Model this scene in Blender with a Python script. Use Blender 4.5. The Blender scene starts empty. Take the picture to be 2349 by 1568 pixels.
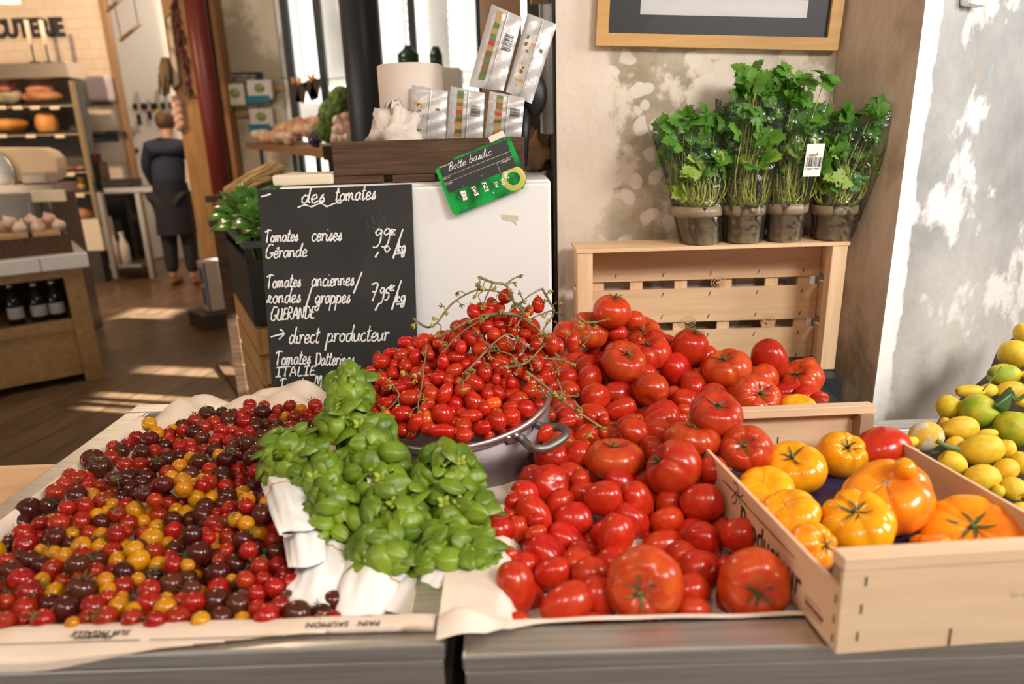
import bpy, math, random
import numpy as np
from mathutils import Matrix, Vector, Euler
random.seed(7); rng = np.random.default_rng(7)
SC = bpy.context.scene; COL = SC.collection
PI = math.pi
# ------------------------------------------------------------------ camera
W, H, F = 2349, 1568, 1566.0            # 24 mm lens on a 36 mm sensor
PITCH, ROLL = math.radians(16.6), math.radians(1.7)
CAM = np.array([0.0, 0.0, 1.36])
FWD = np.array([0, math.cos(PITCH), -math.sin(PITCH)])
_r0 = np.array([1.0, 0, 0]); _u0 = np.cross(_r0, FWD)
RIGHT = _r0*math.cos(ROLL) - _u0*math.sin(ROLL)
UP = _u0*math.cos(ROLL) + _r0*math.sin(ROLL)
cam = bpy.data.cameras.new('camera'); cam_o = bpy.data.objects.new('camera', cam); COL.objects.link(cam_o)
cam.sensor_width = 36; cam.lens = 24; cam.clip_start = 0.02; cam.clip_end = 200
cam_o.matrix_world = Matrix(((RIGHT[0], UP[0], -FWD[0], CAM[0]), (RIGHT[1], UP[1], -FWD[1], CAM[1]), (RIGHT[2], UP[2], -FWD[2], CAM[2]), (0, 0, 0, 1)))
cam.dof.use_dof = True; cam.dof.focus_distance = 1.28; cam.dof.aperture_fstop = 2.9
SC.camera = cam_o
# ------------------------------------------------------------------ world, sun, lamps, exposure
SC.view_settings.view_transform = 'Standard'; SC.view_settings.look = 'None'
SC.view_settings.gamma = 1.0; SC.view_settings.use_curve_mapping = False
SC.view_settings.exposure = 0.05
wd = bpy.data.worlds.new('sky'); SC.world = wd; wd.use_nodes = True
nt = wd.node_tree; nt.nodes.clear()
_o = nt.nodes.new('ShaderNodeOutputWorld'); _b = nt.nodes.new('ShaderNodeBackground')
_g = nt.nodes.new('ShaderNodeTexGradient'); _m = nt.nodes.new('ShaderNodeMapping'); _t = nt.nodes.new('ShaderNodeTexCoord'); _c = nt.nodes.new('ShaderNodeValToRGB')
nt.links.new(_t.outputs['Generated'], _m.inputs['Vector']); _m.inputs['Rotation'].default_value = (0, PI/2, 0)
nt.links.new(_m.outputs[0], _g.inputs[0]); nt.links.new(_g.outputs['Fac'], _c.inputs[0]); nt.links.new(_c.outputs[0], _b.inputs[0]); nt.links.new(_b.outputs[0], _o.inputs[0])
_c.color_ramp.elements[0].position = 0.45; _c.color_ramp.elements[0].color = (0.30, 0.28, 0.26, 1)
_c.color_ramp.elements[1].position = 0.56; _c.color_ramp.elements[1].color = (0.97, 0.97, 1.0, 1)
_b.inputs[1].default_value = 0.4
def lamp(name, kind, loc, power, color=(1, 1, 1), size=None, target=None, spot=None, blend=0.5, size_y=None, angle=None):
    l = bpy.data.lights.new(name, kind); l.energy = power; l.color = color
    if kind == 'AREA':
        l.size = size
        if size_y: l.shape = 'RECTANGLE'; l.size_y = size_y
    elif kind in ('SPOT', 'POINT'): l.shadow_soft_size = size or 0.05
    if kind == 'SPOT': l.spot_size = spot; l.spot_blend = blend
    if kind == 'SUN': l.angle = angle or 0.01
    o = bpy.data.objects.new(name, l); COL.objects.link(o); o.location = loc
    if target is not None:
        o.rotation_euler = (Vector(target) - Vector(loc)).to_track_quat('-Z', 'Y').to_euler()
    return o
lamp('sun', 'SUN', (6, 2, 5), 42.0, (1.0, 0.94, 0.85), target=(6-0.85, 2.2, 5-0.45), angle=0.012)   # low morning sun from the right: lights the street facade, enters by two openings added for the floor patches
lamp('shopfront_daylight', 'AREA', (1.5, -0.55, 2.45), 44, (1.0, 0.985, 0.965), size=0.7, size_y=0.55, target=(0.5, 1.3, 0.95))
lamp('street_daylight', 'AREA', (2.5, 0.65, 1.95), 32, (1.0, 0.985, 0.97), size=0.6, size_y=0.9, target=(0.9, 1.5, 1.1))
for i, (x, y) in enumerate(((-0.35, -0.45), (0.5, -0.5), (-1.0, -0.2))):
    lamp('ceiling_spot', 'SPOT', (x, y, 2.45), (26, 26, 20)[i], (1.0, 0.80, 0.58), size=0.05, target=(x*0.8, 1.0, 0.9), spot=1.2, blend=0.7)
lamp('counter_lamp', 'SPOT', (-4.6, 4.6, 3.1), 420, (1.0, 0.66, 0.36), size=0.12, target=(-4.6, 6.6, 1.7), spot=2.1, blend=0.8)
lamp('shop_fill', 'POINT', (-1.9, 3.6, 3.0), 60, (1.0, 0.80, 0.56), size=0.15)  # fill light added to lift the dim shop background, no fixture there
lamp('kitchen_fill', 'POINT', (-3.3, 7.7, 3.2), 45, (1.0, 0.92, 0.82), size=0.2)  # fill light added to brighten the kitchen wall, no fixture there
# ------------------------------------------------------------------ pixel rays
def ray(x, y): return FWD + RIGHT*(x - W/2)/F - UP*(y - H/2)/F
def onY(x, y, Y): v = ray(x, y); return CAM + v*(Y/v[1])
def onZ(x, y, Z): v = ray(x, y); return CAM + v*((Z - CAM[2])/v[2])
def atD(x, y, d): return CAM + ray(x, y)*d
def onP(x, y, o, n):
    v = ray(x, y); n = np.asarray(n, float); return CAM + v*(((np.asarray(o) - CAM) @ n)/(v @ n))
def proj(p):
    d = np.asarray(p, float) - CAM; z = d @ FWD
    return W/2 + F*(d @ RIGHT)/z, H/2 - F*(d @ UP)/z, z
def facing(px, py, ox, oy):      # unit direction from a thing seen at this pixel; (0,0) looks straight at the camera
    v = ray(px, py); v = v/np.linalg.norm(v); r = RIGHT - v*(RIGHT @ v); r /= np.linalg.norm(r); u = np.cross(r, v); u = u if u @ UP > 0 else -u
    return r*ox - u*oy - v*math.sqrt(max(0.0, 1-ox*ox-oy*oy))
def lerpf(x, pts):
    return float(np.interp(x, [p[0] for p in pts], [p[1] for p in pts]))
# ------------------------------------------------------------------ objects
def tag(o, label=None, cat=None, group=None, kind=None):
    if label: o['label'] = label
    if cat: o['category'] = cat
    if group: o['group'] = group
    if kind: o['kind'] = kind
    return o
def thing(name, label, cat, loc=(0, 0, 0), rot=(0, 0, 0), group=None):
    o = bpy.data.objects.new(name, None); o.empty_display_size = 0.02; COL.objects.link(o)
    o.location = [float(v) for v in loc]; o.rotation_euler = rot
    return tag(o, label, cat, group)
def children(o): return [c for c in o.children]
def dup(root, label=None, group=None):
    r = root.copy(); COL.objects.link(r)
    if label: r['label'] = label
    if group: r['group'] = group
    for ch in list(root.children):
        c = ch.copy(); COL.objects.link(c); c.parent = r
        for g in list(ch.children):
            d = g.copy(); COL.objects.link(d); d.parent = c
    return r
def rot3(ax=0, ay=0, az=0): return np.array(Euler((ax, ay, az)).to_matrix())
def frame_from(z, hint=(0, 0, 1)):
    z = np.asarray(z, float); z = z/np.linalg.norm(z); h = np.asarray(hint, float)
    if abs(z @ h)/np.linalg.norm(h) > 0.95: h = np.array([1.0, 0.1, 0])
    x = np.cross(h, z); x /= np.linalg.norm(x); return np.stack([x, np.cross(z, x), z], 1)
def smoothpts(pts, n=4):
    P = [np.asarray(p, float) for p in pts]
    if len(P) < 3: return P
    out = []
    for i in range(len(P)-1):
        p0 = P[max(i-1, 0)]; p1 = P[i]; p2 = P[i+1]; p3 = P[min(i+2, len(P)-1)]
        for k in range(n):
            t = k/n
            out.append(0.5*((2*p1) + (-p0+p2)*t + (2*p0-5*p1+4*p2-p3)*t*t + (-p0+3*p1-3*p2+p3)*t**3))
    return out + [P[-1]]
class MB:
    def __init__(s): s.v = []; s.f = []; s.m = []; s.sm = []
    def add(s, verts, faces, mat=0, smooth=False):
        b = len(s.v); s.v.extend([tuple(map(float, p)) for p in verts])
        for f in faces: s.f.append(tuple(i+b for i in f)); s.m.append(mat); s.sm.append(smooth)
        return s
    def box(s, c, size, R=None, mat=0):
        h = np.asarray(size, float)/2; c = np.asarray(c, float)
        P = [np.array([x, y, z])*h for x in (-1, 1) for y in (-1, 1) for z in (-1, 1)]
        if R is not None: P = [R @ p for p in P]
        return s.add([p + c for p in P], [(0, 1, 3, 2), (4, 6, 7, 5), (0, 4, 5, 1), (2, 3, 7, 6), (0, 2, 6, 4), (1, 5, 7, 3)], mat)
    def hexa(s, P, mat=0):      # 8 corners: bottom loop 0-3, top loop 4-7
        return s.add(P, [(3, 2, 1, 0), (4, 5, 6, 7), (0, 1, 5, 4), (1, 2, 6, 5), (2, 3, 7, 6), (3, 0, 4, 7)], mat)
    def slab(s, loop, vec, mat=0):   # flat polygon pushed along vec
        n = len(loop); L = [np.asarray(p, float) for p in loop]; v = np.asarray(vec, float)
        nrm = np.zeros(3)
        for i in range(n): nrm += np.cross(L[i]-L[0], L[(i+1) % n]-L[0])
        if nrm @ v > 0: L = L[::-1]
        return s.add(L + [p+v for p in L], [tuple(range(n)), tuple(range(2*n-1, n-1, -1))] + [(i, n+i, n+(i+1) % n, (i+1) % n) for i in range(n)], mat)
    def tube(s, pts, r, seg=8, mat=0, caps=True, smooth=True):
        P = [np.asarray(p, float) for p in pts]; n = len(P)
        rr = r if hasattr(r, '__len__') else [r]*n
        V = []; prev = None
        for i in range(n):
            t = P[min(i+1, n-1)] - P[max(i-1, 0)]; t = t/(np.linalg.norm(t)+1e-12)
            if prev is None: B = frame_from(t); x = B[:, 0]
            else:
                x = prev - t*(prev @ t); x = x/(np.linalg.norm(x)+1e-12)
            y = np.cross(t, x); prev = x
            for k in range(seg):
                a = 2*PI*k/seg; V.append(P[i] + rr[i]*(x*math.cos(a) + y*math.sin(a)))
        Fc = [(i*seg+k, i*seg+(k+1) % seg, (i+1)*seg+(k+1) % seg, (i+1)*seg+k) for i in range(n-1) for k in range(seg)]
        if caps: Fc += [tuple(range(seg))[::-1], tuple((n-1)*seg+k for k in range(seg))]
        return s.add(V, Fc, mat, smooth)
    def lathe(s, prof, seg=32, c=(0, 0, 0), R=None, mat=0, smooth=True, caps=False, wob=None):
        V = []; c = np.asarray(c, float)
        for j, (r, z) in enumerate(prof):
            for k in range(seg):
                a = 2*PI*k/seg; q = r*(wob(a, j) if wob else 1)
                p = np.array([q*math.cos(a), q*math.sin(a), z]); V.append((R @ p if R is not None else p) + c)
        n = len(prof)
        Fc = [(i*seg+k, i*seg+(k+1) % seg, (i+1)*seg+(k+1) % seg, (i+1)*seg+k) for i in range(n-1) for k in range(seg)]
        if caps: Fc += [tuple(range(seg))[::-1], tuple((n-1)*seg+k for k in range(seg))]
        return s.add(V, Fc, mat, smooth)
    def ball(s, c, r, seg=16, rings=10, R=None, mat=0, fn=None):
        V = []; c = np.asarray(c, float); r = np.asarray(r if hasattr(r, '__len__') else (r, r, r), float)
        for j in range(rings+1):
            th = PI*j/rings
            for k in range(seg):
                a = 2*PI*k/seg; p = np.array([math.sin(th)*math.cos(a), math.sin(th)*math.sin(a), math.cos(th)])
                if fn: p = fn(p, th, a)
                p = p*r; V.append((R @ p if R is not None else p) + c)
        Fc = [(j*seg+k, (j+1)*seg+k, (j+1)*seg+(k+1) % seg, j*seg+(k+1) % seg) for j in range(rings) for k in range(seg)]
        return s.add(V, Fc, mat, True)
    def ribbon(s, pts, w, n, mat=0, h=0.0004):   # flat stroke lying on a surface with normal n
        P = [np.asarray(p, float) for p in pts]; n = np.asarray(n, float); V = []; m = len(P)
        for i in range(m):
            t = P[min(i+1, m-1)] - P[max(i-1, 0)]; t = t/(np.linalg.norm(t)+1e-12); b = np.cross(n, t)
            ww = w*(0.75+0.25*math.sin(i*1.7+len(s.v)))
            V += [P[i]+b*ww/2, P[i]+n*h, P[i]-b*ww/2]
        Fc = []
        for i in range(m-1): Fc += [(3*i, 3*i+1, 3*i+4, 3*i+3), (3*i+1, 3*i+2, 3*i+5, 3*i+4)]
        return s.add(V, Fc, mat)
    def grid(s, fn, nu, nv, mat=0, smooth=True):
        V = [fn(i/nu, j/nv) for i in range(nu+1) for j in range(nv+1)]
        return s.add(V, [(i*(nv+1)+j, (i+1)*(nv+1)+j, (i+1)*(nv+1)+j+1, i*(nv+1)+j+1) for i in range(nu) for j in range(nv)], mat, smooth)
    def mesh(s, name, mats, off=None):
        me = bpy.data.meshes.new(name); V = s.v
        if off is not None: V = [(p[0]-off[0], p[1]-off[1], p[2]-off[2]) for p in V]
        me.from_pydata(V, [], s.f)
        for m in (mats if isinstance(mats, (list, tuple)) else [mats]): me.materials.append(m)
        me.polygons.foreach_set('material_index', s.m); me.polygons.foreach_set('use_smooth', s.sm); me.update()
        return me
    def build(s, name, mats, parent=None, label=None, cat=None, group=None, kind=None, bevel=0, solid=0, at=None):
        off = None
        if parent is not None and at is None: off = parent.location if parent.rotation_euler == Euler((0, 0, 0)) else None
        if parent is not None and off is not None and parent.parent is not None: off = Vector(off) + Vector(parent.parent.location)
        o = bpy.data.objects.new(name, s.mesh(name, mats, off)); COL.objects.link(o)
        if parent is not None: o.parent = parent
        if bevel:
            b = o.modifiers.new('bevel', 'BEVEL'); b.width = bevel; b.segments = 2; b.limit_method = 'ANGLE'; b.angle_limit = 0.6
        if solid:
            b = o.modifiers.new('solid', 'SOLIDIFY'); b.thickness = solid; b.offset = 0
        return tag(o, label, cat, group, kind)
def text_mesh(body, size, Mx, thick=0.0003, bold=0.0, align='CENTER', sx=1.0):
    """verts and faces of a line of type, laid out by the 4x4 matrix Mx"""
    c = bpy.data.curves.new('t', 'FONT'); c.body = body; c.size = size; c.align_x = align; c.align_y = 'CENTER'; c.extrude = thick; c.offset = bold; c.resolution_u = 3
    o = bpy.data.objects.new('t', c); COL.objects.link(o)
    dg = bpy.context.evaluated_depsgraph_get(); me = bpy.data.meshes.new_from_object(o.evaluated_get(dg))
    V = [Mx @ Vector((v.co.x*sx, v.co.y, v.co.z)) for v in me.vertices]; Fc = [tuple(p.vertices) for p in me.polygons]
    bpy.data.objects.remove(o); bpy.data.curves.remove(c); bpy.data.meshes.remove(me)
    return V, Fc
def mat4(R, o): return Matrix(((R[0][0], R[0][1], R[0][2], o[0]), (R[1][0], R[1][1], R[1][2], o[1]), (R[2][0], R[2][1], R[2][2], o[2]), (0, 0, 0, 1)))
# ------------------------------------------------------------------ materials
MATS = {}
def mat(name, col, rough=0.6, metal=0.0, col2=None, nscale=8.0, ndetail=4.0, stretch=(1, 1, 1), lo=0.4, hi=0.6, bump=0.0, bscale=None, coat=0.0, trans=0.0, vary=0.0, hue=0.0, sss=0.0, spec=0.5, coords='Object', emit=None, emit_s=0.0, alpha=1.0, rough2=None):
    if name in MATS: return MATS[name]
    m = bpy.data.materials.new(name); m.use_nodes = True; MATS[name] = m
    N = m.node_tree.nodes; L = m.node_tree.links; p = N['Principled BSDF']
    p.inputs['Roughness'].default_value = rough; p.inputs['Metallic'].default_value = metal
    p.inputs['Specular IOR Level'].default_value = spec
    if coat: p.inputs['Coat Weight'].default_value = coat; p.inputs['Coat Roughness'].default_value = 0.08
    if sss: p.inputs['Subsurface Weight'].default_value = sss; p.inputs['Subsurface Radius'].default_value = (0.02, 0.006, 0.003)
    if trans: p.inputs['Transmission Weight'].default_value = trans
    if alpha < 1: p.inputs['Alpha'].default_value = alpha
    if emit: p.inputs['Emission Color'].default_value = (*emit, 1); p.inputs['Emission Strength'].default_value = emit_s
    p.inputs['Base Color'].default_value = (*col, 1); out = None
    tc = N.new('ShaderNodeTexCoord'); mp = N.new('ShaderNodeMapping'); mp.inputs['Scale'].default_value = stretch
    L.new(tc.outputs[coords], mp.inputs[0])
    if col2 is not None:
        n = N.new('ShaderNodeTexNoise'); n.inputs['Scale'].default_value = nscale; n.inputs['Detail'].default_value = ndetail
        L.new(mp.outputs[0], n.inputs['Vector']); r = N.new('ShaderNodeValToRGB')
        r.color_ramp.elements[0].position = lo; r.color_ramp.elements[0].color = (*col, 1)
        r.color_ramp.elements[1].position = hi; r.color_ramp.elements[1].color = (*col2, 1)
        L.new(n.outputs['Fac'], r.inputs[0]); out = r.outputs[0]
        if rough2 is not None:
            mr = N.new('ShaderNodeMapRange'); mr.inputs[3].default_value = rough; mr.inputs[4].default_value = rough2
            L.new(n.outputs['Fac'], mr.inputs[0]); L.new(mr.outputs[0], p.inputs['Roughness'])
    if vary or hue:
        oi = N.new('ShaderNodeObjectInfo'); hs = N.new('ShaderNodeHueSaturation')
        a = N.new('ShaderNodeMapRange'); a.inputs[3].default_value = 1-vary; a.inputs[4].default_value = 1+vary; L.new(oi.outputs['Random'], a.inputs[0]); L.new(a.outputs[0], hs.inputs['Value'])
        b = N.new('ShaderNodeMath'); b.operation = 'MULTIPLY'; b.inputs[1].default_value = 7.31; L.new(oi.outputs['Random'], b.inputs[0])
        fr = N.new('ShaderNodeMath'); fr.operation = 'FRACT'; L.new(b.outputs[0], fr.inputs[0])
        c = N.new('ShaderNodeMapRange'); c.inputs[3].default_value = 0.5-hue; c.inputs[4].default_value = 0.5+hue; L.new(fr.outputs[0], c.inputs[0]); L.new(c.outputs[0], hs.inputs['Hue'])
        if out is not None: L.new(out, hs.inputs['Color'])
        else: hs.inputs['Color'].default_value = (*col, 1)
        out = hs.outputs[0]
    if out is not None: L.new(out, p.inputs['Base Color'])
    if bump:
        n2 = N.new('ShaderNodeTexNoise'); n2.inputs['Scale'].default_value = bscale or nscale*4; n2.inputs['Detail'].default_value = 5
        L.new(mp.outputs[0], n2.inputs['Vector']); bp = N.new('ShaderNodeBump'); bp.inputs['Strength'].default_value = bump; bp.inputs['Distance'].default_value = 0.01
        L.new(n2.outputs['Fac'], bp.inputs['Height']); L.new(bp.outputs[0], p.inputs['Normal'])
    return m
def film(name, tint=(1, 1, 1), gloss=0.10, rough=0.05, bump=0.0, bscale=20, haze=0.0):
    """clear sheet: see-through with a fresnel gloss"""
    if name in MATS: return MATS[name]
    m = bpy.data.materials.new(name); m.use_nodes = True; MATS[name] = m
    N = m.node_tree.nodes; L = m.node_tree.links; N.clear()
    o = N.new('ShaderNodeOutputMaterial'); mx = N.new('ShaderNodeMixShader'); t = N.new('ShaderNodeBsdfTransparent'); g = N.new('ShaderNodeBsdfGlossy'); fr = N.new('ShaderNodeFresnel'); ad = N.new('ShaderNodeMath')
    t.inputs[0].default_value = (*tint, 1); g.inputs['Roughness'].default_value = rough; fr.inputs[0].default_value = 1.38
    ad.operation = 'ADD'; ad.inputs[1].default_value = gloss; L.new(fr.outputs[0], ad.inputs[0]); L.new(ad.outputs[0], mx.inputs[0])
    L.new(t.outputs[0], mx.inputs[1]); L.new(g.outputs[0], mx.inputs[2]); last = mx
    if haze:
        d = N.new('ShaderNodeBsdfDiffuse'); d.inputs[0].default_value = (0.9, 0.9, 0.9, 1); m2 = N.new('ShaderNodeMixShader'); m2.inputs[0].default_value = haze
        L.new(mx.outputs[0], m2.inputs[1]); L.new(d.outputs[0], m2.inputs[2]); last = m2
    L.new(last.outputs[0], o.inputs[0])
    if bump:
        tc = N.new('ShaderNodeTexCoord'); n2 = N.new('ShaderNodeTexNoise'); n2.inputs['Scale'].default_value = bscale; n2.inputs['Detail'].default_value = 2
        L.new(tc.outputs['Object'], n2.inputs['Vector']); bp = N.new('ShaderNodeBump'); bp.inputs['Strength'].default_value = bump; bp.inputs['Distance'].default_value = 0.02
        L.new(n2.outputs['Fac'], bp.inputs['Height']); L.new(bp.outputs[0], g.inputs['Normal']); L.new(bp.outputs[0], fr.inputs['Normal'])
    return m
def leafmat(name, col, col2, trans=0.25, rough=0.35, vary=0.0, nscale=30):
    m = mat(name, col, rough=rough, col2=col2, nscale=nscale, lo=0.35, hi=0.65, vary=vary, spec=0.5)
    N = m.node_tree.nodes; L = m.node_tree.links; p = N['Principled BSDF']; o = N['Material Output']
    t = N.new('ShaderNodeBsdfTranslucent'); mx = N.new('ShaderNodeMixShader'); mx.inputs[0].default_value = trans
    src = p.inputs['Base Color'].links[0].from_socket
    L.new(src, t.inputs[0]); L.new(p.outputs[0], mx.inputs[1]); L.new(t.outputs[0], mx.inputs[2]); L.new(mx.outputs[0], o.inputs[0])
    return m
def wood(name, c1, c2, axis=0, scale=5.0, rough=0.6, bump=0.15, knots=False):
    st = [14.0, 14.0, 14.0]; st[axis] = 1.0
    return mat(name, c1, rough=rough, col2=c2, nscale=scale, ndetail=6, stretch=st, lo=0.3, hi=0.72, bump=bump, bscale=scale*2, spec=0.3)
M_BLACK = mat('black_plastic', (0.012, 0.012, 0.013), 0.45)
M_DARK = mat('dark_metal', (0.035, 0.04, 0.045), 0.45, 0.3)
M_STEEL = mat('brushed_steel', (0.62, 0.61, 0.59), 0.33, 1.0, col2=(0.74, 0.73, 0.71), nscale=6, stretch=(1, 30, 30), bump=0.02, rough2=0.4)
M_WHITE = mat('white_enamel', (0.83, 0.815, 0.795), 0.35)
M_PAPER = mat('white_paper', (0.84, 0.825, 0.81), 0.85, col2=(0.77, 0.735, 0.71), nscale=14, bump=0.12, bscale=24)
M_KRAFT = mat('printed_wrapping_paper', (0.80, 0.66, 0.54), 0.8, col2=(0.76, 0.61, 0.49), nscale=10, bump=0.08, bscale=18)
M_INK = mat('black_ink', (0.02, 0.02, 0.025), 0.7)
M_PALE = wood('pale_poplar', (0.84, 0.57, 0.34), (0.72, 0.46, 0.25), 0, 5, bump=0.06)
M_PALEY = wood('pale_poplar_long', (0.76, 0.54, 0.35), (0.62, 0.40, 0.23), 1, 5, bump=0.06)
M_PALEZ = wood('pale_poplar_upright', (0.86, 0.60, 0.37), (0.74, 0.48, 0.27), 2, 5, bump=0.06)
M_STAPLE = mat('staple_metal', (0.10, 0.09, 0.08), 0.5, 0.7)
M_OAK = wood('old_oak', (0.125, 0.066, 0.034), (0.045, 0.026, 0.016), 0, 7, 0.7, 0.4)
# ================================================================== SETTING
def structure(name, mb, m, **k): return mb.build(name, m, kind='structure', **k)
def wall_with_holes(x, t, y0, y1, h, holes):
    """wall across x with rectangular openings (ya, yb, za, zb)"""
    ys = sorted({y0, y1, *[q for o in holes for q in o[:2]]}); zs = sorted({0, h, *[q for o in holes for q in o[2:]]}); b = MB()
    for a, c in zip(ys, ys[1:]):
        for d, e in zip(zs, zs[1:]):
            if not any(o[0] <= (a+c)/2 <= o[1] and o[2] <= (d+e)/2 <= o[3] for o in holes): b.box((x, (a+c)/2, (d+e)/2), (t, c-a, e-d))
    return b
def plank_mat():
    m = mat('oak_floor', (0.20, 0.125, 0.07), 0.32, col2=(0.10, 0.062, 0.038), nscale=3, stretch=(7, 1, 1), lo=0.3, hi=0.75, bump=0.06)
    N = m.node_tree.nodes; L = m.node_tree.links; p = N['Principled BSDF']
    tc = N.new('ShaderNodeTexCoord'); mp = N.new('ShaderNodeMapping'); mp.inputs['Rotation'].default_value = (0, 0, PI/2+0.25)
    b = N.new('ShaderNodeTexBrick'); b.inputs['Scale'].default_value = 1.0; b.inputs['Mortar Size'].default_value = 0.006; b.inputs['Brick Width'].default_value = 1.9; b.inputs['Row Height'].default_value = 0.19
    b.inputs['Color1'].default_value = (1, 1, 1, 1); b.inputs['Color2'].default_value = (0.72, 0.7, 0.68, 1); b.inputs['Mortar'].default_value = (0.2, 0.2, 0.2, 1)
    L.new(tc.outputs['Object'], mp.inputs[0]); L.new(mp.outputs[0], b.inputs['Vector'])
    mx = N.new('ShaderNodeMixRGB'); mx.blend_type = 'MULTIPLY'; mx.inputs[0].default_value = 1
    src = p.inputs['Base Color'].links[0].from_socket; L.new(src, mx.inputs[1]); L.new(b.outputs[0], mx.inputs[2]); L.new(mx.outputs[0], p.inputs['Base Color'])
    return m
structure('floor', MB().box((-1.5, 5.4, -0.05), (16, 12, 0.1)), plank_mat())
structure('pavement', MB().box((-1.5, -6.6, -0.06), (24, 12, 0.1)), mat('stone_pavement', (0.60, 0.58, 0.56), 0.9))
structure('ceiling', MB().box((-3.1, 4.75, 3.55), (12.2, 11.0, 0.1)), mat('ceiling_paint', (0.55, 0.48, 0.42), 0.9))
def plaster(name, base, patch, spot, ns=5, th=(0.5, 0.56), bump=0.25):
    """old plaster: a paint skin flaked off in islands, with pale round daubs"""
    m = mat(name, base, 0.85, bump=bump, bscale=45)
    N = m.node_tree.nodes; L = m.node_tree.links; p = N['Principled BSDF']
    tc = N.new('ShaderNodeTexCoord')
    def noise(sc, d=5, st=(1, 1, 1)):
        mp = N.new('ShaderNodeMapping'); mp.inputs['Scale'].default_value = st; L.new(tc.outputs['Object'], mp.inputs[0])
        n = N.new('ShaderNodeTexNoise'); n.inputs['Scale'].default_value = sc; n.inputs['Detail'].default_value = d; n.inputs['Roughness'].default_value = 0.62; L.new(mp.outputs[0], n.inputs['Vector']); return n.outputs['Fac']
    def ramp(src, a, b):
        r = N.new('ShaderNodeMapRange'); r.inputs[1].default_value = a; r.inputs[2].default_value = b; L.new(src, r.inputs[0]); return r.outputs[0]
    def mix(f, a, b):
        x = N.new('ShaderNodeMixRGB'); L.new(f, x.inputs[0])
        for i, c in ((1, a), (2, b)):
            if isinstance(c, tuple): x.inputs[i].default_value = (*c, 1)
            else: L.new(c, x.inputs[i])
        return x.outputs[0]
    def math_(op, a, b):
        x = N.new('ShaderNodeMath'); x.operation = op
        for i, c in enumerate((a, b)):
            if isinstance(c, (int, float)): x.inputs[i].default_value = c
            else: L.new(c, x.inputs[i])
        return x.outputs[0]
    sep = N.new('ShaderNodeSeparateXYZ'); L.new(tc.outputs['Object'], sep.inputs[0])
    v = N.new('ShaderNodeTexVoronoi'); v.inputs['Scale'].default_value = 21; v.inputs['Randomness'].default_value = 1
    wv = N.new('ShaderNodeVectorMath'); wv.operation = 'ADD'; nn = N.new('ShaderNodeTexNoise'); nn.inputs['Scale'].default_value = 14; sc_ = N.new('ShaderNodeVectorMath'); sc_.operation = 'SCALE'; sc_.inputs['Scale'].default_value = 0.05
    L.new(tc.outputs['Object'], nn.inputs['Vector']); L.new(nn.outputs['Color'], sc_.inputs[0]); L.new(tc.outputs['Object'], wv.inputs[0]); L.new(sc_.outputs[0], wv.inputs[1]); L.new(wv.outputs[0], v.inputs['Vector'])
    return m, N, L, p, sep, noise, ramp, mix, math_, v
# back wall on the right: clean pale strip at its left end, then flaked plaster
m, N, L, p, sep, noise, ramp, mix, math_, v = plaster('flaked_plaster', (0.74, 0.60, 0.47), None, None)
X0 = 0.118
xf = ramp(sep.outputs['X'], X0+0.07, X0+0.13)            # the left strip stays clean
big = noise(3.6, 7); fl = ramp(math_('ADD', big, math_('MULTIPLY', xf, 0.10)), 0.545, 0.585)
col = mix(ramp(noise(3, 4), 0.35, 0.7), (0.80, 0.69, 0.58), (0.70, 0.58, 0.47))
col = mix(math_('MULTIPLY', fl, xf), col, mix(ramp(noise(11, 5), 0.35, 0.65), (0.34, 0.27, 0.18), (0.52, 0.44, 0.34)))
spots = math_('MULTIPLY', ramp(v.outputs['Distance'], 0.44, 0.38), xf)
spots = math_('MULTIPLY', spots, ramp(noise(2.5, 2), 0.42, 0.48))
col = mix(spots, col, (0.76, 0.67, 0.57))
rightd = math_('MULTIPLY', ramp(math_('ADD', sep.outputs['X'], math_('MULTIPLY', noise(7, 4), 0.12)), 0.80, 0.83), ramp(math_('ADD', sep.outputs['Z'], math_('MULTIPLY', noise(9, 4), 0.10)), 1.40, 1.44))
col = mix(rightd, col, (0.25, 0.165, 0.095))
L.new(col, p.inputs['Base Color'])
WALLY = 1.652
PX, PY = 0.824, 1.458            # front corner of the rough pier on the right
structure('wall_back', MB().box(((X0+0.98)/2, WALLY+0.30, 1.75), (0.98-X0, 0.60, 3.5)), m)
structure('trim_1', MB().box((X0-0.004, WALLY+0.30, 1.75), (0.008, 0.58, 3.5)), mat('dark_bronze_edge', (0.05, 0.035, 0.025), 0.35, 0.5))
# brown return and the grey pier
structure('wall_return', MB().slab([(0.752, WALLY-0.001, 0), (PX, PY, 0), (PX+0.05, PY+0.031, 0), (0.86, WALLY-0.001, 0)], (0, 0, 3.5)), mat('brown_plaster', (0.54, 0.41, 0.30), 0.85, col2=(0.33, 0.235, 0.15), nscale=3.4, ndetail=7, stretch=(1.6, 1.6, 1.0), lo=0.52, hi=0.60, bump=0.3, bscale=26))
m, N, L, p, sep, noise, ramp, mix, math_, v = plaster('grey_patched_plaster', (0.5, 0.48, 0.46), None, None, bump=0.3)
ux, uy = 0.848, 0.530            # the pier face runs away to the right
al = math_('MULTIPLY', math_('SUBTRACT', sep.outputs['X'], PX), 1/ux)
g = mix(ramp(noise(3.2, 6), 0.38, 0.66), (0.27, 0.265, 0.255), (0.45, 0.435, 0.41))
pale = ramp(noise(4.8, 5), 0.56, 0.62)
g = mix(math_('MULTIPLY', pale, 0.85), g, (0.80, 0.76, 0.73))
st = ramp(noise(6, 5, (1.5, 1.5, 0.35)), 0.60, 0.72); g = mix(math_('MULTIPLY', st, 0.45), g, (0.50, 0.36, 0.22))
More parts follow.
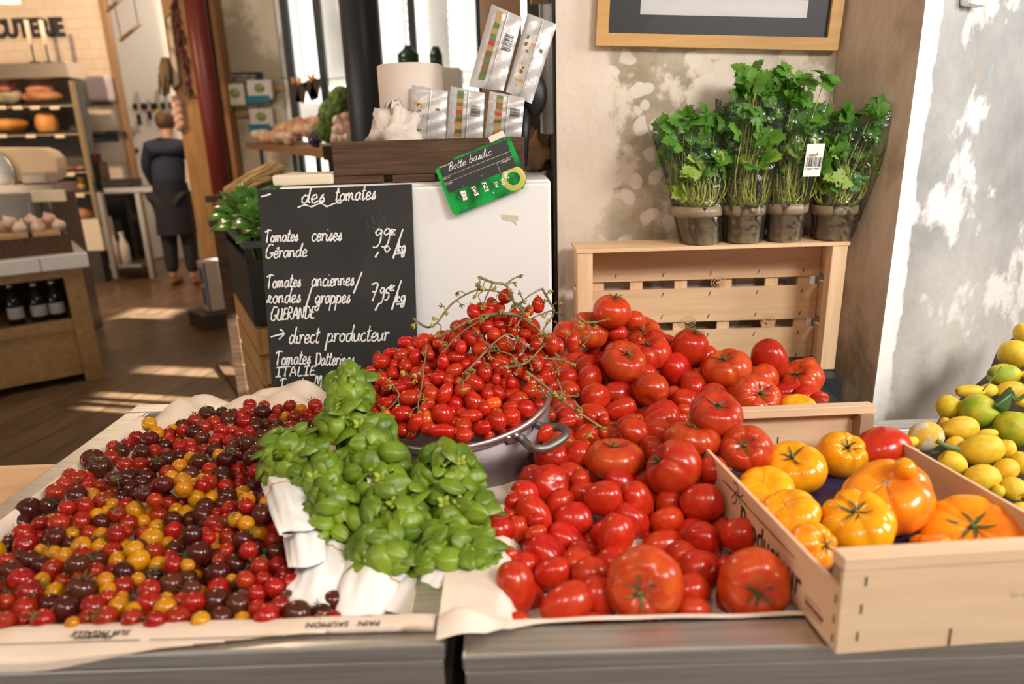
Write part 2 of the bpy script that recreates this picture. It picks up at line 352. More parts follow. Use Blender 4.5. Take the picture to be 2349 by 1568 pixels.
lower = ramp(sep.outputs['Z'], 1.2, 0.8); g = mix(math_('MULTIPLY', lower, 0.5), g, (0.66, 0.58, 0.48))
edge = ramp(math_('ADD', al, math_('MULTIPLY', noise(9, 6), 0.07)), 0.105, 0.095)
g = mix(edge, g, (0.86, 0.80, 0.75))
L.new(g, p.inputs['Base Color'])
structure('wall_right', MB().slab([(PX+0.001, PY-0.001, 0), (PX+ux*1.45, PY+uy*1.45, 0), (PX+ux*1.45, PY+uy*1.45+0.15, 0), (PX+0.14, PY+0.25, 0)], (0, 0, 3.5)), m)
# shop behind: plaster wall with the street window, tiled end wall, white kitchen wall
FY = 6.5
wl = onY(492, 200, FY)[0]; wx0 = onY(637, 100, FY)[0]; wx1 = 1.7
m, N, L, p, sep, noise, ramp, mix, math_, v = plaster('stained_plaster', (0.72, 0.63, 0.53), None, None)
L.new(mix(ramp(noise(1.6, 5), 0.47, 0.56), (0.76, 0.68, 0.58), (0.40, 0.36, 0.28)), p.inputs['Base Color'])
structure('wall_far', MB().box(((wl+wx0)/2, FY+0.15, 1.75), (wx0-wl, 0.3, 3.5)).box(((wx0+wx1)/2, FY+0.15, 0.35), (wx1-wx0, 0.3, 0.7)).box((2.4, FY+0.15, 1.75), (1.4, 0.3, 3.5)), m)
structure('wall_side_sunblock', wall_with_holes(2.95, 0.1, -12.0, 6.6, 3.5, ((2.22, 3.02, 2.40, 2.86), (4.02, 4.50, 3.06, 3.36))), mat('cream_paint', (0.62, 0.54, 0.45), 0.9))  # unseen wall drawn forward to block the sun; openings added to shape floor patches
fr = MB(); pan = MB()
for xp in (655, 730, 945, 1100, 1235):
    x = onY(xp, 60, FY)[0]; fr.box((x, FY+0.02, 2.1), (0.065, 0.07, 2.8))
for z in (0.73, 3.46): fr.box(((wx0+wx1)/2, FY+0.02, z), (wx1-wx0, 0.07, 0.07))
pan.box(((wx0+wx1)/2, FY+0.05, 2.1), (wx1-wx0, 0.006, 2.7))
wf = structure('window_1', fr, mat('window_iron', (0.03, 0.042, 0.055), 0.5))
pan.build('pane', film('window_glass', (0.97, 0.99, 1.0), 0.02), wf)
sill = MB().box(((wx0+wx1)/2, FY-0.09, 0.72), (wx1-wx0, 0.22, 0.04)).build('sill', mat('cream_paint_2', (0.70, 0.62, 0.52), 0.7), wf)
TY = 7.9; te = onY(262, 200, TY)[0]
def tilemat(name, c1, grout, bw, rh, rough=0.22, coords='Object'):
    m = mat(name, c1, rough); N = m.node_tree.nodes; L = m.node_tree.links; p = N['Principled BSDF']
    tc = N.new('ShaderNodeTexCoord'); mp = N.new('ShaderNodeMapping'); mp.inputs['Rotation'].default_value = (PI/2, 0, 0)
    b = N.new('ShaderNodeTexBrick'); b.inputs['Scale'].default_value = 1; b.inputs['Brick Width'].default_value = bw; b.inputs['Row Height'].default_value = rh; b.inputs['Mortar Size'].default_value = 0.006
    b.inputs['Color1'].default_value = (*c1, 1); b.inputs['Color2'].default_value = (*[c*0.93 for c in c1], 1); b.inputs['Mortar'].default_value = (*grout, 1)
    L.new(tc.outputs[coords], mp.inputs[0]); L.new(mp.outputs[0], b.inputs['Vector']); L.new(b.outputs[0], p.inputs['Base Color']); return m
tw = structure('wall_tiled', MB().box((te-2.2, TY+0.04, 1.75), (4.4, 0.08, 3.5)), tilemat('metro_tile', (0.66, 0.57, 0.48), (0.54, 0.46, 0.38), 0.2, 0.1))
structure('trim_2', MB().box((te+0.03, TY+0.035, 1.75), (0.06, 0.09, 3.5)), mat('tan_trim', (0.26, 0.15, 0.075), 0.6))
structure('wall_kitchen', MB().box(((te+wl)/2-0.55, 8.9, 1.75), (wl-te+0.9, 0.2, 3.5)), mat('kitchen_paint', (0.74, 0.70, 0.65), 0.6))
structure('wall_kitchen_side', MB().box((wl-0.1, 7.8, 1.75), (0.12, 2.2, 3.5)), mat('kitchen_paint', (0.74, 0.70, 0.65), 0.6))
structure('wall_left', MB().box((-7.6, 4, 1.75), (0.2, 9, 3.5)), mat('cream_paint', (0.62, 0.54, 0.45), 0.9))
# lettering on the tiled wall
Rw = np.array([[1, 0, 0], [0, 0, -1], [0, 1, 0]], float)   # text x -> world x, text y -> up, normal -> toward the room
c0 = onY(72, 66, TY-0.012); lt = MB()
right_edge = onY(146, 66, TY-0.012)[0]
V, Fc = text_mesh('CHARCUTERIE', 0.245, mat4(Rw, (right_edge, TY-0.012, c0[2])), 0.01, 0.012, 'RIGHT', 0.80); lt.add(V, Fc)
lt.build('wall_lettering', M_INK, label='black capital letters spelling the meat counter sign on tiled wall', cat='sign')
# pillars and pipes
structure('wooden_post', MB().box((onY(458, 300, 6.35)[0], 6.35, 1.75), (0.23, 0.23, 3.5)), wood('post_wood', (0.46, 0.27, 0.12), (0.30, 0.165, 0.07), 2, 3), bevel=0.01)
structure('dark_beam', MB().box((onY(505, 300, 6.3)[0], 6.42, 1.75), (0.12, 0.1, 3.5)), mat('dark_beam_wood', (0.03, 0.022, 0.018), 0.7))
structure('wooden_jamb', MB().box((onY(515, 300, 6.3)[0]+0.03, 6.40, 1.75), (0.045, 0.16, 3.5)), wood('jamb_wood', (0.42, 0.22, 0.10), (0.30, 0.15, 0.07), 2, 4))
xr = onY(475, 200, 6.1)[0]
pr = thing('red_pipe', 'dark red painted upright drain pipe beside the wooden post', 'pipe', (xr, 6.1, 0))
M_RED = mat('oxblood_paint', (0.17, 0.022, 0.02), 0.4)
MB().tube([(xr, 6.1, 0.0), (xr, 6.1, 3.5)], 0.083, 20).build('tube', M_RED, pr)
MB().lathe([(0.083, 0), (0.10, 0.005), (0.10, 0.045), (0.083, 0.05)], 20, (xr, 6.1, 0.86)).build('collar', M_RED, pr)
xc = onY(833, 130, 3.0)[0]
structure('column', MB().tube([(xc, 3.0, 0), (xc, 3.0, 3.5)], 0.079, 32).lathe([(0.079, 0), (0.12, 0.0), (0.12, 0.05), (0.085, 0.09)], 32, (xc, 3.0, 0)), mat('column_paint', (0.028, 0.032, 0.036), 0.38))
# street outside the window
def facade():
    m = mat('limestone_facade', (0.70, 0.67, 0.63), 0.9, col2=(0.62, 0.59, 0.55), nscale=1.2)
    b = thing('building', 'pale stone street facade seen through the shop window', 'building', (0, 17, 0))
    w = MB(); xs = [-7.5 + 2.4*i for i in range(8)]
    Y = 17.0
    w.box((0, Y+0.5, 5), (26, 1, 10))
    wn = MB()
    w.build('facade_wall', m, b)
    for r, (z, h) in enumerate(((2.9, 2.1), (6.2, 2.0))):
        for x in xs:
            fr = MB().box((x, Y-0.03, z+h/2), (1.25, 0.1, h+0.25)); f = fr.build('window_surround', mat('pale_stone_trim', (0.74, 0.72, 0.68), 0.9), b)
            MB().box((x, Y-0.1, z+h/2), (0.9, 0.04, h)).build('pane', mat('street_window_pane', (0.42, 0.44, 0.45), 0.5), f)
            sh = MB()
            for s in (-1, 1):
                for k in range(12): sh.box((x+s*0.72, Y-0.1, z+0.1+h*k/12), (0.4, 0.05, h/12*0.8))
            sh.build('shutter', mat('white_shutter', (0.68, 0.67, 0.65), 0.7), f)
    MB().box((0, Y-0.12, 2.4), (26, 0.3, 0.22)).box((0, Y-0.12, 5.6), (26, 0.3, 0.22)).build('cornice', mat('pale_stone_trim', (0.74, 0.72, 0.68), 0.9), b)
facade()
structure('street_ground', MB().box((0, 14.2, -0.06), (40, 14, 0.1)), mat('pavement', (0.42, 0.41, 0.40), 0.9))
# ================================================================== STALL FURNITURE
def counter(name, label, x0, x1, y0, y1, zr, zt, ledge=None, rear_open=False, seam=None):
    t = thing(name, label, 'counter', ((x0+x1)/2, y0, 0))
    rw = 0.044
    r = MB(); r.box(((x0+x1)/2, y0+rw/2, zr-0.01), (x1-x0, rw, 0.02)).box(((x0+x1)/2, y1-rw/2, (zt+0.004 if rear_open else zr)-0.01), (x1-x0, rw, 0.02))
    for x in (x0+rw/2, x1-rw/2):
        if abs(x-(seam or 9)) < 0.06: r.box((x, y0+rw+0.12, zr-0.01), (rw, 0.24, 0.02))
        else: r.box((x, (y0+y1)/2, zr-0.01), (rw, y1-y0-2*rw, 0.02))
    r.build('rim', M_STEEL, t, bevel=0.003)
    b = MB(); b.box(((x0+x1)/2, (y0+y1)/2, zt-0.006), (x1-x0-0.05, y1-y0-0.05, 0.012)); b.build('tray', M_STEEL, t)
    f = MB(); f.box(((x0+x1)/2, y0+0.006, (zr-0.02+0.12)/2), (x1-x0-0.004, 0.010, zr-0.02-0.12)); f.build('front_panel', M_STEEL, t, bevel=0.002)
    for x in (x0+0.008, x1-0.008):
        tz = zt-0.014 if abs(x-(seam or 9)) < 0.06 else zr-0.02
        MB().box((x, (y0+y1)/2+0.01, (tz+0.12)/2), (0.010, y1-y0-0.03, tz-0.12)).build('side_panel', M_STEEL, t)
    for x in (x0+0.05, x1-0.05):
        for y in (y0+0.06, y1-0.06): MB().box((x, y, 0.06), (0.04, 0.04, 0.12)).build('leg', M_STEEL, t)
    if ledge:
        (a, c, d, e, z) = ledge; MB().box(((a+c)/2, (d+e)/2, z/2), (c-a, e-d, z)).build('rear_ledge', M_DARK, t)
    return t
ZR = 0.86; LZ = lambda y: 0.822 + max(0, y-0.66)*0.115
cl = counter('steel_counter', 'brushed steel stall counter under the tray of mixed cherry tomatoes', -0.77, -0.079, 0.588, 1.31, ZR, 0.775, (-0.50, -0.079, 1.312, 1.446, 0.80), seam=-0.079)
cr = counter('steel_counter', 'brushed steel stall counter under the red tomatoes and yellow tomato crate', -0.060, 1.35, 0.571, 1.215, ZR, 0.815, (-0.06, 0.70, 1.217, 1.446, 0.80), True, seam=-0.060)
MB().box((0.435, 1.546, 0.41), (0.62, 0.195, 0.82)).build('rear_shelf', M_DARK, cr)
MB().box((-0.10, 0.586, 0.742), (0.034, 0.006, 0.035)).build('latch', mat('latch_steel', (0.30, 0.27, 0.24), 0.3, 1.0), cl, bevel=0.002)
# paper lining of the cherry tomato tray
def wr(x, y, a=1.0): return a*(0.006*math.sin(23*x+9*y)+0.004*math.sin(61*x-37*y+1)+0.003*math.sin(97*y+31*x))
prof = [(1.345, 0.842), (1.325, 0.866), (1.285, 0.870), (1.255, 0.868), (1.228, 0.860)] + [(y, LZ(y)-0.036) for y in (1.18, 1.0, 0.85, 0.72, 0.665)] + [(0.648, 0.826), (0.637, 0.8605), (0.622, 0.8640), (0.60, 0.8640), (0.585, 0.8640), (0.580, 0.861), (0.5795, 0.850)]
def liner(u, v):
    k = v*(len(prof)-1); i = min(int(k), len(prof)-2); f = k-i
    y = prof[i][0]*(1-f)+prof[i+1][0]*f; z = prof[i][1]*(1-f)+prof[i+1][1]*f
    xr = -0.092 - 0.22*min(1, max(0, (y-0.74)/0.18)); x = -0.7285 + u*(0.7285+xr); e = 1.0
    w = wr(x, y, 1.0 if v < 0.3 else (0.35 if v < 0.62 else 0.12))
    if v < 0.3: z += w*1.6 + 0.018*math.exp(-((x+0.46)/0.1)**2)*(1-v/0.3); x += 0.0; z -= max(0, (-0.66-x))*0.45
    else: z += w
    if x < -0.700 and 0.645 < y < 1.24: z += (min(1, max(0, (-0.700-x))/0.022))**0.8*max(0, 0.865-z)
    if v > 0.80:
        e = max(0.0, min(1, (x+0.50)/0.36)); y = max(y, 0.5795+0.040*e**1.3); z = max(z, 0.848+0.0165*min(1, e*3))
    return (x, y, z)
g = MB().grid(liner, 60, 64)
pl = g.build('paper_liner', M_KRAFT, label='printed pinkish wrapping paper lining the tray of mixed cherry tomatoes', cat='paper')
Rf = np.array([[-1, 0, 0], [0, -1, 0.0], [0, 0, 1]], float)
for body, x, y, s in (('SUR PIGALLE', -0.448, 0.614, 0.011), ('Alimentation', -0.452, 0.607, 0.008), ('PAIN   SAUMON', -0.19, 0.617, 0.011)):
    V, Fc = text_mesh(body, s, mat4(Rf, (x, y, 0.8668)), 0.0003); MB().add(V, Fc).build('printed_line', M_INK, pl)
for a, b in ((-0.62, -0.40), (-0.39, -0.25), (-0.235, -0.15)): MB().ribbon([(a, 0.6015, 0.8665), (b, 0.6015, 0.8665)], 0.0012, (0, 0, 1)).build('printed_rule', M_INK, pl)
for body, px, py in (('SA', 553, 945), ('6', 503, 942)):
    c = onZ(px, py, 0.8745); V, Fc = text_mesh(body, 0.016 if body == 'SA' else 0.024, mat4(np.array([[1, 0, 0], [0, 0.94, -0.34], [0, 0.34, 0.94]]), c), 0.0005); MB().add(V, Fc).build('printed_line', M_INK, pl)
# paper under the red tomatoes
def rl(u, v):
    x = -0.088 + u*0.43; P = [(1.20, 0.822), (0.9, 0.822), (0.68, 0.822), (0.640, 0.826), (0.624, 0.856), (0.612, 0.8635), (0.594, 0.864)]
    k = v*(len(P)-1); i = min(int(k), len(P)-2); f = k-i; y = P[i][0]*(1-f)+P[i+1][0]*f; z = P[i][1]*(1-f)+P[i+1][1]*f
    if v > 0.7:
        left = max(0, 1-u/0.28); s = (v-0.7)/0.3
        y += s*(0.019*min(1, u/0.25) - 0.012*left*(1-abs(u-0.12)/0.2)); z += 0.022*left*(1-s*0.6)*max(0, math.sin(u*22)) + 0.012*left*(1-s)
    if x < 0.01 and y < 0.90: z = max(z, 0.8665 - max(0, x+0.014)*2.2)
    return (x, y, z + wr(x, y, 0.12))
MB().grid(rl, 50, 30).build('paper_liner', mat('cream_wrapping_paper', (0.80, 0.70, 0.61), 0.8, col2=(0.74, 0.62, 0.52), nscale=12, bump=0.1, bscale=22), label='cream wrapping paper sheet under the front of the red tomato heap', cat='paper')
# ------------------------------------------------------------------ fridge, chalkboard
fz = 1.275; FX0, FX1 = -0.486, 0.092
fg = thing('fridge', 'white enamel fridge carrying the dark crate behind the chalkboard', 'fridge', ((FX0+FX1)/2, 1.45, 0))
MB().box(((FX0+FX1)/2, 1.76, fz/2), (FX1-FX0, 0.56, fz)).build('body', M_WHITE, fg, bevel=0.008)
MB().box(((FX0+FX1)/2, 1.465, 0.66), (FX1-FX0-0.004, 0.03, 1.22)).build('door', M_WHITE, fg, bevel=0.006)
c = onY(1170, 500, 1.4495); MB().slab([onY(x, y, 1.4495) for x, y in ((1150, 492), (1188, 494), (1190, 505), (1183, 507), (1186, 517), (1176, 508), (1153, 503))], (0, -0.0004, 0)).build('sticker_residue', mat('glue_residue', (0.62, 0.52, 0.40), 0.8), fg)
BN = np.array([0, -1.0, 0.07]); BN /= np.linalg.norm(BN); BO = onY(770, 430, 1.443)
B4 = [onP(x, y, BO, BN) for x, y in ((590, 436), (944, 422), (962, 945), (628, 948))]
cb = thing('chalkboard', 'black chalkboard price list with white handwriting leaning on the fridge', 'sign', B4[3])
MB().slab(B4, -BN*0.008).build('board', mat('slate_black', (0.018, 0.0175, 0.0175), 0.75, col2=(0.030, 0.029, 0.0285), nscale=9, stretch=(1, 1, 1), lo=0.4, hi=0.7), cb, bevel=0.001)
G = {
 'a': (1.0, [[(.8, .85), (.5, 1), (.15, .75), (.1, .3), (.35, 0), (.65, .25), (.8, .95), (.8, .25), (1.0, .05)]]),
 'b': (.9, [[(.15, 2), (.1, .2), (.35, 0), (.7, .2), (.75, .7), (.45, .95), (.15, .6)]]),
 'c': (.85, [[(.75, .85), (.45, 1), (.12, .6), (.2, .15), (.5, 0), (.85, .25)]]),
 'd': (1.05, [[(.75, .8), (.45, 1), (.12, .65), (.15, .15), (.4, 0), (.7, .4), (.95, 2.0), (.8, .3), (1.05, .1)]]),
 'e': (.85, [[(.05, .4), (.6, .55), (.65, .9), (.4, 1), (.12, .6), (.2, .1), (.5, 0), (.85, .25)]]),
 'f': (.7, [[(.7, 1.9), (.4, 1.8), (.3, 0)], [(.1, 1), (.6, 1)]]),
 'g': (1.0, [[(.8, .85), (.5, 1), (.15, .75), (.1, .3), (.35, .05), (.65, .3), (.8, .95), (.8, -.5), (.5, -.95), (.15, -.6), (1.0, .15)]]),
 'i': (.5, [[(.15, .9), (.15, .2), (.3, 0), (.5, .2)], [(.2, 1.45), (.26, 1.5)]]),
 'k': (.9, [[(.15, 2), (.1, 0)], [(.7, 1), (.15, .5), (.75, 0)]]),
 'l': (.5, [[(.05, .3), (.4, 1.6), (.3, 2), (.15, 1.6), (.2, .2), (.5, .1)]]),
 'm': (1.4, [[(.05, 1), (.1, 0), (.15, .7), (.4, 1), (.5, .7), (.5, 0), (.6, .7), (.85, 1), (1.0, .7), (1.05, .15), (1.35, .15)]]),
 'n': (1.0, [[(.05, 1), (.1, 0), (.15, .7), (.45, 1), (.65, .7), (.7, .15), (1.0, .15)]]),
 'o': (.95, [[(.5, 1), (.15, .7), (.15, .25), (.45, 0), (.75, .3), (.7, .8), (.5, 1), (.6, .8), (.95, .85)]]),
 'p': (1.0, [[(.2, 1.1), (.0, -1)], [(.15, .6), (.5, 1), (.8, .7), (.7, .15), (.35, .0), (1.0, .2)]]),
 'r': (.75, [[(.05, .8), (.2, 1), (.15, 0), (.2, .6), (.5, 1), (.7, .85)]]),
 'R': (.85, [[(.0, .1), (.35, 1.1), (.2, .9), (.55, .95), (.4, .2), (.85, .1)]]),
 's': (.75, [[(.05, .1), (.5, 1.05), (.45, .75), (.65, .3), (.45, 0), (.15, .1), (.75, .3)]]),
 't': (.65, [[(.35, 1.8), (.2, .3), (.35, 0), (.65, .2)], [(0, 1.15), (.65, 1.25)]]),
 'u': (.95, [[(.05, 1), (.1, .25), (.35, 0), (.65, .35), (.75, 1), (.75, .2), (.95, .1)]]),
 'v': (.8, [[(.05, 1), (.35, 0), (.7, 1), (.8, .9)]]),
 'y': (.9, [[(.1, 1), (.2, .3), (.5, .2), (.75, 1), (.7, -.6), (.4, -1), (.1, -.7)]]),
 'Q': (1.1, [[(.1, 0), (.15, 1.75), (.7, 1.7), (.75, 1.1), (.2, .9), (.95, 0)]]),
 'T': (1.2, [[(.0, 1.6), (.5, 1.9), (1.3, 1.8)], [(.55, 1.8), (.5, .2), (.65, 0)]]),
 'G': (1.3, [[(1.1, 1.8), (.6, 2), (.15, 1.2), (.2, .2), (.7, 0), (1.15, .5), (.7, .7), (1.3, .75)]]),
 'U': (1.1, [[(.1, 1.7), (.15, .3), (.5, 0), (.85, .3), (.9, 1.7), (.95, 0)]]),
 'E': (1.0, [[(.9, 1.6), (.4, 1.7), (.25, 1.0), (.7, .95), (.2, .85), (.2, .1), (.95, .15)]]),
 'A': (1.1, [[(.05, 0), (.5, 1.8), (1, 0)], [(.2, .65), (.85, .7)]]),
 'N': (1.2, [[(.1, 0), (.15, 1.7), (.9, .1), (1, 1.8)]]),
 'D': (1.2, [[(.2, 1.8), (.25, 0)], [(.0, 1.7), (.7, 1.75), (1.1, 1.1), (.9, .3), (.25, 0)]]),
 'I': (.9, [[(0, 1.7), (.9, 1.8)], [(.45, 1.75), (.4, 0)], [(0, 0), (.85, .05)]]),
 'L': (1.0, [[(.3, 1.8), (.2, .1), (.9, .1)]]),
 'M': (1.5, [[(.05, 0), (.3, 1.9), (.5, 1.8), (.7, .8), (.95, 1.9), (1.1, 1.7), (1.2, 0)]]),
 'C': (1.0, [[(.9, 1.6), (.5, 1.8), (.1, 1.0), (.25, .1), (.9, .15)]]),
 'B': (1.2, [[(.4, 1.9), (.2, 0)], [(-.2, 1.7), (.5, 2), (.95, 1.7), (.8, 1.2), (.3, 1.05), (.95, .8), (.85, .2), (.2, 0)]]),
 '9': (1.0, [[(.8, 1.8), (.45, 2), (.15, 1.6), (.35, 1.2), (.75, 1.5), (.85, 1.8), (.75, .3), (.35, -.3), (.0, -.2)]]),
 '7': (1.0, [[(.0, 1.7), (.8, 1.8), (.35, 0)], [(.2, .95), (.8, 1.0)]]),
 '5': (1.0, [[(.8, 1.8), (.25, 1.75), (.2, 1.1), (.6, 1.15), (.75, .6), (.45, .1), (.05, .2)]]),
 '0': (.8, [[(.4, 1), (.1, .5), (.35, 0), (.65, .4), (.4, 1)]]),
 ',': (.5, [[(.3, .2), (.0, -.7)]]), '/': (.9, [[(.8, 2.2), (.0, -.5)]]), '€': (.8, [[(.75, 1.6), (.35, 1.8), (.15, 1.35), (.35, .95), (.75, 1.0)], [(.0, 1.45), (.6, 1.45)], [(.0, 1.28), (.55, 1.28)]]),
 '>': (2.2, [[(.0, .6), (2.0, .9)], [(1.3, 1.6), (2.05, .9), (1.4, .1)]]), '-': (.6, [[(.0, .7), (.5, .7)]]), ' ': (.6, []), '~': (5, [[(0, 0), (.8, .25), (1.6, .05), (2.6, .35), (3.4, .0), (4.2, .3), (5, .35)]]), '^': (1.0, [[(.3, 1.35), (.55, 1.55), (.62, 1.25)]]),
}
def write(mb, body, x0, y0, x1, y1, xh, O, Nn, w, slant=0.12, h=0.0006):
    """chalk a line of handwriting from pixel (x0,y0) to (x1,y1) of the baseline on the plane O,Nn"""
    xh *= 1.22; tot = sum(G[ch][0] for ch in body); ad = (x1-x0)/tot; cx = 0
    for ch in body:
        wd_, strokes = G[ch]
        for s in strokes:
            pts = []
            for q in smoothpts([(px, py, 0) for px, py in s], 4):
                X = x0 + (cx + q[0])*ad + slant*q[1]*xh; Y = y0 + (y1-y0)*((cx+q[0])/tot) - q[1]*xh
                pts.append(onP(X, Y, O, Nn) + Nn*h)
            mb.ribbon(pts, w, Nn)
        cx += wd_
O2 = BO + BN*0.0008; rows_ = {}
for a in (('des', 690, 466, 745, 464, 15), ('tomates', 768, 462, 862, 456, 14), ('~', 683, 476, 782, 472, 18), ('Tomates', 606, 556, 684, 552, 12), ('cerises', 714, 553, 784, 551, 14), ('Gerande', 608, 592, 704, 588, 13),
          ('^', 629, 590, 642, 590, 12), ('99', 856, 562, 895, 560, 15), (',', 862, 580, 872, 580, 12), ('€', 890, 552, 906, 552, 12), ('/', 903, 580, 920, 578, 20), ('kg', 912, 578, 930, 576, 11), ('0', 880, 578, 896, 577, 12), ('-', 905, 587, 930, 584, 6),
          ('Tomates', 610, 661, 690, 657, 13), ('anciennes', 714, 657, 812, 654, 14), ('/', 812, 664, 828, 660, 14), ('Rondes', 612, 696, 690, 693, 14), ('/', 700, 704, 712, 700, 16), ('grappes', 722, 696, 803, 694, 14), ('GUEQANDE', 620, 735, 722, 730, 13),
          ('7', 848, 690, 866, 690, 18), (',', 862, 700, 872, 700, 14), ('95', 868, 692, 894, 688, 13), ('€', 888, 680, 904, 680, 12), ('/', 900, 698, 916, 696, 20), ('kg', 908, 694, 930, 690, 11), ('-', 908, 702, 932, 699, 5),
          ('>', 620, 782, 652, 778, 13), ('direct', 662, 788, 732, 786, 16), ('producteur', 748, 784, 892, 781, 16),
          ('Tomates', 630, 838, 712, 834, 14), ('Datterines', 722, 838, 812, 836, 13), ('ITALIE', 632, 864, 724, 860, 10), ('Tomates', 640, 898, 712, 894, 13), ('Me', 718, 894, 752, 890, 13), ('ITALIE', 648, 916, 734, 912, 9), ('-', 598, 454, 626, 446, 3)):
    write(rows_.setdefault(len(rows_), MB()), a[0], a[1], a[2], a[3], a[4], a[5], O2, BN, 0.0042)
for k_ in sorted(rows_): rows_[k_].build('chalk_writing', mat('chalk', (0.78, 0.77, 0.75), 0.95), cb)
sm = MB()
for i in range(16):
    x = 850+rng.uniform(-12, 40); y = rng.uniform(485, 520); sm.ribbon([onP(x+k*5, y+k*14, O2, BN) for k in range(3)], 0.0012, BN, h=0.0002)
sm.build('chalk_smear', mat('chalk_dust', (0.085, 0.083, 0.08), 0.95), cb)
# ------------------------------------------------------------------ dark crate on the fridge with packets
def plankbox(px0, py0, px1, py1, Y, depth):
    a = onY((px0+px1)/2, (py0+py1)/2, Y); l = onY(px0, (py0+py1)/2, Y); r = onY(px1, (py0+py1)/2, Y); t = onY((px0+px1)/2, py0, Y); b = onY((px0+px1)/2, py1, Y)
    return ((l[0]+r[0])/2, Y+depth/2, (t[2]+b[2])/2), (r[0]-l[0], depth, t[2]-b[2])
CY = 1.505; e0 = onY(764, 380, CY)[0]; e1 = onY(1203, 370, CY)[0]; cz0 = fz+0.001; cz1 = cz0+0.088
dc = thing('wooden_crate', 'weathered dark brown wooden crate of silver packets on top of the fridge', 'crate', ((e0+e1)/2, CY, cz0))
cxm, cw = (e0+e1)/2, e1-e0
MB().box((cxm, CY+0.006, cz0+0.052), (cw, 0.012, 0.070)).build('front_board', M_OAK, dc, bevel=0.002)
MB().box((cxm, CY+0.271, cz0+0.052), (cw, 0.012, 0.070)).build('back_board', M_OAK, dc, bevel=0.002)
for x in (e0+0.006, e1-0.006): MB().box((x, CY+0.1385, cz0+0.044), (0.012, 0.252, 0.086)).build('end_board', M_OAK, dc, bevel=0.002)
b = MB()
for k in range(4): b.box((cxm, CY+0.040+0.066*k, cz0+0.012), (cw-0.026, 0.054, 0.007))
b.build('bottom_slats', M_OAK, dc)
for x0_, x1_ in ((e0+0.001, e0+0.105), (e0+0.125, e0+0.215), (e0+0.235, e1-0.001)): MB().box(((x0_+x1_)/2, CY+0.006, cz0+0.0085), (x1_-x0_, 0.012, 0.015)).build('bottom_rail', M_OAK, dc)
M_FOIL = mat('silver_foil', (0.62, 0.58, 0.56), 0.38, 0.3, bump=0.5, bscale=16, nscale=5)
def packet(quad, Y, label, kind, lean=0.0, th=0.055, name='foil_packet'):
    """quad: pixel corners TL TR BR BL of the face, standing at distance Y"""
    P = [onY(x, y, Y+lean*i) for (x, y), i in zip(quad, (1, 1, 0, 0))]
    TL, TR, BR, BL = P; t = thing(name, label, 'packet', (BL+BR)/2, group=None)
    nrm = np.cross(TR-TL, BL-TL); nrm /= np.linalg.norm(nrm); nrm = nrm if nrm[1] < 0 else -nrm
    Q = lambda u, v: (TL*(1-u)+TR*u)*(1-v)+(BL*(1-u)+BR*u)*v
    def front(u, v):
        edge = (min(u, 1-u)*2)**0.5*(min(v, 1-v)*2)**0.35; return Q(u, v) + nrm*(-0.012+0.014*min(1, edge)) + nrm*0.003*math.sin(9*u+14*v+Y*50)*math.sin(13*v)
    def back(u, v):
        edge = (min(u, 1-u)*2)**0.5*(min(v, 1-v)*2)**0.35; return Q(u, v) - nrm*(0.012+th*min(1, edge))
    m_ = MB().grid(front, 14, 20); m_.grid(lambda u, v: back(1-u, v), 14, 20); m_.build('bag', M_FOIL, t)
    s_ = MB(); us = 0.55
    s_.grid(lambda u, v: front(us-0.03+0.05*u, 0.02+0.96*v) + nrm*(0.003+0.003*math.sin(PI*u)), 3, 18); s_.build('seam', mat('seam_foil', (0.58, 0.57, 0.57), 0.35, 0.5), t)
    col = [mat('print_'+n, c_, 0.5) for n, c_ in (('ochre', (0.42, 0.26, 0.08)), ('brown', (0.22, 0.11, 0.04)), ('red', (0.42, 0.04, 0.05)), ('green', (0.12, 0.18, 0.06)), ('orange', (0.75, 0.33, 0.04)), ('yellow', (0.75, 0.6, 0.1)))]
    def patch(mb, u0, v0, u1, v1, k, lift=0.0012): mb.grid(lambda u, v: front(u0+(u1-u0)*u, v0+(v1-v0)*v) + nrm*lift, 2, 4, k)
    if kind == 'strip':
        w_ = MB(); rr = random.Random(int(quad[0][0]))
        for i in range(12):
            v0 = 0.05+0.85*i/12; patch(w_, 0.22, v0, 0.40, v0+0.072, rr.choice((0, 0, 1, 3)) if i not in (5,) else 2)
        w_.build('printed_strip', col, t)
        bc = MB()
        for i in range(13): patch(bc, 0.62+0.0, 0.28+0.017*i, 0.90, 0.28+0.017*i+rr.uniform(0.004, 0.011), 0)
        bc.build('barcode', M_INK, t)
    else:
        w_ = MB(); rr = random.Random(int(quad[0][0])+3)
        for i in range(18):
            u0 = rr.uniform(0.12, 0.42); v0 = rr.uniform(0.25, 0.93); patch(w_, u0, v0, u0+rr.uniform(0.03, 0.10), v0+rr.uniform(0.012, 0.045), rr.choice((1, 2, 3, 4, 4, 5)))
        patch(w_, 0.70, 0.36, 0.82, 0.40, 3); w_.build('printed_fruit', col, t)
    k_ = MB()
    for i in range(7): patch(k_, 0.62, 0.70+0.02*i, 0.93, 0.702+0.02*i, 0)
    k_.build('small_print', mat('grey_ink', (0.45, 0.44, 0.44), 0.6), t)
    return t
z4 = lambda q: [(920+x/4.61, y/4.61) for x, y in q]
packet(z4([(110, 890), (490, 960), (465, 1500), (60, 1500)]), 1.60, 'silver foil packet with small fruit pictures, leftmost in the dark crate', 'fruit')
packet(z4([(520, 905), (885, 980), (860, 1500), (475, 1500)]), 1.60, 'silver foil packet with photo strip, middle one standing in the dark crate', 'strip')
packet(z4([(935, 960), (1310, 1030), (1270, 1490), (880, 1490)]), 1.60, 'silver foil packet with photo strip, right one behind the green price tag', 'strip')
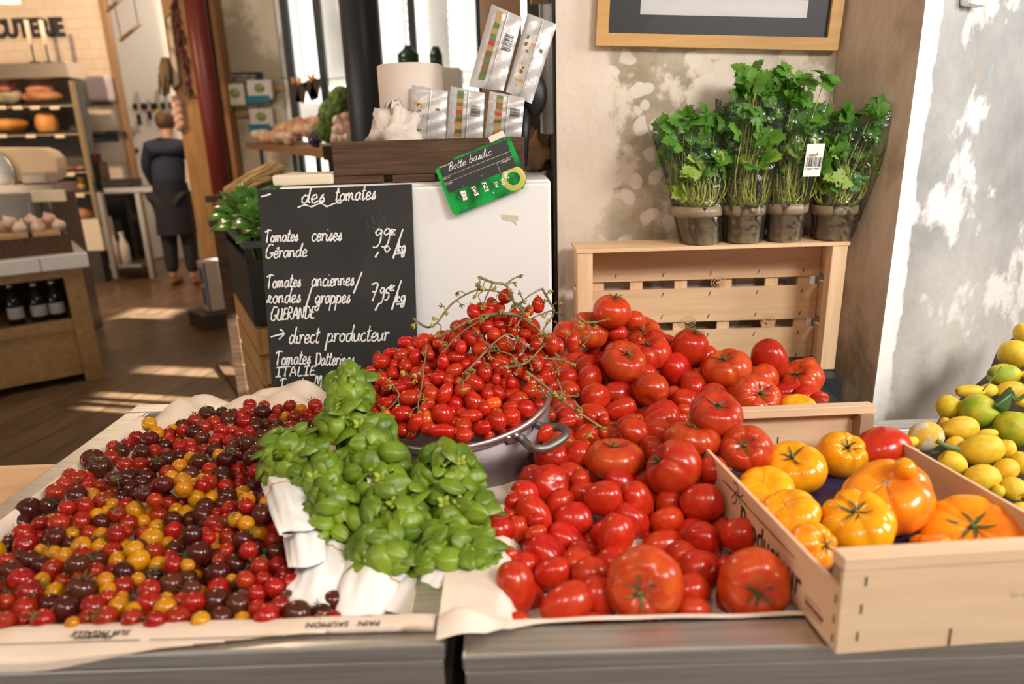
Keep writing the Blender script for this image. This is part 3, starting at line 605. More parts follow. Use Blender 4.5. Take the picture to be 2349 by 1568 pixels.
packet(z4([(960, 25), (1290, 170), (1085, 950), (712, 905)]), 1.60, 'tall silver packet with photo strip stacked leaning above the others', 'strip', lean=0.02)
packet(z4([(1340, 120), (1655, 240), (1385, 1090), (1110, 960)]), 1.615, 'tall silver packet with orange fruit print leaning against the wall', 'fruit', lean=0.02)
rl_ = onY(946, 250, 1.70); rb = thing('paper_roll', 'big roll of cream paper standing in the dark crate', 'paper roll', (rl_[0], 1.70, cz0+0.02))
rh = onY(946, 152, 1.70)[2]; rr_ = 0.075
MB().lathe([(0.02, cz0+0.02), (rr_, cz0+0.02), (rr_, rh), (rr_-0.004, rh+0.002), (0.022, rh+0.002), (0.022, cz0+0.05)], 40, (rl_[0], 1.70, 0)).build('wound_paper', mat('cream_roll', (0.72, 0.60, 0.52), 0.85), rb)
MB().lathe([(0.0215, cz0+0.05), (0.0215, rh+0.003), (0.019, rh+0.003), (0.019, cz0+0.05)], 24, (rl_[0], 1.70, 0)).build('core', mat('cardboard', (0.40, 0.28, 0.17), 0.8), rb)
def crumple(p, th, a):
    k = 1+0.22*math.sin(5*a+3*th)+0.16*math.sin(9*th+2*a)+0.1*math.sin(14*a-7*th); return p*k
cp = onY(908, 290, 1.585); MB().ball((cp[0], 1.585, cz0+0.088), (0.05, 0.035, 0.062), 26, 18, fn=crumple).build('crumpled_paper', mat('crumpled_tissue', (0.72, 0.61, 0.54), 0.85, bump=0.3, bscale=30), label='crumpled cream tissue paper stuffed in the left of dark crate', cat='paper')
db = onY(1225, 205, 1.66); MB().ball((db[0], 1.67, db[2]-0.01), (0.03, 0.03, 0.05), 18, 12).tube([(db[0]-0.02, 1.665, db[2]-0.03), (db[0]-0.03, 1.66, cz0+0.02)], 0.012).build('black_scoop', M_BLACK, label='black scoop sticking out behind the silver packets', cat='scoop')
bp0 = onY(628, 420, 1.50)[0]; bp1 = onY(766, 420, 1.50)[0]
MB().box(((bp0+bp1)/2, 1.56, fz+0.013), (bp1-bp0, 0.14, 0.022)).build('cutting_board', mat('cream_board', (0.78, 0.66, 0.50), 0.5), label='small cream board lying on the fridge left of the dark crate', cat='board', bevel=0.005)
# green price tag
z7 = lambda q: [(980+x/7.468, 290+y/7.468) for x, y in q]
TN = np.array([0, -1.0, 0.10]); TN /= np.linalg.norm(TN); TO = onY(1105, 400, 1.440)
tp = lambda q, lift: [onP(x, y, TO, TN) + TN*lift for x, y in z7(q)]
tg = thing('price_tag', 'green and black plastic price tag hung tilted on the dark crate', 'price tag', TO)
M_GREEN = mat('tag_green', (0.01, 0.36, 0.06), 0.25, col2=(0.008, 0.10, 0.02), nscale=18, lo=0.42, hi=0.62)
MB().slab(tp([(140, 745), (200, 700), (440, 605), (470, 535), (1370, 172), (1420, 195), (1690, 850), (1690, 960), (1640, 1065), (500, 1520), (440, 1490)], 0), TN*0.0022).build('card', M_GREEN, tg)
MB().slab(tp([(205, 712), (430, 610), (455, 575), (1350, 228), (1530, 690), (370, 1142)], 0.0023), TN*0.0004).build('slate_panel', mat('tag_black', (0.03, 0.03, 0.032), 0.4), tg)
ln = MB(); 
for q in ([(262, 885), (1425, 425)], [(305, 975), (1460, 510)], [(1190, 625), (1255, 790)]): ln.ribbon(tp(q, 0.0028), 0.0008, TN)
ux_ = tp([(305, 975), (1460, 510)], 0); uxv = ux_[1]-ux_[0]; uxv /= np.linalg.norm(uxv); uyv = np.cross(TN, uxv); Rt = np.stack([uxv, uyv, TN], 1)
for body, q, s in (('Produit', (285, 680), 0.0052), ('Variete', (335, 885), 0.005), ('Origine', (375, 975), 0.005), ('Categorie', (1335, 590), 0.006)):
    V, Fc = text_mesh(body, s, mat4(Rt, tp([q], 0.0029)[0]), 0.0002); ln.add(V, Fc)
ln.build('rules', mat('tag_print', (0.75, 0.68, 0.58), 0.6), tg)
wn = MB()
for q in ([(565, 1115), (650, 1095), (695, 1245), (620, 1270)], [(750, 1045), (820, 1020), (885, 1165), (820, 1195)], [(935, 970), (1005, 955), (1060, 1095), (995, 1120)], [(1140, 960), (1195, 940), (1222, 1035), (1178, 1050)], [(1255, 910), (1305, 890), (1330, 990), (1290, 1005)]): wn.slab(tp(q, 0.0023), TN*0.0006)
wn.build('number_window', mat('number_card', (0.85, 0.82, 0.74), 0.5), tg)
nb = MB()
for body, q, s in (('0', (818, 1107), 0.019), ('2', (1000, 1037), 0.019), ('0', (1183, 995), 0.012)): V, Fc = text_mesh(body, s, mat4(Rt, tp([q], 0.0032)[0]), 0.0002); nb.add(V, Fc)
nb.build('price_digits', M_INK, tg)
nr = MB()
for body, q, s in (('0', (1295, 948), 0.011), ('le', (630, 1150), 0.006), ('Pack', (645, 1205), 0.006)): V, Fc = text_mesh(body, s, mat4(Rt, tp([q], 0.0032)[0]), 0.0002); nr.add(V, Fc)
nr.build('red_print', mat('red_ink', (0.7, 0.05, 0.08), 0.5), tg)
nw = MB()
for body, q, s in (('€', (1355, 850), 0.016), (',', (1125, 1100), 0.016)): V, Fc = text_mesh(body, s, mat4(Rt, tp([q], 0.0030)[0]), 0.0002, 0.0002); nw.add(V, Fc)
nw.build('white_print', mat('white_ink', (0.8, 0.85, 0.75), 0.5), tg)
hw_ = MB(); TO3 = TO + TN*0.003
for body, xa, ya, xb, yb in (('Botte', 1028, 393, 1068, 378), ('basilic', 1076, 374, 1127, 355)): write(hw_, body, xa, ya, xb, yb, 8, TO3, TN, 0.0016, 0.1, 0.0002)
hw_.build('chalk_writing', mat('chalk', (0.78, 0.77, 0.75), 0.95), tg)
cc = tp([(1480, 890)], 0.0023)[0]
MB().lathe([(0.0135, 0), (0.0245, 0.0003), (0.0250, 0)], 30, cc, Rt).build('yellow_sheen', mat('sheen_yellow', (0.50, 0.47, 0.10), 0.4), tg)  # yellow sheen on the tag, put in as a coloured ring
ho = MB()
for q in ((1140, 305), (1318, 238), (930, 850), (610, 1025), (538, 1228), (1462, 885)): ho.lathe([(0.0, 0.0004), (0.0022, 0.0004), (0.0028, 0)], 12, tp([q], 0.0026)[0], Rt)
ho.build('rivet', M_STAPLE, tg)
MB().slab(tp([(1045, 185), (1295, 70), (1340, 170), (1080, 282)], 0.0028), TN*0.0008).build('tape', mat('masking_tape', (0.78, 0.66, 0.55), 0.7), tg)
# ------------------------------------------------------------------ framed poster
FYY = WALLY-0.022
def fq(x, y): return onY(x, y, FYY)
bl, br = fq(1367, 104), fq(1922, 116); ex = br-bl; wF = np.linalg.norm(ex); ex /= wF; ez = np.array([-ex[2], 0, ex[0]]); hF = 0.42
fr_ = thing('framed_poster', 'wooden framed poster with black mat hanging on the flaked wall', 'picture', bl)
fw = 0.026; fl_ = lambda u, v, d=0: bl + ex*u + ez*v + np.array([0, d, 0])
f_ = MB()
for a in ([(0, 0), (wF, 0), (wF-fw, fw), (fw, fw)], [(0, hF), (wF, hF), (wF-fw, hF-fw), (fw, hF-fw)], [(0, 0), (fw, fw), (fw, hF-fw), (0, hF)], [(wF, 0), (wF-fw, fw), (wF-fw, hF-fw), (wF, hF)]):
    f_.slab([fl_(u, v) for u, v in a], (0, 0.018, 0))
f_.build('frame', wood('frame_oak', (0.62, 0.36, 0.12), (0.52, 0.28, 0.085), 0, 4, 0.45, 0.05), fr_)
MB().slab([fl_(u, v, 0.012) for u, v in ((fw, fw), (wF-fw, fw), (wF-fw, hF-fw), (fw, hF-fw))], (0, 0.004, 0)).build('mat_board', mat('black_mat', (0.03, 0.03, 0.032), 0.5), fr_)
pw0 = 0.095; pb = 0.066
MB().slab([fl_(u, v, 0.0105) for u, v in ((pw0, pb), (wF-0.075, pb), (wF-0.075, hF-pb), (pw0, hF-pb))], (0, 0.001, 0)).build('print', mat('poster_paper', (0.80, 0.77, 0.74), 0.7), fr_)
MB().slab([fl_(u, v, 0.0098) for u, v in ((pw0, pb+0.036), (wF-0.075, pb+0.036), (wF-0.075, hF-pb-0.04), (pw0, hF-pb-0.04))], (0, 0.0005, 0)).build('red_field', mat('poster_red', (0.45, 0.03, 0.06), 0.7), fr_)
MB().add([fl_(u, v, 0.007) for u, v in ((fw, fw), (wF-fw, fw), (wF-fw, hF-fw), (fw, hF-fw))], [(0, 1, 2, 3)]).build('glass', film('picture_glass', (0.98, 0.98, 0.98), 0.03, 0.02), fr_)
sw = onP(2216, 3, (PX, PY, 0), (uy, -ux, 0)); Rsw = np.array([[ux, uy, 0], [uy, -ux, 0], [0, 0, 1]], float).T
s_ = thing('switch_box', 'white plastic switch box at the top of the grey patched wall', 'switch', sw)
MB().box(sw + np.array([uy, -ux, 0])*0.014 + np.array([0, 0, 0.03]), (0.064, 0.026, 0.085), Rsw).build('cover', mat('switch_white', (0.82, 0.80, 0.76), 0.4), s_, bevel=0.008)
MB().box(sw + np.array([uy, -ux, 0])*0.030 + np.array([0, 0, 0.035]), (0.035, 0.006, 0.045), Rsw).build('rocker', mat('switch_white_2', (0.86, 0.84, 0.80), 0.3), s_, bevel=0.002)
# metal upright and wooden bracket at the wall end
MB().box((X0-0.03, 2.20, 1.75), (0.03, 0.03, 3.5)).build('steel_post', mat('polished_post', (0.25, 0.19, 0.14), 0.3, 0.9), kind='structure')
sb = onY(1257, 5, 1.72); MB().box((sb[0]-0.012, 1.74, sb[2]+0.03), (0.05, 0.12, 0.04)).build('shelf_bracket', M_PALE, label='wooden shelf end above the silver packets at wall corner', cat='shelf')
# ------------------------------------------------------------------ standing crate against the wall
a = onY(1325, 575, 1.50); b2 = onY(1958, 580, 1.50); SZ1 = 1.112; SZ0 = 0.822; sx0, sx1 = a[0], b2[0]-0.012
sc = thing('wooden_crate', 'pale wooden slatted crate standing on its side against the wall', 'crate', ((sx0+sx1)/2, 1.55, SZ0), rot=(0, 0, 0))
pwid = 0.034; yb = 1.612
for x in (sx0+pwid/2, sx1-pwid/2): MB().box((x, 1.518, (SZ0+SZ1)/2), (pwid, 0.030, SZ1-SZ0)).build('corner_post', M_PALEZ, sc, bevel=0.0015)
for x in (sx0+0.004, sx1-0.004): 
    for z0_, z1_ in ((SZ0, SZ0+0.085), (SZ0+0.105, SZ0+0.19), (SZ0+0.21, SZ1)): MB().box((x, 1.574, (z0_+z1_)/2), (0.007, 0.080, z1_-z0_)).build('end_board', M_PALEZ, sc)
MB().box(((sx0+sx1)/2, 1.559, SZ1+0.004), (sx1-sx0+0.006, 0.118, 0.008)).build('top_board', M_PALE, sc, bevel=0.001)
stp = MB(); zt_ = SZ1
for k, hgt in enumerate((0.087, 0.083, 0.086)):
    z1_ = zt_ - 0.002; z0_ = z1_ - hgt; zt_ = z0_ - 0.0195
    MB().box(((sx0+sx1)/2, yb, (z0_+z1_)/2), (sx1-sx0-0.02, 0.006, hgt)).build('slat', M_PALE, sc)
    for xb in (0.17, 0.36, 0.55, 0.74, 0.92):
        for zz in (z0_+0.014, z1_-0.014):
            x = sx0+(sx1-sx0)*xb; stp.box((x, yb-0.0035, zz), (0.0018, 0.001, 0.011), rot3(0, 0.35, 0))
stp.build('staple', M_STAPLE, sc)
for xb in (0.10, 0.255, 0.435, 0.615, 0.80, 0.93): MB().box((sx0+(sx1-sx0)*xb, yb+0.008, (SZ0+SZ1)/2), (0.030, 0.009, SZ1-SZ0-0.004)).build('batten', M_PALEZ, sc)
for x, y in ((1578, 738), (1762, 738), (1648, 648)):
    kn = MB()
    c = onY(x, y, yb-0.0032)
    for r, w_ in ((0.019, 0.002), (0.013, 0.0022), (0.006, 0.006)): kn.lathe([(r-w_, 0), (r, 0)], 20, c - np.array([0, 0.0002, 0]), np.array([[1, 0, 0], [0, 0, -1], [0, 0.75, 0]], float))
    kn.build('knot', mat('knot_brown', (0.55, 0.33, 0.16), 0.7), sc)
# ------------------------------------------------------------------ crate of yellow tomatoes
def euler_zxy(a, b, c):
    ca, sa, cb, sb, cc, sc_ = math.cos(a), math.sin(a), math.cos(b), math.sin(b), math.cos(c), math.sin(c)
    return np.array([[ca, -sa, 0], [sa, ca, 0], [0, 0, 1]]) @ np.array([[1, 0, 0], [0, cb, -sb], [0, sb, cb]]) @ np.array([[cc, 0, sc_], [0, 1, 0], [-sc_, 0, cc]])
YO = np.array([0.3088, 0.552, 0.8666]); YR = euler_zxy(0.0736, -0.0665, 0.0166); YW, YL, YH, YS = 0.302, 0.4547, 0.1023, 0.0684
yp = lambda u, v, w: YO + YR @ np.array([u, v, w])
yc = thing('wooden_crate', 'shallow pale wooden crate of yellow tomatoes overhanging the steel counter edge', 'crate', YO)
def ybox(mb, u0, u1, v0, v1, w0, w1, mt=0): return mb.box(yp((u0+u1)/2, (v0+v1)/2, (w0+w1)/2), (u1-u0, v1-v0, w1-w0), YR, mt)
M_PL = wood('poplar_ply', (0.72, 0.52, 0.34), (0.64, 0.44, 0.27), 0, 4, 0.6, 0.04); M_PLY = wood('poplar_ply_long', (0.74, 0.50, 0.32), (0.66, 0.43, 0.26), 1, 4, 0.6, 0.04)
for v0, nm in ((0, 'front_board'), (YL-0.005, 'back_board')):
    ybox(MB(), 0.0, YW, v0, v0+0.005, 0.0, YH-0.014).build(nm, M_PL, yc)
for v0 in (0.0, YL-0.022): ybox(MB(), 0, YW, v0, v0+0.022, YH-0.0135, YH).build('top_rail', M_PL, yc, bevel=0.001)
for u0 in (0.0, YW-0.005): ybox(MB(), u0, u0+0.005, 0.0055, YL-0.0055, 0.0, YS).build('side_board', M_PLY, yc)
for u0 in (0.0055, YW-0.0275):
    for v0 in (0.0055, YL-0.0275): ybox(MB(), u0, u0+0.022, v0, v0+0.022, 0.006, YH-0.014).build('corner_block', mat('raw_block', (0.34, 0.22, 0.12), 0.7), yc)
ybox(MB(), 0.0055, YW-0.0055, 0.0055, YL-0.0055, 0.0, 0.005).build('bottom_board', M_PL, yc)
s_ = MB()
for u, w in ((0.022, 0.078), (0.020, 0.048), (0.019, 0.018)): ybox(s_, u, u+0.0016, -0.0008, 0, w-0.005, w+0.005)
for u, w in ((0.20, 0.088), (0.115, 0.010)): ybox(s_, u, u+0.0018, -0.0010, 0, w-0.009, w+0.010)
ybox(s_, 0.199, 0.201, 0, 0.014, YH, YH+0.0008)
for w in (0.055, 0.033, 0.012): ybox(s_, -0.0008, 0, 0.008, 0.0095, w-0.005, w+0.004)
for u in (0.06, 0.15): ybox(s_, u, u+0.0016, YL-0.006, YL-0.0052, 0.03, 0.05)
s_.build('staple', M_STAPLE, yc)
Rs = YR @ np.array([[0, 0, -1.0], [-1, 0, 0], [0, 1, 0]])      # lettering on the left side board, read from outside
pi_ = MB(); V, Fc = text_mesh('Producteur', 0.045, mat4(Rs, yp(-0.0004, 0.155, 0.026)), 0.0002, 0.0006, 'CENTER', 0.78); pi_.add(V, Fc)
sp = lambda v, w: yp(-0.0005, v, w)
NL = YR @ np.array([-1.0, 0, 0])
for q in ([(0.30, 0.050), (0.24, 0.0515), (0.20, 0.050), (0.09, 0.051)], [(0.262, 0.063), (0.252, 0.064), (0.246, 0.058), (0.244, 0.05), (0.236, 0.044)], [(0.252, 0.052), (0.25, 0.044), (0.254, 0.036), (0.262, 0.034)], [(0.246, 0.052), (0.236, 0.055), (0.230, 0.061)], [(0.25, 0.056), (0.258, 0.047), (0.265, 0.04)]): pi_.ribbon([sp(v, w) for v, w in smoothpts([(a, b, 0) for a, b in q], 4) for v, w in [(v, w)]] if False else [sp(p[0], p[1]) for p in smoothpts([(a, b, 0) for a, b in q], 4)], 0.0024, NL)
pi_.build('stencil_lettering', M_INK, yc)
r_ = MB(); V, Fc = text_mesh('tomates', 0.011, mat4(Rs, yp(-0.0004, 0.045, 0.018)), 0.0002, 0.0002); r_.add(V, Fc)
r_.ribbon([sp(0.062, 0.024), sp(0.03, 0.026)], 0.0012, NL).ribbon([sp(0.062, 0.010), sp(0.03, 0.011)], 0.0012, NL)
r_.build('red_stamp', mat('brown_red_ink', (0.22, 0.05, 0.03), 0.7), yc)
Rfz = YR @ np.array([[1.0, 0, 0], [0, 0, -1], [0, 1, 0]])
st_ = MB(); V, Fc = text_mesh('02 41 23 77 77 02', 0.0085, mat4(Rfz, yp(0.205, -0.0003, 0.052)), 0.0001); st_.add(V, Fc); st_.build('faint_stamp', mat('faint_grey_ink', (0.50, 0.37, 0.25), 0.8), yc)
lin = MB(); lin.grid(lambda u, v: yp(0.03+u*(YW-0.06), 0.028+v*(YL-0.056), 0.0075+0.001*math.sin(20*u+13*v)), 16, 20)
cA = yp(0.235, YL-0.03, 0.008)
lin.slab([yp(0.20, YL-0.033, 0.009), yp(0.262, YL-0.033, 0.009), yp(0.225, YL-0.028, 0.036)], YR @ np.array([0, 0.0008, 0]))
lin.build('tray_liner', mat('blue_black_liner', (0.012, 0.011, 0.03), 0.45, col2=(0.03, 0.024, 0.075), nscale=7), label='dark blue paper liner lying in the yellow tomato crate', cat='paper')
# ================================================================== FRUIT
def unit_mesh(name, m, seg, rings, fn): return MB().ball((0, 0, 0), 1, seg, rings, fn=fn).mesh(name, m)
def cherry_fn(seed):
    r = random.Random(seed); a, b = r.uniform(0, 6), r.uniform(0.01, 0.03)
    def fn(p, th, ph):
        q = p*(1+b*math.sin(2*ph+a)); q[2] -= 0.13*math.exp(-(th/0.28)**2); return q
    return fn
def plum_fn(seed):
    r = random.Random(seed); a = r.uniform(0, 6); k = r.uniform(0.02, 0.05)
    def fn(p, th, ph):
        q = p.copy(); s = math.sin(th); q[:2] *= (abs(s)**0.86)/(s+1e-9)*(1+k*math.cos(3*ph+a)) if s > 1e-6 else 0
        q[:2] *= 1+0.06*p[2]; q[2] -= 0.10*math.exp(-(th/0.22)**2); q[2] += 0.05*math.exp(-((PI-th)/0.16)**2); return q
    return fn
def beef_fn(seed, n=6, depth=0.10, dim=0.30, flat=0.80, asym=0.05):
    r = random.Random(seed); ph0 = [r.uniform(-0.25, 0.25) for _ in range(n)]; am = [r.uniform(0.4, 1.25) for _ in range(n)]; w = [r.uniform(0.12, 0.22) for _ in range(n)]; a0 = r.uniform(0, 6)
    def fn(p, th, ph):
        k = 1+asym*math.cos(ph+a0)+asym*0.6*math.cos(2*ph+2*a0)
        for i in range(n):
            d = (ph-(2*PI*i/n+ph0[i])+PI) % (2*PI)-PI; k -= depth*am[i]*math.exp(-(d/w[i])**2)*(0.25+0.75*math.exp(-((th-0.55)/0.75)**2))
        s = math.sin(th); sq = s**0.9 if s > 1e-6 else 0
        q = np.array([sq*math.cos(ph)*k, sq*math.sin(ph)*k, math.cos(th)*flat*(0.4+0.6*k)])
        q[2] -= dim*math.exp(-(th/0.42)**2); q[2] += 0.10*math.exp(-((PI-th)/0.30)**2); return q
    return fn
def datt_fn(seed):
    r = random.Random(seed); a = r.uniform(0, 6)
    def fn(p, th, ph):
        q = p.copy(); q[:2] *= (1-0.10*p[2])*(1+0.02*math.cos(4*ph+a)); q[2] += 0.06*math.exp(-((PI-th)/0.2)**2)-0.05*math.exp(-(th/0.25)**2); return q
    return fn
def lemon_fn(seed):
    r = random.Random(seed); a = r.uniform(0, 6); k = r.uniform(0.16, 0.26)
    def fn(p, th, ph):
        q = p.copy(); q[2] += k*math.exp(-((PI-th)/0.30)**2)+0.10*math.exp(-(th/0.28)**2); q[:2] *= 1+0.03*math.sin(3*ph+a)*math.sin(2*th+a); return q
    return fn
def tom(name, c1, c2, rough=0.22, vary=0.12, hue=0.008, ns=2.2, lo=0.4, hi=0.75): return mat(name, c1, rough, col2=c2, nscale=ns, ndetail=2, lo=lo, hi=hi, vary=vary, hue=hue, coat=0.12, spec=0.36, bump=0.012, bscale=60)
T_RED = tom('tomato_red', (0.50, 0.026, 0.007), (0.56, 0.055, 0.011), hue=0.004)
T_PLUM = tom('plum_red', (0.46, 0.020, 0.006), (0.53, 0.042, 0.009), hue=0.004)
T_BEEF = tom('beef_red', (0.48, 0.028, 0.008), (0.56, 0.085, 0.014), 0.24, hue=0.004, lo=0.35, hi=0.8)
T_DATT = tom('datterini_red', (0.44, 0.016, 0.005), (0.53, 0.036, 0.008), 0.17, hue=0.004)
T_DATO = tom('datterini_orange', (0.80, 0.16, 0.012), (0.62, 0.06, 0.012), 0.17)
T_CR = tom('cherry_red', (0.27, 0.010, 0.004), (0.40, 0.032, 0.008), 0.17, 0.2, 0.005)
T_CD = tom('cherry_dark', (0.052, 0.012, 0.006), (0.115, 0.014, 0.007), 0.16, 0.3, 0.015, lo=0.35, hi=0.8)
T_CY = tom('cherry_yellow', (0.50, 0.19, 0.004), (0.62, 0.29, 0.008), 0.18, 0.10, 0.01)
T_YEL = tom('beef_yellow', (0.84, 0.33, 0.004), (0.92, 0.42, 0.008), 0.2, 0.04, 0.006)
T_ORA = tom('beef_orange', (0.88, 0.32, 0.006), (0.84, 0.17, 0.012), 0.22, 0.03, 0.004, ns=1.4, lo=0.42, hi=0.68)
T_LEM = mat('lemon_yellow', (0.76, 0.46, 0.015), 0.42, col2=(0.80, 0.56, 0.04), nscale=3, vary=0.06, hue=0.012, bump=0.18, bscale=34, spec=0.4)
T_LIM = mat('lemon_green', (0.60, 0.52, 0.03), 0.4, col2=(0.28, 0.40, 0.02), nscale=1.1, lo=0.40, hi=0.62, bump=0.18, bscale=34, spec=0.4)
T_MLD = mat('lemon_mouldy', (0.74, 0.44, 0.03), 0.55, col2=(0.66, 0.62, 0.52), nscale=1.0, lo=0.5, hi=0.6, bump=0.3, bscale=30)
M_CAL = mat('calyx_green', (0.045, 0.085, 0.022), 0.6, col2=(0.09, 0.12, 0.04), nscale=6, vary=0.3)
M_CALD = mat('calyx_dry', (0.20, 0.17, 0.05), 0.65, col2=(0.50, 0.36, 0.05), nscale=3, lo=0.42, hi=0.62, vary=0.3)
M_VINE = mat('vine_stem', (0.15, 0.125, 0.055), 0.65, col2=(0.24, 0.20, 0.085), nscale=30, vary=0.2, bump=0.1)
def calyx(name, m, seed, n=6, L=0.62, w=0.09, top=0.83, lift=0.25, stem=0.3, stemr=0.06, thick=0.012):
    r = random.Random(seed); b = MB()
    for k in range(n):
        a = 2*PI*k/n + r.uniform(-0.2, 0.2); Lk = L*r.uniform(0.7, 1.2); lf = lift*r.uniform(0.2, 1.8); d = np.array([math.cos(a), math.sin(a), 0]); t = np.array([-math.sin(a), math.cos(a), 0]); tw = r.uniform(-0.3, 0.3)
        rows = []
        for j in range(6):
            s = j/5; ww = w*(0.55+1.0*s-1.5*s*s) if s < 0.95 else 0.004
            c = d*(0.04+Lk*s*(1-0.15*s)) + np.array([0, 0, top + 0.04*math.sin(PI*s) + lf*s*s]) + t*tw*s*s*L
            rows.append((c-t*ww, c+np.array([0, 0, -0.02]), c+t*ww))
        b.add([p for row in rows for p in row], [(3*i+q, 3*i+3+q, 3*i+4+q, 3*i+1+q) for i in range(5) for q in range(2)], 0, True)
    b.tube(smoothpts([(0, 0, top-0.03), (0.02, 0.01, top+stem*0.5), (r.uniform(-.08, .08), r.uniform(-.08, .08), top+stem)], 3), stemr, 7)
    return b.mesh(name, m)
CAL_C = [calyx('calyx', M_CAL, s, 6, 0.85, 0.10, 0.86, 0.35, 0.38, 0.055) for s in (1, 2, 3)]
CAL_B = [calyx('calyx', M_CAL, s, 6, 0.50, 0.05, 0.50, 0.16, 0.16, 0.055) for s in (4, 5, 6)]
CAL_P = [calyx('calyx', M_CAL, s, 6, 0.60, 0.06, 0.88, 0.14, 0.14, 0.06) for s in (7, 8)]
CAL_D = [calyx('calyx', M_CALD, s, 5, 0.75, 0.10, 0.94, 0.22, 0.20, 0.06) for s in (9, 10, 11)]
CHERRY = {c: [unit_mesh('cherry_tomato', m, 24, 15, cherry_fn(s)) for s in (1, 2, 3)] for c, m in (('R', T_CR), ('D', T_CD), ('Y', T_CY))}
PLUM = [unit_mesh('plum_tomato', T_PLUM, 40, 28, plum_fn(s)) for s in range(4)]
ROUND = [unit_mesh('round_tomato', T_RED, 44, 28, beef_fn(s, 4, 0.025, 0.14, 0.92, 0.02)) for s in range(3)]
BEEF = [unit_mesh('beefsteak_tomato', T_BEEF, 72, 40, beef_fn(s, 6+s % 3, 0.095, 0.30, 0.80, 0.05)) for s in range(5)]
DATT = [unit_mesh('datterini_tomato', T_DATT, 24, 18, datt_fn(s)) for s in range(3)]; DATO = unit_mesh('datterini_tomato', T_DATO, 24, 18, datt_fn(9))
def place(name, me, c, R, scale, label, cat, group=None, cal=None):
    o = bpy.data.objects.new(name, me); COL.objects.link(o)
    M = mat4(R, c) @ Matrix.Diagonal((*[float(s) for s in scale], 1)); o.matrix_world = M
    tag(o, label, cat, group)
    if cal is not None:
        k = bpy.data.objects.new('calyx', cal); COL.objects.link(k); k.parent = o
    return o
def img_dir(ang, toward=0.0):    # direction in the picture plane, ang clockwise from up; toward tips it at the viewer
    d = UP*math.cos(ang) + RIGHT*math.sin(ang); return d*math.sqrt(1-toward*toward) - FWD*toward
def relax(I, it=80, slack=0.90, lo=-0.05, hi=0.06):
    n = len(I); px = np.array([i['px'] for i in I]); py = np.array([i['py'] for i in I]); rp = np.array([i['r'] for i in I]); d = np.array([i['d'] for i in I]); d0 = d.copy()
    V = FWD[None] + np.outer((px-W/2)/F, RIGHT) - np.outer((py-H/2)/F, UP)
    for _ in range(it):
        P = CAM + V*d[:, None]; R = rp*d/F
        D = np.linalg.norm(P[:, None]-P[None], axis=2); ov = (R[:, None]+R[None])*slack - D; np.fill_diagonal(ov, -1)
        i, j = np.where(np.triu(ov, 1) > 0.0003)
        if len(i) == 0: break
        for a, b in zip(i, j):
            o = ov[a, b]
            if d[a] > d[b]: a, b = b, a
            d[a] -= 0.22*o*(1 if not I[a].get('fix') else 0.2); d[b] += 0.30*o
        d = np.clip(d, d0+lo, d0+hi)
    for k in range(n): I[k]['d'] = float(d[k])
    return I
def fillers(I, poly, step, r, back, depth, seed, minvis=0.14, jitter=0.45):
    """fruit of the layer below, kept only where it shows in the gaps"""
    g = random.Random(seed); P = np.array([[i['px'], i['py'], i['r']] for i in I]); out = []
    def inside(x, y):
        c = False; n = len(poly)
        for a in range(n):
            (x1, y1), (x2, y2) = poly[a], poly[a-1]
            if (y1 > y) != (y2 > y) and x < (x2-x1)*(y-y1)/(y2-y1)+x1: c = not c
        return c
    xs = [p[0] for p in poly]; ys = [p[1] for p in poly]; y = min(ys); row = 0
    while y < max(ys):
        rr = r(y); x = min(xs) + (row % 2)*rr*step/2
        while x < max(xs):
            X = x+g.uniform(-1, 1)*rr*jitter; Y = y+g.uniform(-1, 1)*rr*jitter
            if inside(X, Y):
                vis = 0
                for k in range(28):
                    a = k*2.4; q = rr*math.sqrt((k+0.5)/28); sx, sy = X+q*math.cos(a), Y+q*math.sin(a)
                    if not np.any((P[:, 0]-sx)**2+(P[:, 1]-sy)**2 < P[:, 2]**2): vis += 1
                if vis/28 > minvis: out.append(dict(px=X, py=Y, r=rr*g.uniform(0.9, 1.05), d=depth(X, Y)+back*rr*depth(X, Y)/F, fill=True))
            x += rr*step
        y += rr*step*0.8; row += 1
    return out
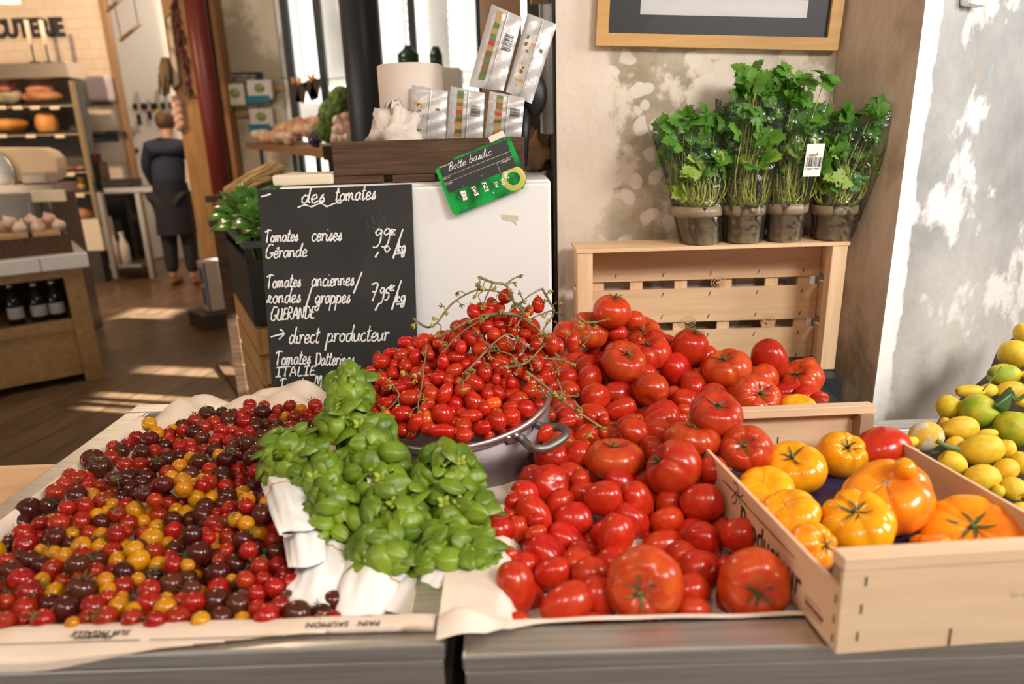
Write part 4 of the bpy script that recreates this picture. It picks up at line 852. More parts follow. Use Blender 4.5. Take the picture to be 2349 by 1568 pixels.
# ------------------------------------------------------------------ mixed cherry tomatoes on the left tray (x, y, r in a 2.3475x view starting at pixel row 900)
CT = """Y805,170,38 R1345,65,33 R1338,103,35 D1115,118,45 D1235,145,48 D1415,108,44 R1498,100,35 R1562,72,33 Y1620,90,30 R1697,72,36 R1720,108,30 R1052,155,40 R1095,185,38 R1152,163,40 R1190,205,38 R1315,160,40 R1475,150,38 R1585,133,35 R1655,118,32 R1680,152,35 Y1540,130,28 D1372,185,35 D1430,172,30 D1475,197,30 R985,205,32 Y930,195,25 R735,245,38 R685,285,38 D805,250,44 R910,225,35 R905,265,38 R970,290,38 D1045,215,40 D1088,245,40 R1168,258,40 R1025,280,35 R1290,222,33 R1340,212,30 D1405,240,38 D1330,268,40 R1230,262,32 D1250,305,36 R612,295,35 D655,315,40 R600,355,45 D500,362,58 D540,405,62 D765,322,42 R830,317,40 R1100,305,28 D1160,312,42 R1415,290,30 D905,355,42 Y1030,355,38 Y970,400,42 D1070,370,45 D1220,370,52 D1290,332,35 D1352,352,45 R670,388,40 R758,390,44 D850,385,42 R1130,415,40 R1290,420,42 R1380,425,45 R905,432,42 D1025,440,42 D1200,455,55 Y1090,470,35 R415,465,48 R375,445,36 R345,495,40 R480,490,36 R540,510,45 D610,465,42 D683,455,48 D790,455,52 D685,515,52 D775,545,45 D878,490,42 Y985,475,44 Y990,517,46 R1095,500,40 R1215,510,45 R1290,495,32 D1370,505,45 D1445,500,35 R300,540,50 D410,555,55 D265,610,50 D155,635,65 R555,582,46 R453,610,46 R360,620,42 Y605,598,33 Y585,642,38 R682,600,38 R832,580,40 R912,592,42 R985,595,35 Y1058,568,44 Y1137,567,38 D1228,558,50 Y1305,540,42 Y1330,580,44 D1430,570,42 Y1442,597,42 D1105,612,45 Y725,635,48 Y800,645,35 R630,655,46 R855,662,45 Y945,632,35 Y1000,650,44 D1090,660,48 R1165,650,32 R1237,625,45 R1325,612,42 D1410,655,50 Y520,660,36 R317,700,50 R220,705,42 R435,695,52 D545,700,44 R690,707,46 Y770,695,38 D930,685,45 R1150,705,48 Y1268,685,40 Y1325,705,42 R1490,722,48 Y1390,755,50 Y378,690,28 R130,755,52 D38,830,48 R140,815,58 D295,785,55 R215,775,35 Y385,760,38 R480,760,45 Y545,768,42 R625,765,50 R775,755,38 Y845,725,44 Y815,785,55 R935,745,46 D1030,770,55 R1125,785,35 R1230,780,48 D1310,795,52 R1475,795,50 D1560,770,42 Y435,830,48 Y540,830,42 R605,855,50 Y720,845,48 R830,852,45 Y905,810,36 D950,842,52 D1072,865,64 Y1155,845,35 R1220,852,42 R1338,850,48 D1480,857,52 D380,815,40 Y220,845,30 Y285,870,45 Y345,885,50 R445,880,45 D415,930,58 D525,900,48 Y640,910,52 Y745,905,55 Y850,925,44 R935,930,50 Y1010,930,35 D1270,920,52 R1395,935,48 R1495,940,52 R1175,905,35 R30,905,42 D160,900,48 D218,935,53 D62,962,60 R285,960,60 R510,965,50 D665,970,55 D825,1000,52 D1015,1000,45 D1175,975,62 Y1058,985,30 R112,1010,65 Y225,1010,40 R345,1020,48 R420,1000,32 Y565,1015,48 Y742,1005,38 D920,1035,60 Y1248,1005,30 R1320,1010,48 R1412,1010,45 R1568,1025,48 R155,1075,65 Y290,1080,52 D440,1060,72 R665,1045,55 R575,1110,46 Y580,1062,40 R800,1065,55 D1030,1060,48 R1180,1055,55 R1380,1085,48 R1475,1050,52 R130,1165,58 D260,1150,62 D355,1165,70 R500,1155,60 Y640,1155,55 Y715,1172,42 Y655,1105,35 R800,1135,62 Y890,1160,52 Y895,1115,40 R980,1125,48 R1040,1130,58 D1165,1130,72 D1280,1140,62 R1385,1170,52 R1505,1150,52 R30,1130,45 R30,1230,48 R130,1230,50 R230,1225,58 Y390,1240,35 R470,1220,48 R570,1215,65 R715,1225,58 R835,1230,52 R955,1220,68 Y1080,1230,50 D1190,1215,62 Y1305,1230,48 R1435,1210,66 D1600,1195,78 R1720,1235,45 R1800,1215,40 D1790,1120,55"""
def cherry_depth(px, py):
    v = ray(px, py); y = 0.9
    for _ in range(12):
        z = LZ(y)+0.026 + 0.012*math.exp(-((py-1150)/160)**2); y = (z-CAM[2])/v[2]*v[1]
    return y/v[1]
I = []
for s in CT.split():
    x, y, r = [float(q) for q in s[1:].split(',')]; px, py = x/2.3475, 900+y/2.3475; I.append(dict(px=px, py=py, r=r/2.3475*1.04, d=cherry_depth(px, py), k=s[0]))
TRAY = [(300, 1010), (440, 950), (600, 930), (735, 945), (745, 1000), (640, 1010), (610, 1080), (640, 1200), (680, 1290), (660, 1390), (780, 1370), (790, 1425), (5, 1425), (5, 1260), (60, 1180), (200, 1080)]
fl = fillers(I, TRAY, 1.75, lambda y: lerpf(y, [(930, 15), (1150, 19), (1420, 25)]), 0.95, cherry_depth, 5)
g_ = random.Random(3)
for f in fl: f['k'] = g_.choice('RRRDDDY')
I += fl
off = fillers(I, [(-300, 1428), (4, 1428), (4, 1235), (-60, 1260)], 1.9, lambda y: 27, 0.0, cherry_depth, 6)
for f in off: f['k'] = g_.choice('RRDDY'); f['fill'] = False
I += off; relax(I, 130, 0.95, -0.022, 0.055)
CZ = {'R': 'red', 'D': 'dark purple', 'Y': 'golden yellow'}
def zone(px, py):
    if py > 1375: return 'front row', 'along the front edge of the paper-lined tray'
    if px > 600 and py > 1080: return 'wraps', 'beside the white basil wraps'
    if py < 1000: return 'back', 'at the tray back near the chalkboard'
    if px + (py-930)*1.15 < 480: return 'rim', 'near the left steel rim of the tray'
    return 'middle', 'in the middle of the left tray'
special = {(155, 635): 'largest dark purple tomato lying against the left steel rim of the tray', (805, 170): 'lone golden cherry tomato at the back left corner by crumpled paper', (1345, 65): 'topmost red cherry tomato standing against paper left of the chalkboard', (1600, 1195): 'big dark cherry tomato in front of the left folded basil wrap', (1435, 1210): 'orange-red cherry tomato showing its stalk beside the front basil wrap'}
for n, i in enumerate(I):
    g_ = random.Random(n+11); c = atD(i['px'], i['py'], i['d']); R = i['r']*i['d']/F
    ax = img_dir(g_.uniform(0, 2*PI), g_.choice((-0.6, -0.3, 0.1, 0.45, 0.7))); f = frame_from(ax, (g_.random(), g_.random(), 0.3))
    el = g_.uniform(0.94, 1.12) if i['k'] != 'D' else g_.uniform(0.96, 1.14)
    zk, zt_ = zone(i['px'], i['py']); lab = '%s cherry tomato %s' % (CZ[i['k']], zt_); grp = '%s cherry tomatoes %s' % (CZ[i['k']], zt_)
    if i.get('fill'): lab = '%s cherry tomato sunk in a gap %s' % (CZ[i['k']], zt_); grp = lab.replace('tomato sunk', 'tomatoes sunk')
    else:
        for (sx, sy), t in special.items():
            if abs(i['px']*2.3475-sx) < 2 and abs((i['py']-900)*2.3475-sy) < 2: lab, grp = t, None
    place('cherry_tomato', g_.choice(CHERRY[i['k']]), c, f, (R, R, R*el), lab, 'tomato', grp, g_.choice(CAL_C) if g_.random() < (0.62 if not i.get('fill') else 0.25) else None)
# ------------------------------------------------------------------ big red tomatoes: kind, x, y, half width, half height, lean, calyx offset
A3 = lambda x, y: (1100+x/2.851, 950+y/2.851); A4 = lambda x, y: (1250+x/2.936, 550+y/2.936)
def red_depth(px, py): return lerpf(py, [(640, 1.50), (720, 1.46), (830, 1.40), (930, 1.27), (1060, 1.06), (1200, 0.92), (1350, 0.805), (1440, 0.755)]) + max(0, (1250-px))*0.0001
RT = []
def rt(view, k, x, y, rx, ry, ang=0.0, cal=None, lab=None, nod=0.0, m=None):
    px, py = view(x, y); s = 2.851 if view is A3 else 2.936
    RT.append(dict(k=k, px=px, py=py, rx=rx/s, ry=ry/s, r=math.sqrt(rx*ry)/s*0.96, d=red_depth(px, py)-nod, ang=math.radians(ang), cal=cal, lab=lab))
rt(A3, 'B', 1070, 1130, 258, 240, 0, (-0.15, 0.20), 'biggest ribbed beefsteak tomato at the front edge with its stalk facing out', 0.02)
rt(A3, 'B', 1790, 1125, 240, 228, 0, (0.24, 0.30), 'large smooth beefsteak tomato in the front right corner against the yellow crate', 0.02)
rt(A3, 'P', 235, 1130, 128, 175, -12, None, 'upright plum tomato at the front beside the basil leaves', 0.01)
rt(A3, 'P', 570, 1243, 130, 188, 62, None, 'plum tomato lying sideways at the very front on the cream paper', 0.01)
rt(A3, 'P', 450, 945, 130, 190, -42, None, 'slanting plum tomato just behind the one lying at the front')
rt(A3, 'P', 1415, 1040, 128, 155, 12, None, 'plum tomato standing between the two big front beefsteaks')
rt(A3, 'R', 1390, 1285, 115, 98, 0, None, 'round red tomato low between the two big front beefsteaks')
rt(A3, 'R', 720, 1050, 122, 122, 0, (0.3, 0.9), 'round red tomato behind the left side of the biggest beefsteak')
rt(A3, 'P', 890, 797, 118, 152, 14, None, 'upright plum tomato with pale tip behind the biggest beefsteak', 0.01)
rt(A3, 'P', 1205, 858, 102, 150, 88, None, 'plum tomato lying level behind the biggest beefsteak')
rt(A3, 'P', 1475, 835, 112, 138, -28, None, 'plum tomato leaning left behind the pair of front beefsteaks')
rt(A3, 'R', 1705, 790, 130, 122, 0, None, 'dark round tomato touching the crate side beneath its black swoosh')
rt(A3, 'P', 565, 822, 100, 142, -60, None, 'soft plum tomato tilted behind the slanting front one')
rt(A3, 'P', 612, 687, 110, 130, 80, None, 'dark plum tomato lying level below the dimpled round one')
rt(A3, 'P', 810, 547, 116, 130, 78, None, 'squat plum tomato below the wide ribbed beefsteak', 0.01)
rt(A3, 'P', 1030, 577, 105, 150, -22, None, 'long plum tomato with a yellow tip below the twin-lobed beefsteak')
rt(A3, 'R', 1225, 692, 114, 95, 0, None, 'small round tomato with an orange blossom dot in the middle of the heap')
rt(A3, 'P', 1455, 578, 122, 145, 75, None, 'plump plum tomato right below the twin-lobed beefsteak')
rt(A3, 'R', 1605, 600, 85, 135, 0, None, 'shaded tomato squeezed against the outside of the yellow crate', -0.02)
rt(A3, 'R', 465, 465, 134, 140, 0, (0.28, -0.25), 'round tomato with a small dimple facing out below the pot handle', 0.01)
rt(A3, 'P', 360, 650, 100, 135, -40, None, 'plum tomato lying left of the dark level one beside the basil')
rt(A3, 'P', 120, 770, 105, 110, 0, None, 'tomato peeping out from the right edge of the basil')
rt(A3, 'B', 880, 292, 206, 142, 0, (0.0, -0.96), 'wide ribbed beefsteak tomato in the middle with calyx on top', 0.02)
rt(A3, 'B', 1262, 362, 192, 188, -20, (-0.75, -0.55), 'twin-lobed beefsteak tomato right of the wide ribbed one', 0.06)
rt(A3, 'R', 1530, 365, 92, 106, 0, None, 'small tomato resting on the back end of crate side board', 0.05)
rt(A3, 'B', 1390, 160, 190, 122, 4, (0.2, -0.96), 'flattened beefsteak tomato right above the twin-lobed one', 0.09)
rt(A3, 'B', 1735, 222, 158, 165, 0, (0.02, -0.22), 'beefsteak tomato with green star calyx facing out behind the yellow crate corner', 0.085)
rt(A3, 'B', 520, 232, 120, 128, 0, (0.5, 0.1), 'lobed beefsteak tomato under the pot handle with dry calyx')
rt(A3, 'R', 885, 112, 102, 55, 0, (0, -0.9), 'flat tomato peeping out above the wide ribbed beefsteak', -0.03)
rt(A3, 'P', 985, 82, 70, 110, 80, (0.6, -0.5), 'dark plum tomato with its calyx beside the vine tip', -0.01)
rt(A3, 'P', 1172, 50, 80, 132, 60, None, 'long plum tomato lying under the back beefsteaks')
rt(A3, 'R', 330, 420, 60, 105, 0, None, 'dusky tomato in the shade between pot and dimpled one', -0.03)
rt(A3, 'R', 1120, 200, 70, 65, 0, None, 'dark tomato wedged between the wide and twin-lobed beefsteaks', -0.04)
rt(A3, 'P', 1060, 800, 60, 95, 10, None, 'dark plum tomato in the gap right of the upright plum one', -0.05)
rt(A3, 'P', 725, 850, 70, 85, 0, None, 'dark plum tomato in the gap left of the upright plum one', -0.05)
rt(A3, 'R', 1560, 1300, 100, 90, 0, None, 'shadowed round tomato between right beefsteak and the paper edge', -0.05)
rt(A3, 'P', 250, 745, 75, 85, 0, None, 'small soft tomato beside the basil edge', -0.01)
rt(A3, 'R', 640, 920, 70, 60, 0, None, 'orange-red tomato in the gap behind the front plum ones', -0.04)
rt(A4, 'R', 455, 482, 126, 116, 25, (0.2, -0.9), 'topmost red tomato leaning on the left post of the standing crate', 0.03)
rt(A4, 'R', 600, 545, 72, 72, 0, None, 'pale-lit tomato tucked behind the topmost one')
rt(A4, 'B', 305, 610, 142, 132, 0, (0.1, -0.75), 'big beefsteak tomato behind the vine tips at the back left')
rt(A4, 'R', 130, 620, 70, 85, 0, None, 'tomato in the shadow beside the fridge at the back left', -0.02)
rt(A4, 'R', 490, 632, 62, 58, 0, None, 'small round tomato right of the big back-left beefsteak')
rt(A4, 'B', 655, 640, 125, 78, 0, (0.0, -0.5), 'dark-topped beefsteak tomato behind the one with pointed calyx', -0.02)
rt(A4, 'B', 705, 768, 138, 122, 0, (-0.2, -0.85), 'beefsteak tomato under the spiky calyx in the back middle', 0.0)
rt(A4, 'B', 530, 826, 158, 146, 0, (0.30, -0.68), 'orange-red beefsteak tomato with spiky calyx in the back left', 0.03)
rt(A4, 'R', 975, 730, 122, 148, -20, (0.3, -0.8), 'tall oval tomato standing before the lower slat of the crate', 0.01)
rt(A4, 'R', 830, 685, 42, 60, 0, None, 'sliver of a tomato between the back middle ones', -0.03)
rt(A4, 'P', 880, 880, 105, 128, -25, None, 'shiny oval tomato below the tall oval one')
rt(A4, 'R', 718, 1007, 118, 120, 0, None, 'round glossy tomato in the centre of the back heap', 0.01)
rt(A4, 'B', 1217, 865, 160, 130, 0, (-0.15, -0.80), 'wide beefsteak tomato with upright calyx below the crate slats', 0.02)
rt(A4, 'P', 1520, 806, 116, 146, -28, None, 'smooth tall tomato leaning back inside the standing crate', 0.01)
rt(A4, 'B', 1450, 942, 118, 110, 0, None, 'tomato behind the ribbed one at the lower right of standing crate', -0.01)
rt(A4, 'B', 1728, 945, 148, 122, 0, (-0.35, -0.6), 'notched beefsteak tomato at the right end of the standing crate', 0.01)
rt(A4, 'R', 1742, 840, 80, 45, 0, None, 'tomato hidden in the right corner of the standing crate', -0.03)
rt(A4, 'B', 1428, 1067, 166, 116, 0, (0.30, -0.42), 'ribbed beefsteak tomato with calyx just above the yellow crate board', 0.03)
rt(A4, 'B', 1155, 1182, 184, 140, 0, (0.2, -0.72), 'big beefsteak tomato leaning on the back board of yellow crate', 0.17)
rt(A4, 'R', 1140, 1055, 118, 75, 0, (0.2, -0.3), 'tomato with dark calyx behind the big one on the back board', -0.01)
rt(A4, 'P', 1000, 1010, 80, 92, 0, None, 'streaky plum tomato in the middle of the back heap', -0.01)
rt(A4, 'R', 1030, 900, 52, 42, 0, None, 'small tomato in the gap left of the wide beefsteak', -0.03)
rt(A4, 'R', 870, 1050, 62, 78, 0, None, 'orange-lit oval tomato right of the round glossy one', -0.01)
rt(A4, 'P', 487, 1030, 82, 105, 85, None, 'dark plum tomato under the orange-red beefsteak', -0.02)
rt(A4, 'P', 283, 872, 95, 106, 5, None, 'dark oval tomato right of the vine below the back-left beefsteak')
rt(A4, 'R', 340, 1067, 108, 105, 0, (0.75, 0.1), 'round tomato with a dimple at its right side by the vine', 0.01)
rt(A4, 'R', 115, 872, 85, 112, 0, None, 'tomato behind the cut vine stem at the pot edge')
rt(A4, 'R', 155, 1020, 80, 80, 0, None, 'tomato with a pale spot crossed by green vine stems')
rt(A4, 'P', 510, 1140, 75, 112, 70, None, 'plum tomato lying below the dark one in the back heap')
rt(A4, 'R', 130, 1150, 92, 66, 0, None, 'tomato half under the vine right of the pot rim', -0.01)
rt(A4, 'P', 775, 1192, 102, 138, 60, None, 'long plum tomato crossing the centre below the round glossy one', 0.01)
rt(A4, 'R', 935, 1150, 52, 50, 0, None, 'small tomato in the gap right of the long crossing plum one', -0.03)
rt(A4, 'R', 900, 1215, 72, 42, 0, None, 'tomato half hidden under the big back-board beefsteak', -0.03)
rt(A4, 'P', 580, 1242, 70, 112, 80, None, 'plum tomato with drying calyx above the dark one by the vine tip')
rt(A4, 'R', 1600, 1085, 52, 46, 0, None, 'small round tomato above the yellow crate back board', -0.01)
rt(A4, 'R', 1850, 1068, 60, 36, 0, None, 'sliver of tomato above the right end of yellow crate back board', -0.01)
POLY = [(1300, 760), (1420, 700), (1600, 800), (1700, 860), (1880, 880), (1900, 920), (1720, 955), (1640, 1090), (1740, 1260), (1800, 1410), (1200, 1430), (1140, 1330), (1150, 1170), (1230, 1080), (1260, 960)]
fl = fillers(RT, POLY, 1.7, lambda y: lerpf(y, [(700, 30), (950, 34), (1200, 40), (1420, 46)]), 0.9, red_depth, 9, 0.10)
for f in fl: f.update(k='P', rx=f['r']*0.9, ry=f['r']*1.1, ang=random.Random(f['px']).uniform(0, 3), cal=None, lab=None)
RT += fl; relax(RT, 100, 0.84, -0.04, 0.05)
for n, i in enumerate(RT):
    g_ = random.Random(n+5); c = atD(i['px'], i['py'], i['d']); s = i['d']/F; rx, ry = i['rx']*s, i['ry']*s
    if i['cal']:
        ax = facing(i['px'], i['py'], *i['cal'])
    elif i['k'] == 'P': ax = img_dir(i['ang'], g_.uniform(-0.25, 0.25))
    else: ax = img_dir(i['ang']+g_.uniform(-0.6, 0.6), g_.uniform(-0.75, -0.3))
    f = frame_from(ax, RIGHT if abs(ax @ RIGHT) < 0.8 else UP)
    if i['k'] == 'P':
        a, b = min(rx, ry), max(rx, ry); sc_ = (a, a, b); me = g_.choice(PLUM); nm = 'plum_tomato'; cl_ = CAL_P
    elif i['k'] == 'R':
        up = UP*math.cos(0); vert = abs(ax @ UP); sc_ = (rx, rx, ry) if vert > 0.6 else (rx, ry, min(rx, ry)*1.02); sc_ = tuple(x*1.02 for x in sc_)
        f = frame_from(ax, RIGHT if abs(ax @ RIGHT) < 0.8 else UP); f = np.stack([f[:, 0], f[:, 1], f[:, 2]], 1)
        if vert <= 0.6: sc_ = (math.sqrt(rx*ry),)*2 + (math.sqrt(rx*ry),)
        me = g_.choice(ROUND); nm = 'round_tomato'; cl_ = CAL_P
    else:
        q = max(rx, ry); vert = abs(ax @ UP)
        sc_ = (q, q, q*0.98) if abs(ax @ FWD) > 0.6 else (rx, rx, ry/0.86)
        me = BEEF[g_.randrange(5)]; nm = 'beefsteak_tomato'; cl_ = CAL_B
    lab = i['lab']; grp = None
    if lab is None: lab = 'dark plum tomato deep in a gap of the red tomato heap'; grp = 'plum tomatoes deep in the gaps of the red heap'
    place(nm, me, c, f, sc_, lab, 'tomato', grp, g_.choice(cl_) if i['cal'] and i['lab'] and 'dimple' not in i['lab'] else None)
# ------------------------------------------------------------------ yellow and orange tomatoes in the crate
A5 = lambda x, y: (1600+x/2.279, 880+y/2.279)
def crate_depth(px, py, h): n = YR[:, 2]; o = yp(0.1, 0.2, h); v = ray(px, py); return ((o-CAM) @ n)/(v @ n)
YT = [('Y', 495, 432, 158, 116, (0.06, -0.62), 'yellow ribbed tomato with green calyx at the back left of its crate', 8, 0.07, 0),
      ('Y', 745, 368, 125, 138, (0.45, -0.42), 'yellow ribbed tomato behind the red one in the crate', 8, 0.08, 0),
      ('S', 970, 348, 160, 126, None, 'single smooth red tomato lying in the yellow tomato crate', 3, 0.02, 0.015),
      ('O', 1000, 585, 225, 160, (-0.1, -0.62), 'big lumpy orange tomato with scar and knob in the crate middle', 5, 0.17, 0.01),
      ('Y', 352, 556, 150, 88, (0.0, -0.72), 'yellow tomato with pale scar against the left crate side', 6, 0.08, 0),
      ('Y', 475, 672, 152, 104, (-0.2, -0.7), 'yellow ribbed tomato in front of the scarred one on the left', 7, 0.11, 0),
      ('O', 612, 850, 135, 150, (0.75, -0.1), 'deeply ribbed golden tomato pressed in the front left crate corner', 9, 0.15, 0.0),
      ('Y', 835, 712, 188, 125, (0.0, -0.55), 'lobed golden tomato with dry calyx near the front board', 7, 0.20, 0.0),
      ('O', 1450, 775, 238, 95, (0.0, -0.55), 'wide lobed orange tomato behind the front board at right', 8, 0.16, 0.0),
      ('O', 1225, 822, 100, 45, None, 'orange tomato just showing over the front board', 6, 0.1, 0.0)]
for n, (k, x, y, rx, ry, cal, lab, lobes, dep, nod) in enumerate(YT):
    px, py = A5(x, y); rx /= 2.279; ry /= 2.279; d = 1.0
    for _ in range(8): h = 0.009+0.86*min(rx, ry)*d/F; d = crate_depth(px, py, h)
    d -= nod; s = d/F; c = atD(px, py, d)
    if cal: ax = facing(px, py, *cal)
    else: ax = img_dir(0.4 if k == 'S' else 0, -0.3)
    f = frame_from(ax, RIGHT); me = unit_mesh('beefsteak_tomato', {'Y': T_YEL, 'O': T_ORA, 'S': T_RED}[k], 88, 44, beef_fn(40+n, lobes, dep, 0.12 if k == 'S' else 0.24, 0.9 if k == 'S' else 0.74, 0.06))
    vert = abs(ax @ UP)
    sc_ = (rx*s, rx*s, rx*s) if k == 'O' and n == 6 else ((rx*s, rx*s, ry*s/0.80) if vert > 0.5 else (math.sqrt(rx*ry)*s*1.04,)*2 + (math.sqrt(rx*ry)*s,))
    if k == 'S': f = frame_from(img_dir(1.2, -0.2), UP); sc_ = (ry*s, ry*s, rx*s*1.05)
    o = place('beefsteak_tomato' if k != 'S' else 'round_tomato', me, c, f, sc_, lab, 'tomato', None, g_.choice(CAL_B) if cal and n not in (3, 4, 5) else None)
    if n == 3:
        kb = MB().ball((-0.12, 0.52, 0.62), (0.26, 0.24, 0.30), 22, 14); b_ = bpy.data.objects.new('knob', kb.mesh('knob', T_ORA)); COL.objects.link(b_); b_.parent = o
        sc2 = MB().lathe([(0.0, 0.50), (0.07, 0.505), (0.11, 0.49), (0.12, 0.45)], 16); b_ = bpy.data.objects.new('scar', sc2.mesh('scar', mat('cork_scar', (0.36, 0.24, 0.12), 0.8))); COL.objects.link(b_); b_.parent = o
px, py = A4(1712, 1090)
me = unit_mesh('beefsteak_tomato', T_YEL, 72, 40, beef_fn(77, 6, 0.07, 0.2, 0.8)); d = red_depth(px, py)-0.06; s = d/F
place('beefsteak_tomato', me, atD(px, py+8, d), frame_from(UP*0.9-FWD*0.4), (40*s, 40*s, 28*s), 'yellow tomato peeping over the back board of its crate', 'tomato')
# ------------------------------------------------------------------ lemons
A6 = lambda x, y: (1900+x/3.136, 700+y/3.136)
LM = [('Y', 1390, 208, 80, 50, 80, 'yellow lemon highest at the right frame edge'), ('Y', 1345, 352, 112, 110, 20, 'large round yellow lemon high at the right edge'), ('G', 1265, 502, 84, 120, 85, 'lime-green nippled lemon pointing left near the top'), ('Y', 1020, 618, 48, 112, 85, 'small lemon with long nipple pointing left on the heap edge'),
      ('Y', 1150, 612, 48, 72, 80, 'orange-yellow lemon behind the green one'), ('Y', 1310, 612, 68, 108, 80, 'yellow lemon under the lime-green nippled one'), ('Y', 870, 728, 86, 92, 30, 'smooth yellow lemon touching the grey wall'), ('G', 1080, 762, 124, 132, 60, 'big green-yellow lemon with a leaf at its right'),
      ('G', 1340, 885, 130, 142, 10, 'large greenish lemon at the right edge below the leaf'), ('Y', 955, 882, 86, 132, 80, 'rough yellow lemon with a grey scar below the green one'), ('Y', 835, 855, 36, 60, 10, 'lemon sliver behind the rough scarred one'), ('M', 705, 938, 106, 124, 85, 'mouldy white-topped lemon nearest the grey wall corner'),
      ('Y', 600, 978, 36, 52, 80, 'yellow lemon peeping above the crate side'), ('Y', 915, 1000, 58, 72, 70, 'yellow lemon behind the big level one'), ('Y', 895, 1132, 82, 108, -55, 'orange-tinged lemon against the crate side'), ('Y', 1107, 1038, 112, 160, 70, 'large pale lemon lying level in the middle of lemons', ), ('Y', 1285, 1035, 62, 82, 0, 'deep yellow lemon right of the large level one'),
      ('Y', 1110, 1242, 100, 132, 80, 'pale yellow lemon lying by the crate side'), ('Y', 1280, 1178, 76, 96, 60, 'rough lemon between the pale one and right edge'), ('Y', 1385, 1132, 62, 92, 0, 'lemon cut by the right frame edge mid-height'), ('Y', 1332, 1322, 90, 96, 170, 'lemon with a dark stalk scar facing out'), ('Y', 1385, 1465, 52, 74, 80, 'lowest lemon by the crate side at right edge'), ('Y', 1225, 1335, 42, 52, 0, 'lemon half hidden under the scarred-stalk one'), ('Y', 1150, 920, 34, 72, 85, 'orange lemon sliver behind the large level one'), ('Y', 1392, 700, 42, 42, 0, 'yellow lemon behind the leaf stalk at right edge'), ('Y', 1405, 505, 25, 40, 0, 'lemon at the right edge beside the lime-green one')]
LMESH = {k: [unit_mesh('lemon', m, 40, 26, lemon_fn(s)) for s in range(3)] for k, m in (('Y', T_LEM), ('G', T_LIM), ('M', T_MLD))}
def lem_depth(px, py): return lerpf(py, [(740, 1.58), (850, 1.38), (950, 1.21), (1050, 1.09), (1160, 1.00)])
LI = []
for q in LM:
    k, x, y, a, b, ang, lab = q; px, py = A6(x, y); LI.append(dict(k=k, px=px, py=py, a=a/3.136, b=b/3.136, r=math.sqrt(a*b)/3.136, d=lem_depth(px, py), ang=math.radians(ang), lab=lab))
for x, y, k in ((2400, 800, 'Y'), (2395, 880, 'Y'), (2460, 850, 'Y'), (2420, 960, 'G'), (2490, 940, 'Y'), (2400, 1040, 'Y'), (2480, 1030, 'Y'), (2430, 1120, 'Y'), (2510, 1110, 'Y'), (2420, 1200, 'Y'), (2500, 1190, 'Y')): LI.append(dict(k=k, px=x, py=y, a=31, b=40, r=34, d=lem_depth(x, y), ang=random.Random(x).uniform(0, 3), lab='lemon of the heap reaching past the right frame edge'))
relax(LI, 80, 0.86, -0.04, 0.06)
for n, i in enumerate(LI):
    s = i['d']/F; tw = 0.85 if 'dark stalk' in i['lab'] else random.Random(n).uniform(-0.2, 0.3); ax = -img_dir(i['ang'], tw) if i['lab'].find('left') < 0 else img_dir(math.radians(88), 0.1)
    o = place('lemon', LMESH[i['k']][n % 3], atD(i['px'], i['py'], i['d']), frame_from(ax, UP), (i['a']*s, i['a']*s, i['b']*s*0.94), i['lab'], 'lemon', 'lemons past the frame edge' if 'reaching past' in i['lab'] else None)
    if 'stalk' in i['lab'] and 'dark' in i['lab']:
        b_ = bpy.data.objects.new('stalk_scar', MB().lathe([(0, -1.12), (0.11, -1.11), (0.13, -1.0)], 12).mesh('stalk_scar', mat('stalk_brown', (0.05, 0.03, 0.015), 0.8))); COL.objects.link(b_); b_.parent = o
lb = thing('lemon_sprig', 'green lemon leaf and stalk between the two greenish lemons', 'leaf', atD(2310, 915, 1.19))
M_LL = leafmat('citrus_leaf', (0.03, 0.09, 0.02), (0.07, 0.16, 0.04), 0.2)
MB().grid(lambda u, v: tuple(atD(2285+v*38+8*math.sin(PI*v), 930-v*30+(u-0.5)*52*math.sin(PI*(0.08+0.9*v))**0.7, 1.19-0.012*math.cos((u-0.5)*3))), 6, 10).build('leaf', M_LL, lb)
MB().tube(smoothpts([atD(2318, 905, 1.19), atD(2332, 918, 1.185), atD(2352, 905, 1.18)], 4), 0.003, 7).tube([atD(2332, 918, 1.185), atD(2322, 896, 1.19)], 0.0028, 7).build('stalk', mat('citrus_stalk', (0.10, 0.16, 0.05), 0.6), lb)
lb = thing('lemon_twig', 'short green twig with withered leaves between lemons and crate side', 'twig', atD(2165, 1025, 1.075))
MB().tube(smoothpts([atD(2148, 1010, 1.08), atD(2170, 1022, 1.075), atD(2200, 1030, 1.08)], 4), 0.004, 7).build('stalk', mat('citrus_stalk', (0.10, 0.16, 0.05), 0.6), lb)
MB().grid(lambda u, v: tuple(atD(2135+v*35, 1040-v*12+(u-0.5)*24*math.sin(PI*(0.1+0.85*v)), 1.088+0.004*math.sin(8*u))), 4, 8).build('leaf', mat('withered_leaf', (0.035, 0.045, 0.012), 0.7), lb)
MB().tube([atD(2255, 895, 1.24), atD(2297, 842, 1.27)], 0.0014, 6).build('dry_stalk', M_VINE, label='thin dark dry stalk sticking up between lemons', cat='stalk')
lc = thing('lemon_crate', 'dark low crate under the heap of lemons', 'crate', (1.0, 1.2, 0.816))
M_LC = mat('crate_shade_dark', (0.03, 0.025, 0.02), 0.6)  # dark tone stands in for the shadow in the gaps of the lemons
lz = lambda x, y: (x, y, 0.816 if y < 0.95 else 0.816+(y-0.95)*0.10)
LP_ = [lz(*q) for q in ((0.64, 0.82), (1.28, 0.82), (1.28, 1.62), (1.10, 1.47), (1.00, 1.35), (0.88, 1.25), (0.80, 1.18), (0.69, 1.06))]
MB().add(LP_+[(x, y, z-0.008) for x, y, z in LP_], [tuple(range(8)), tuple(range(15, 7, -1))]+[(k, 8+k, 8+(k+1) % 8, (k+1) % 8) for k in range(8)]).build('base', M_LC, lc)
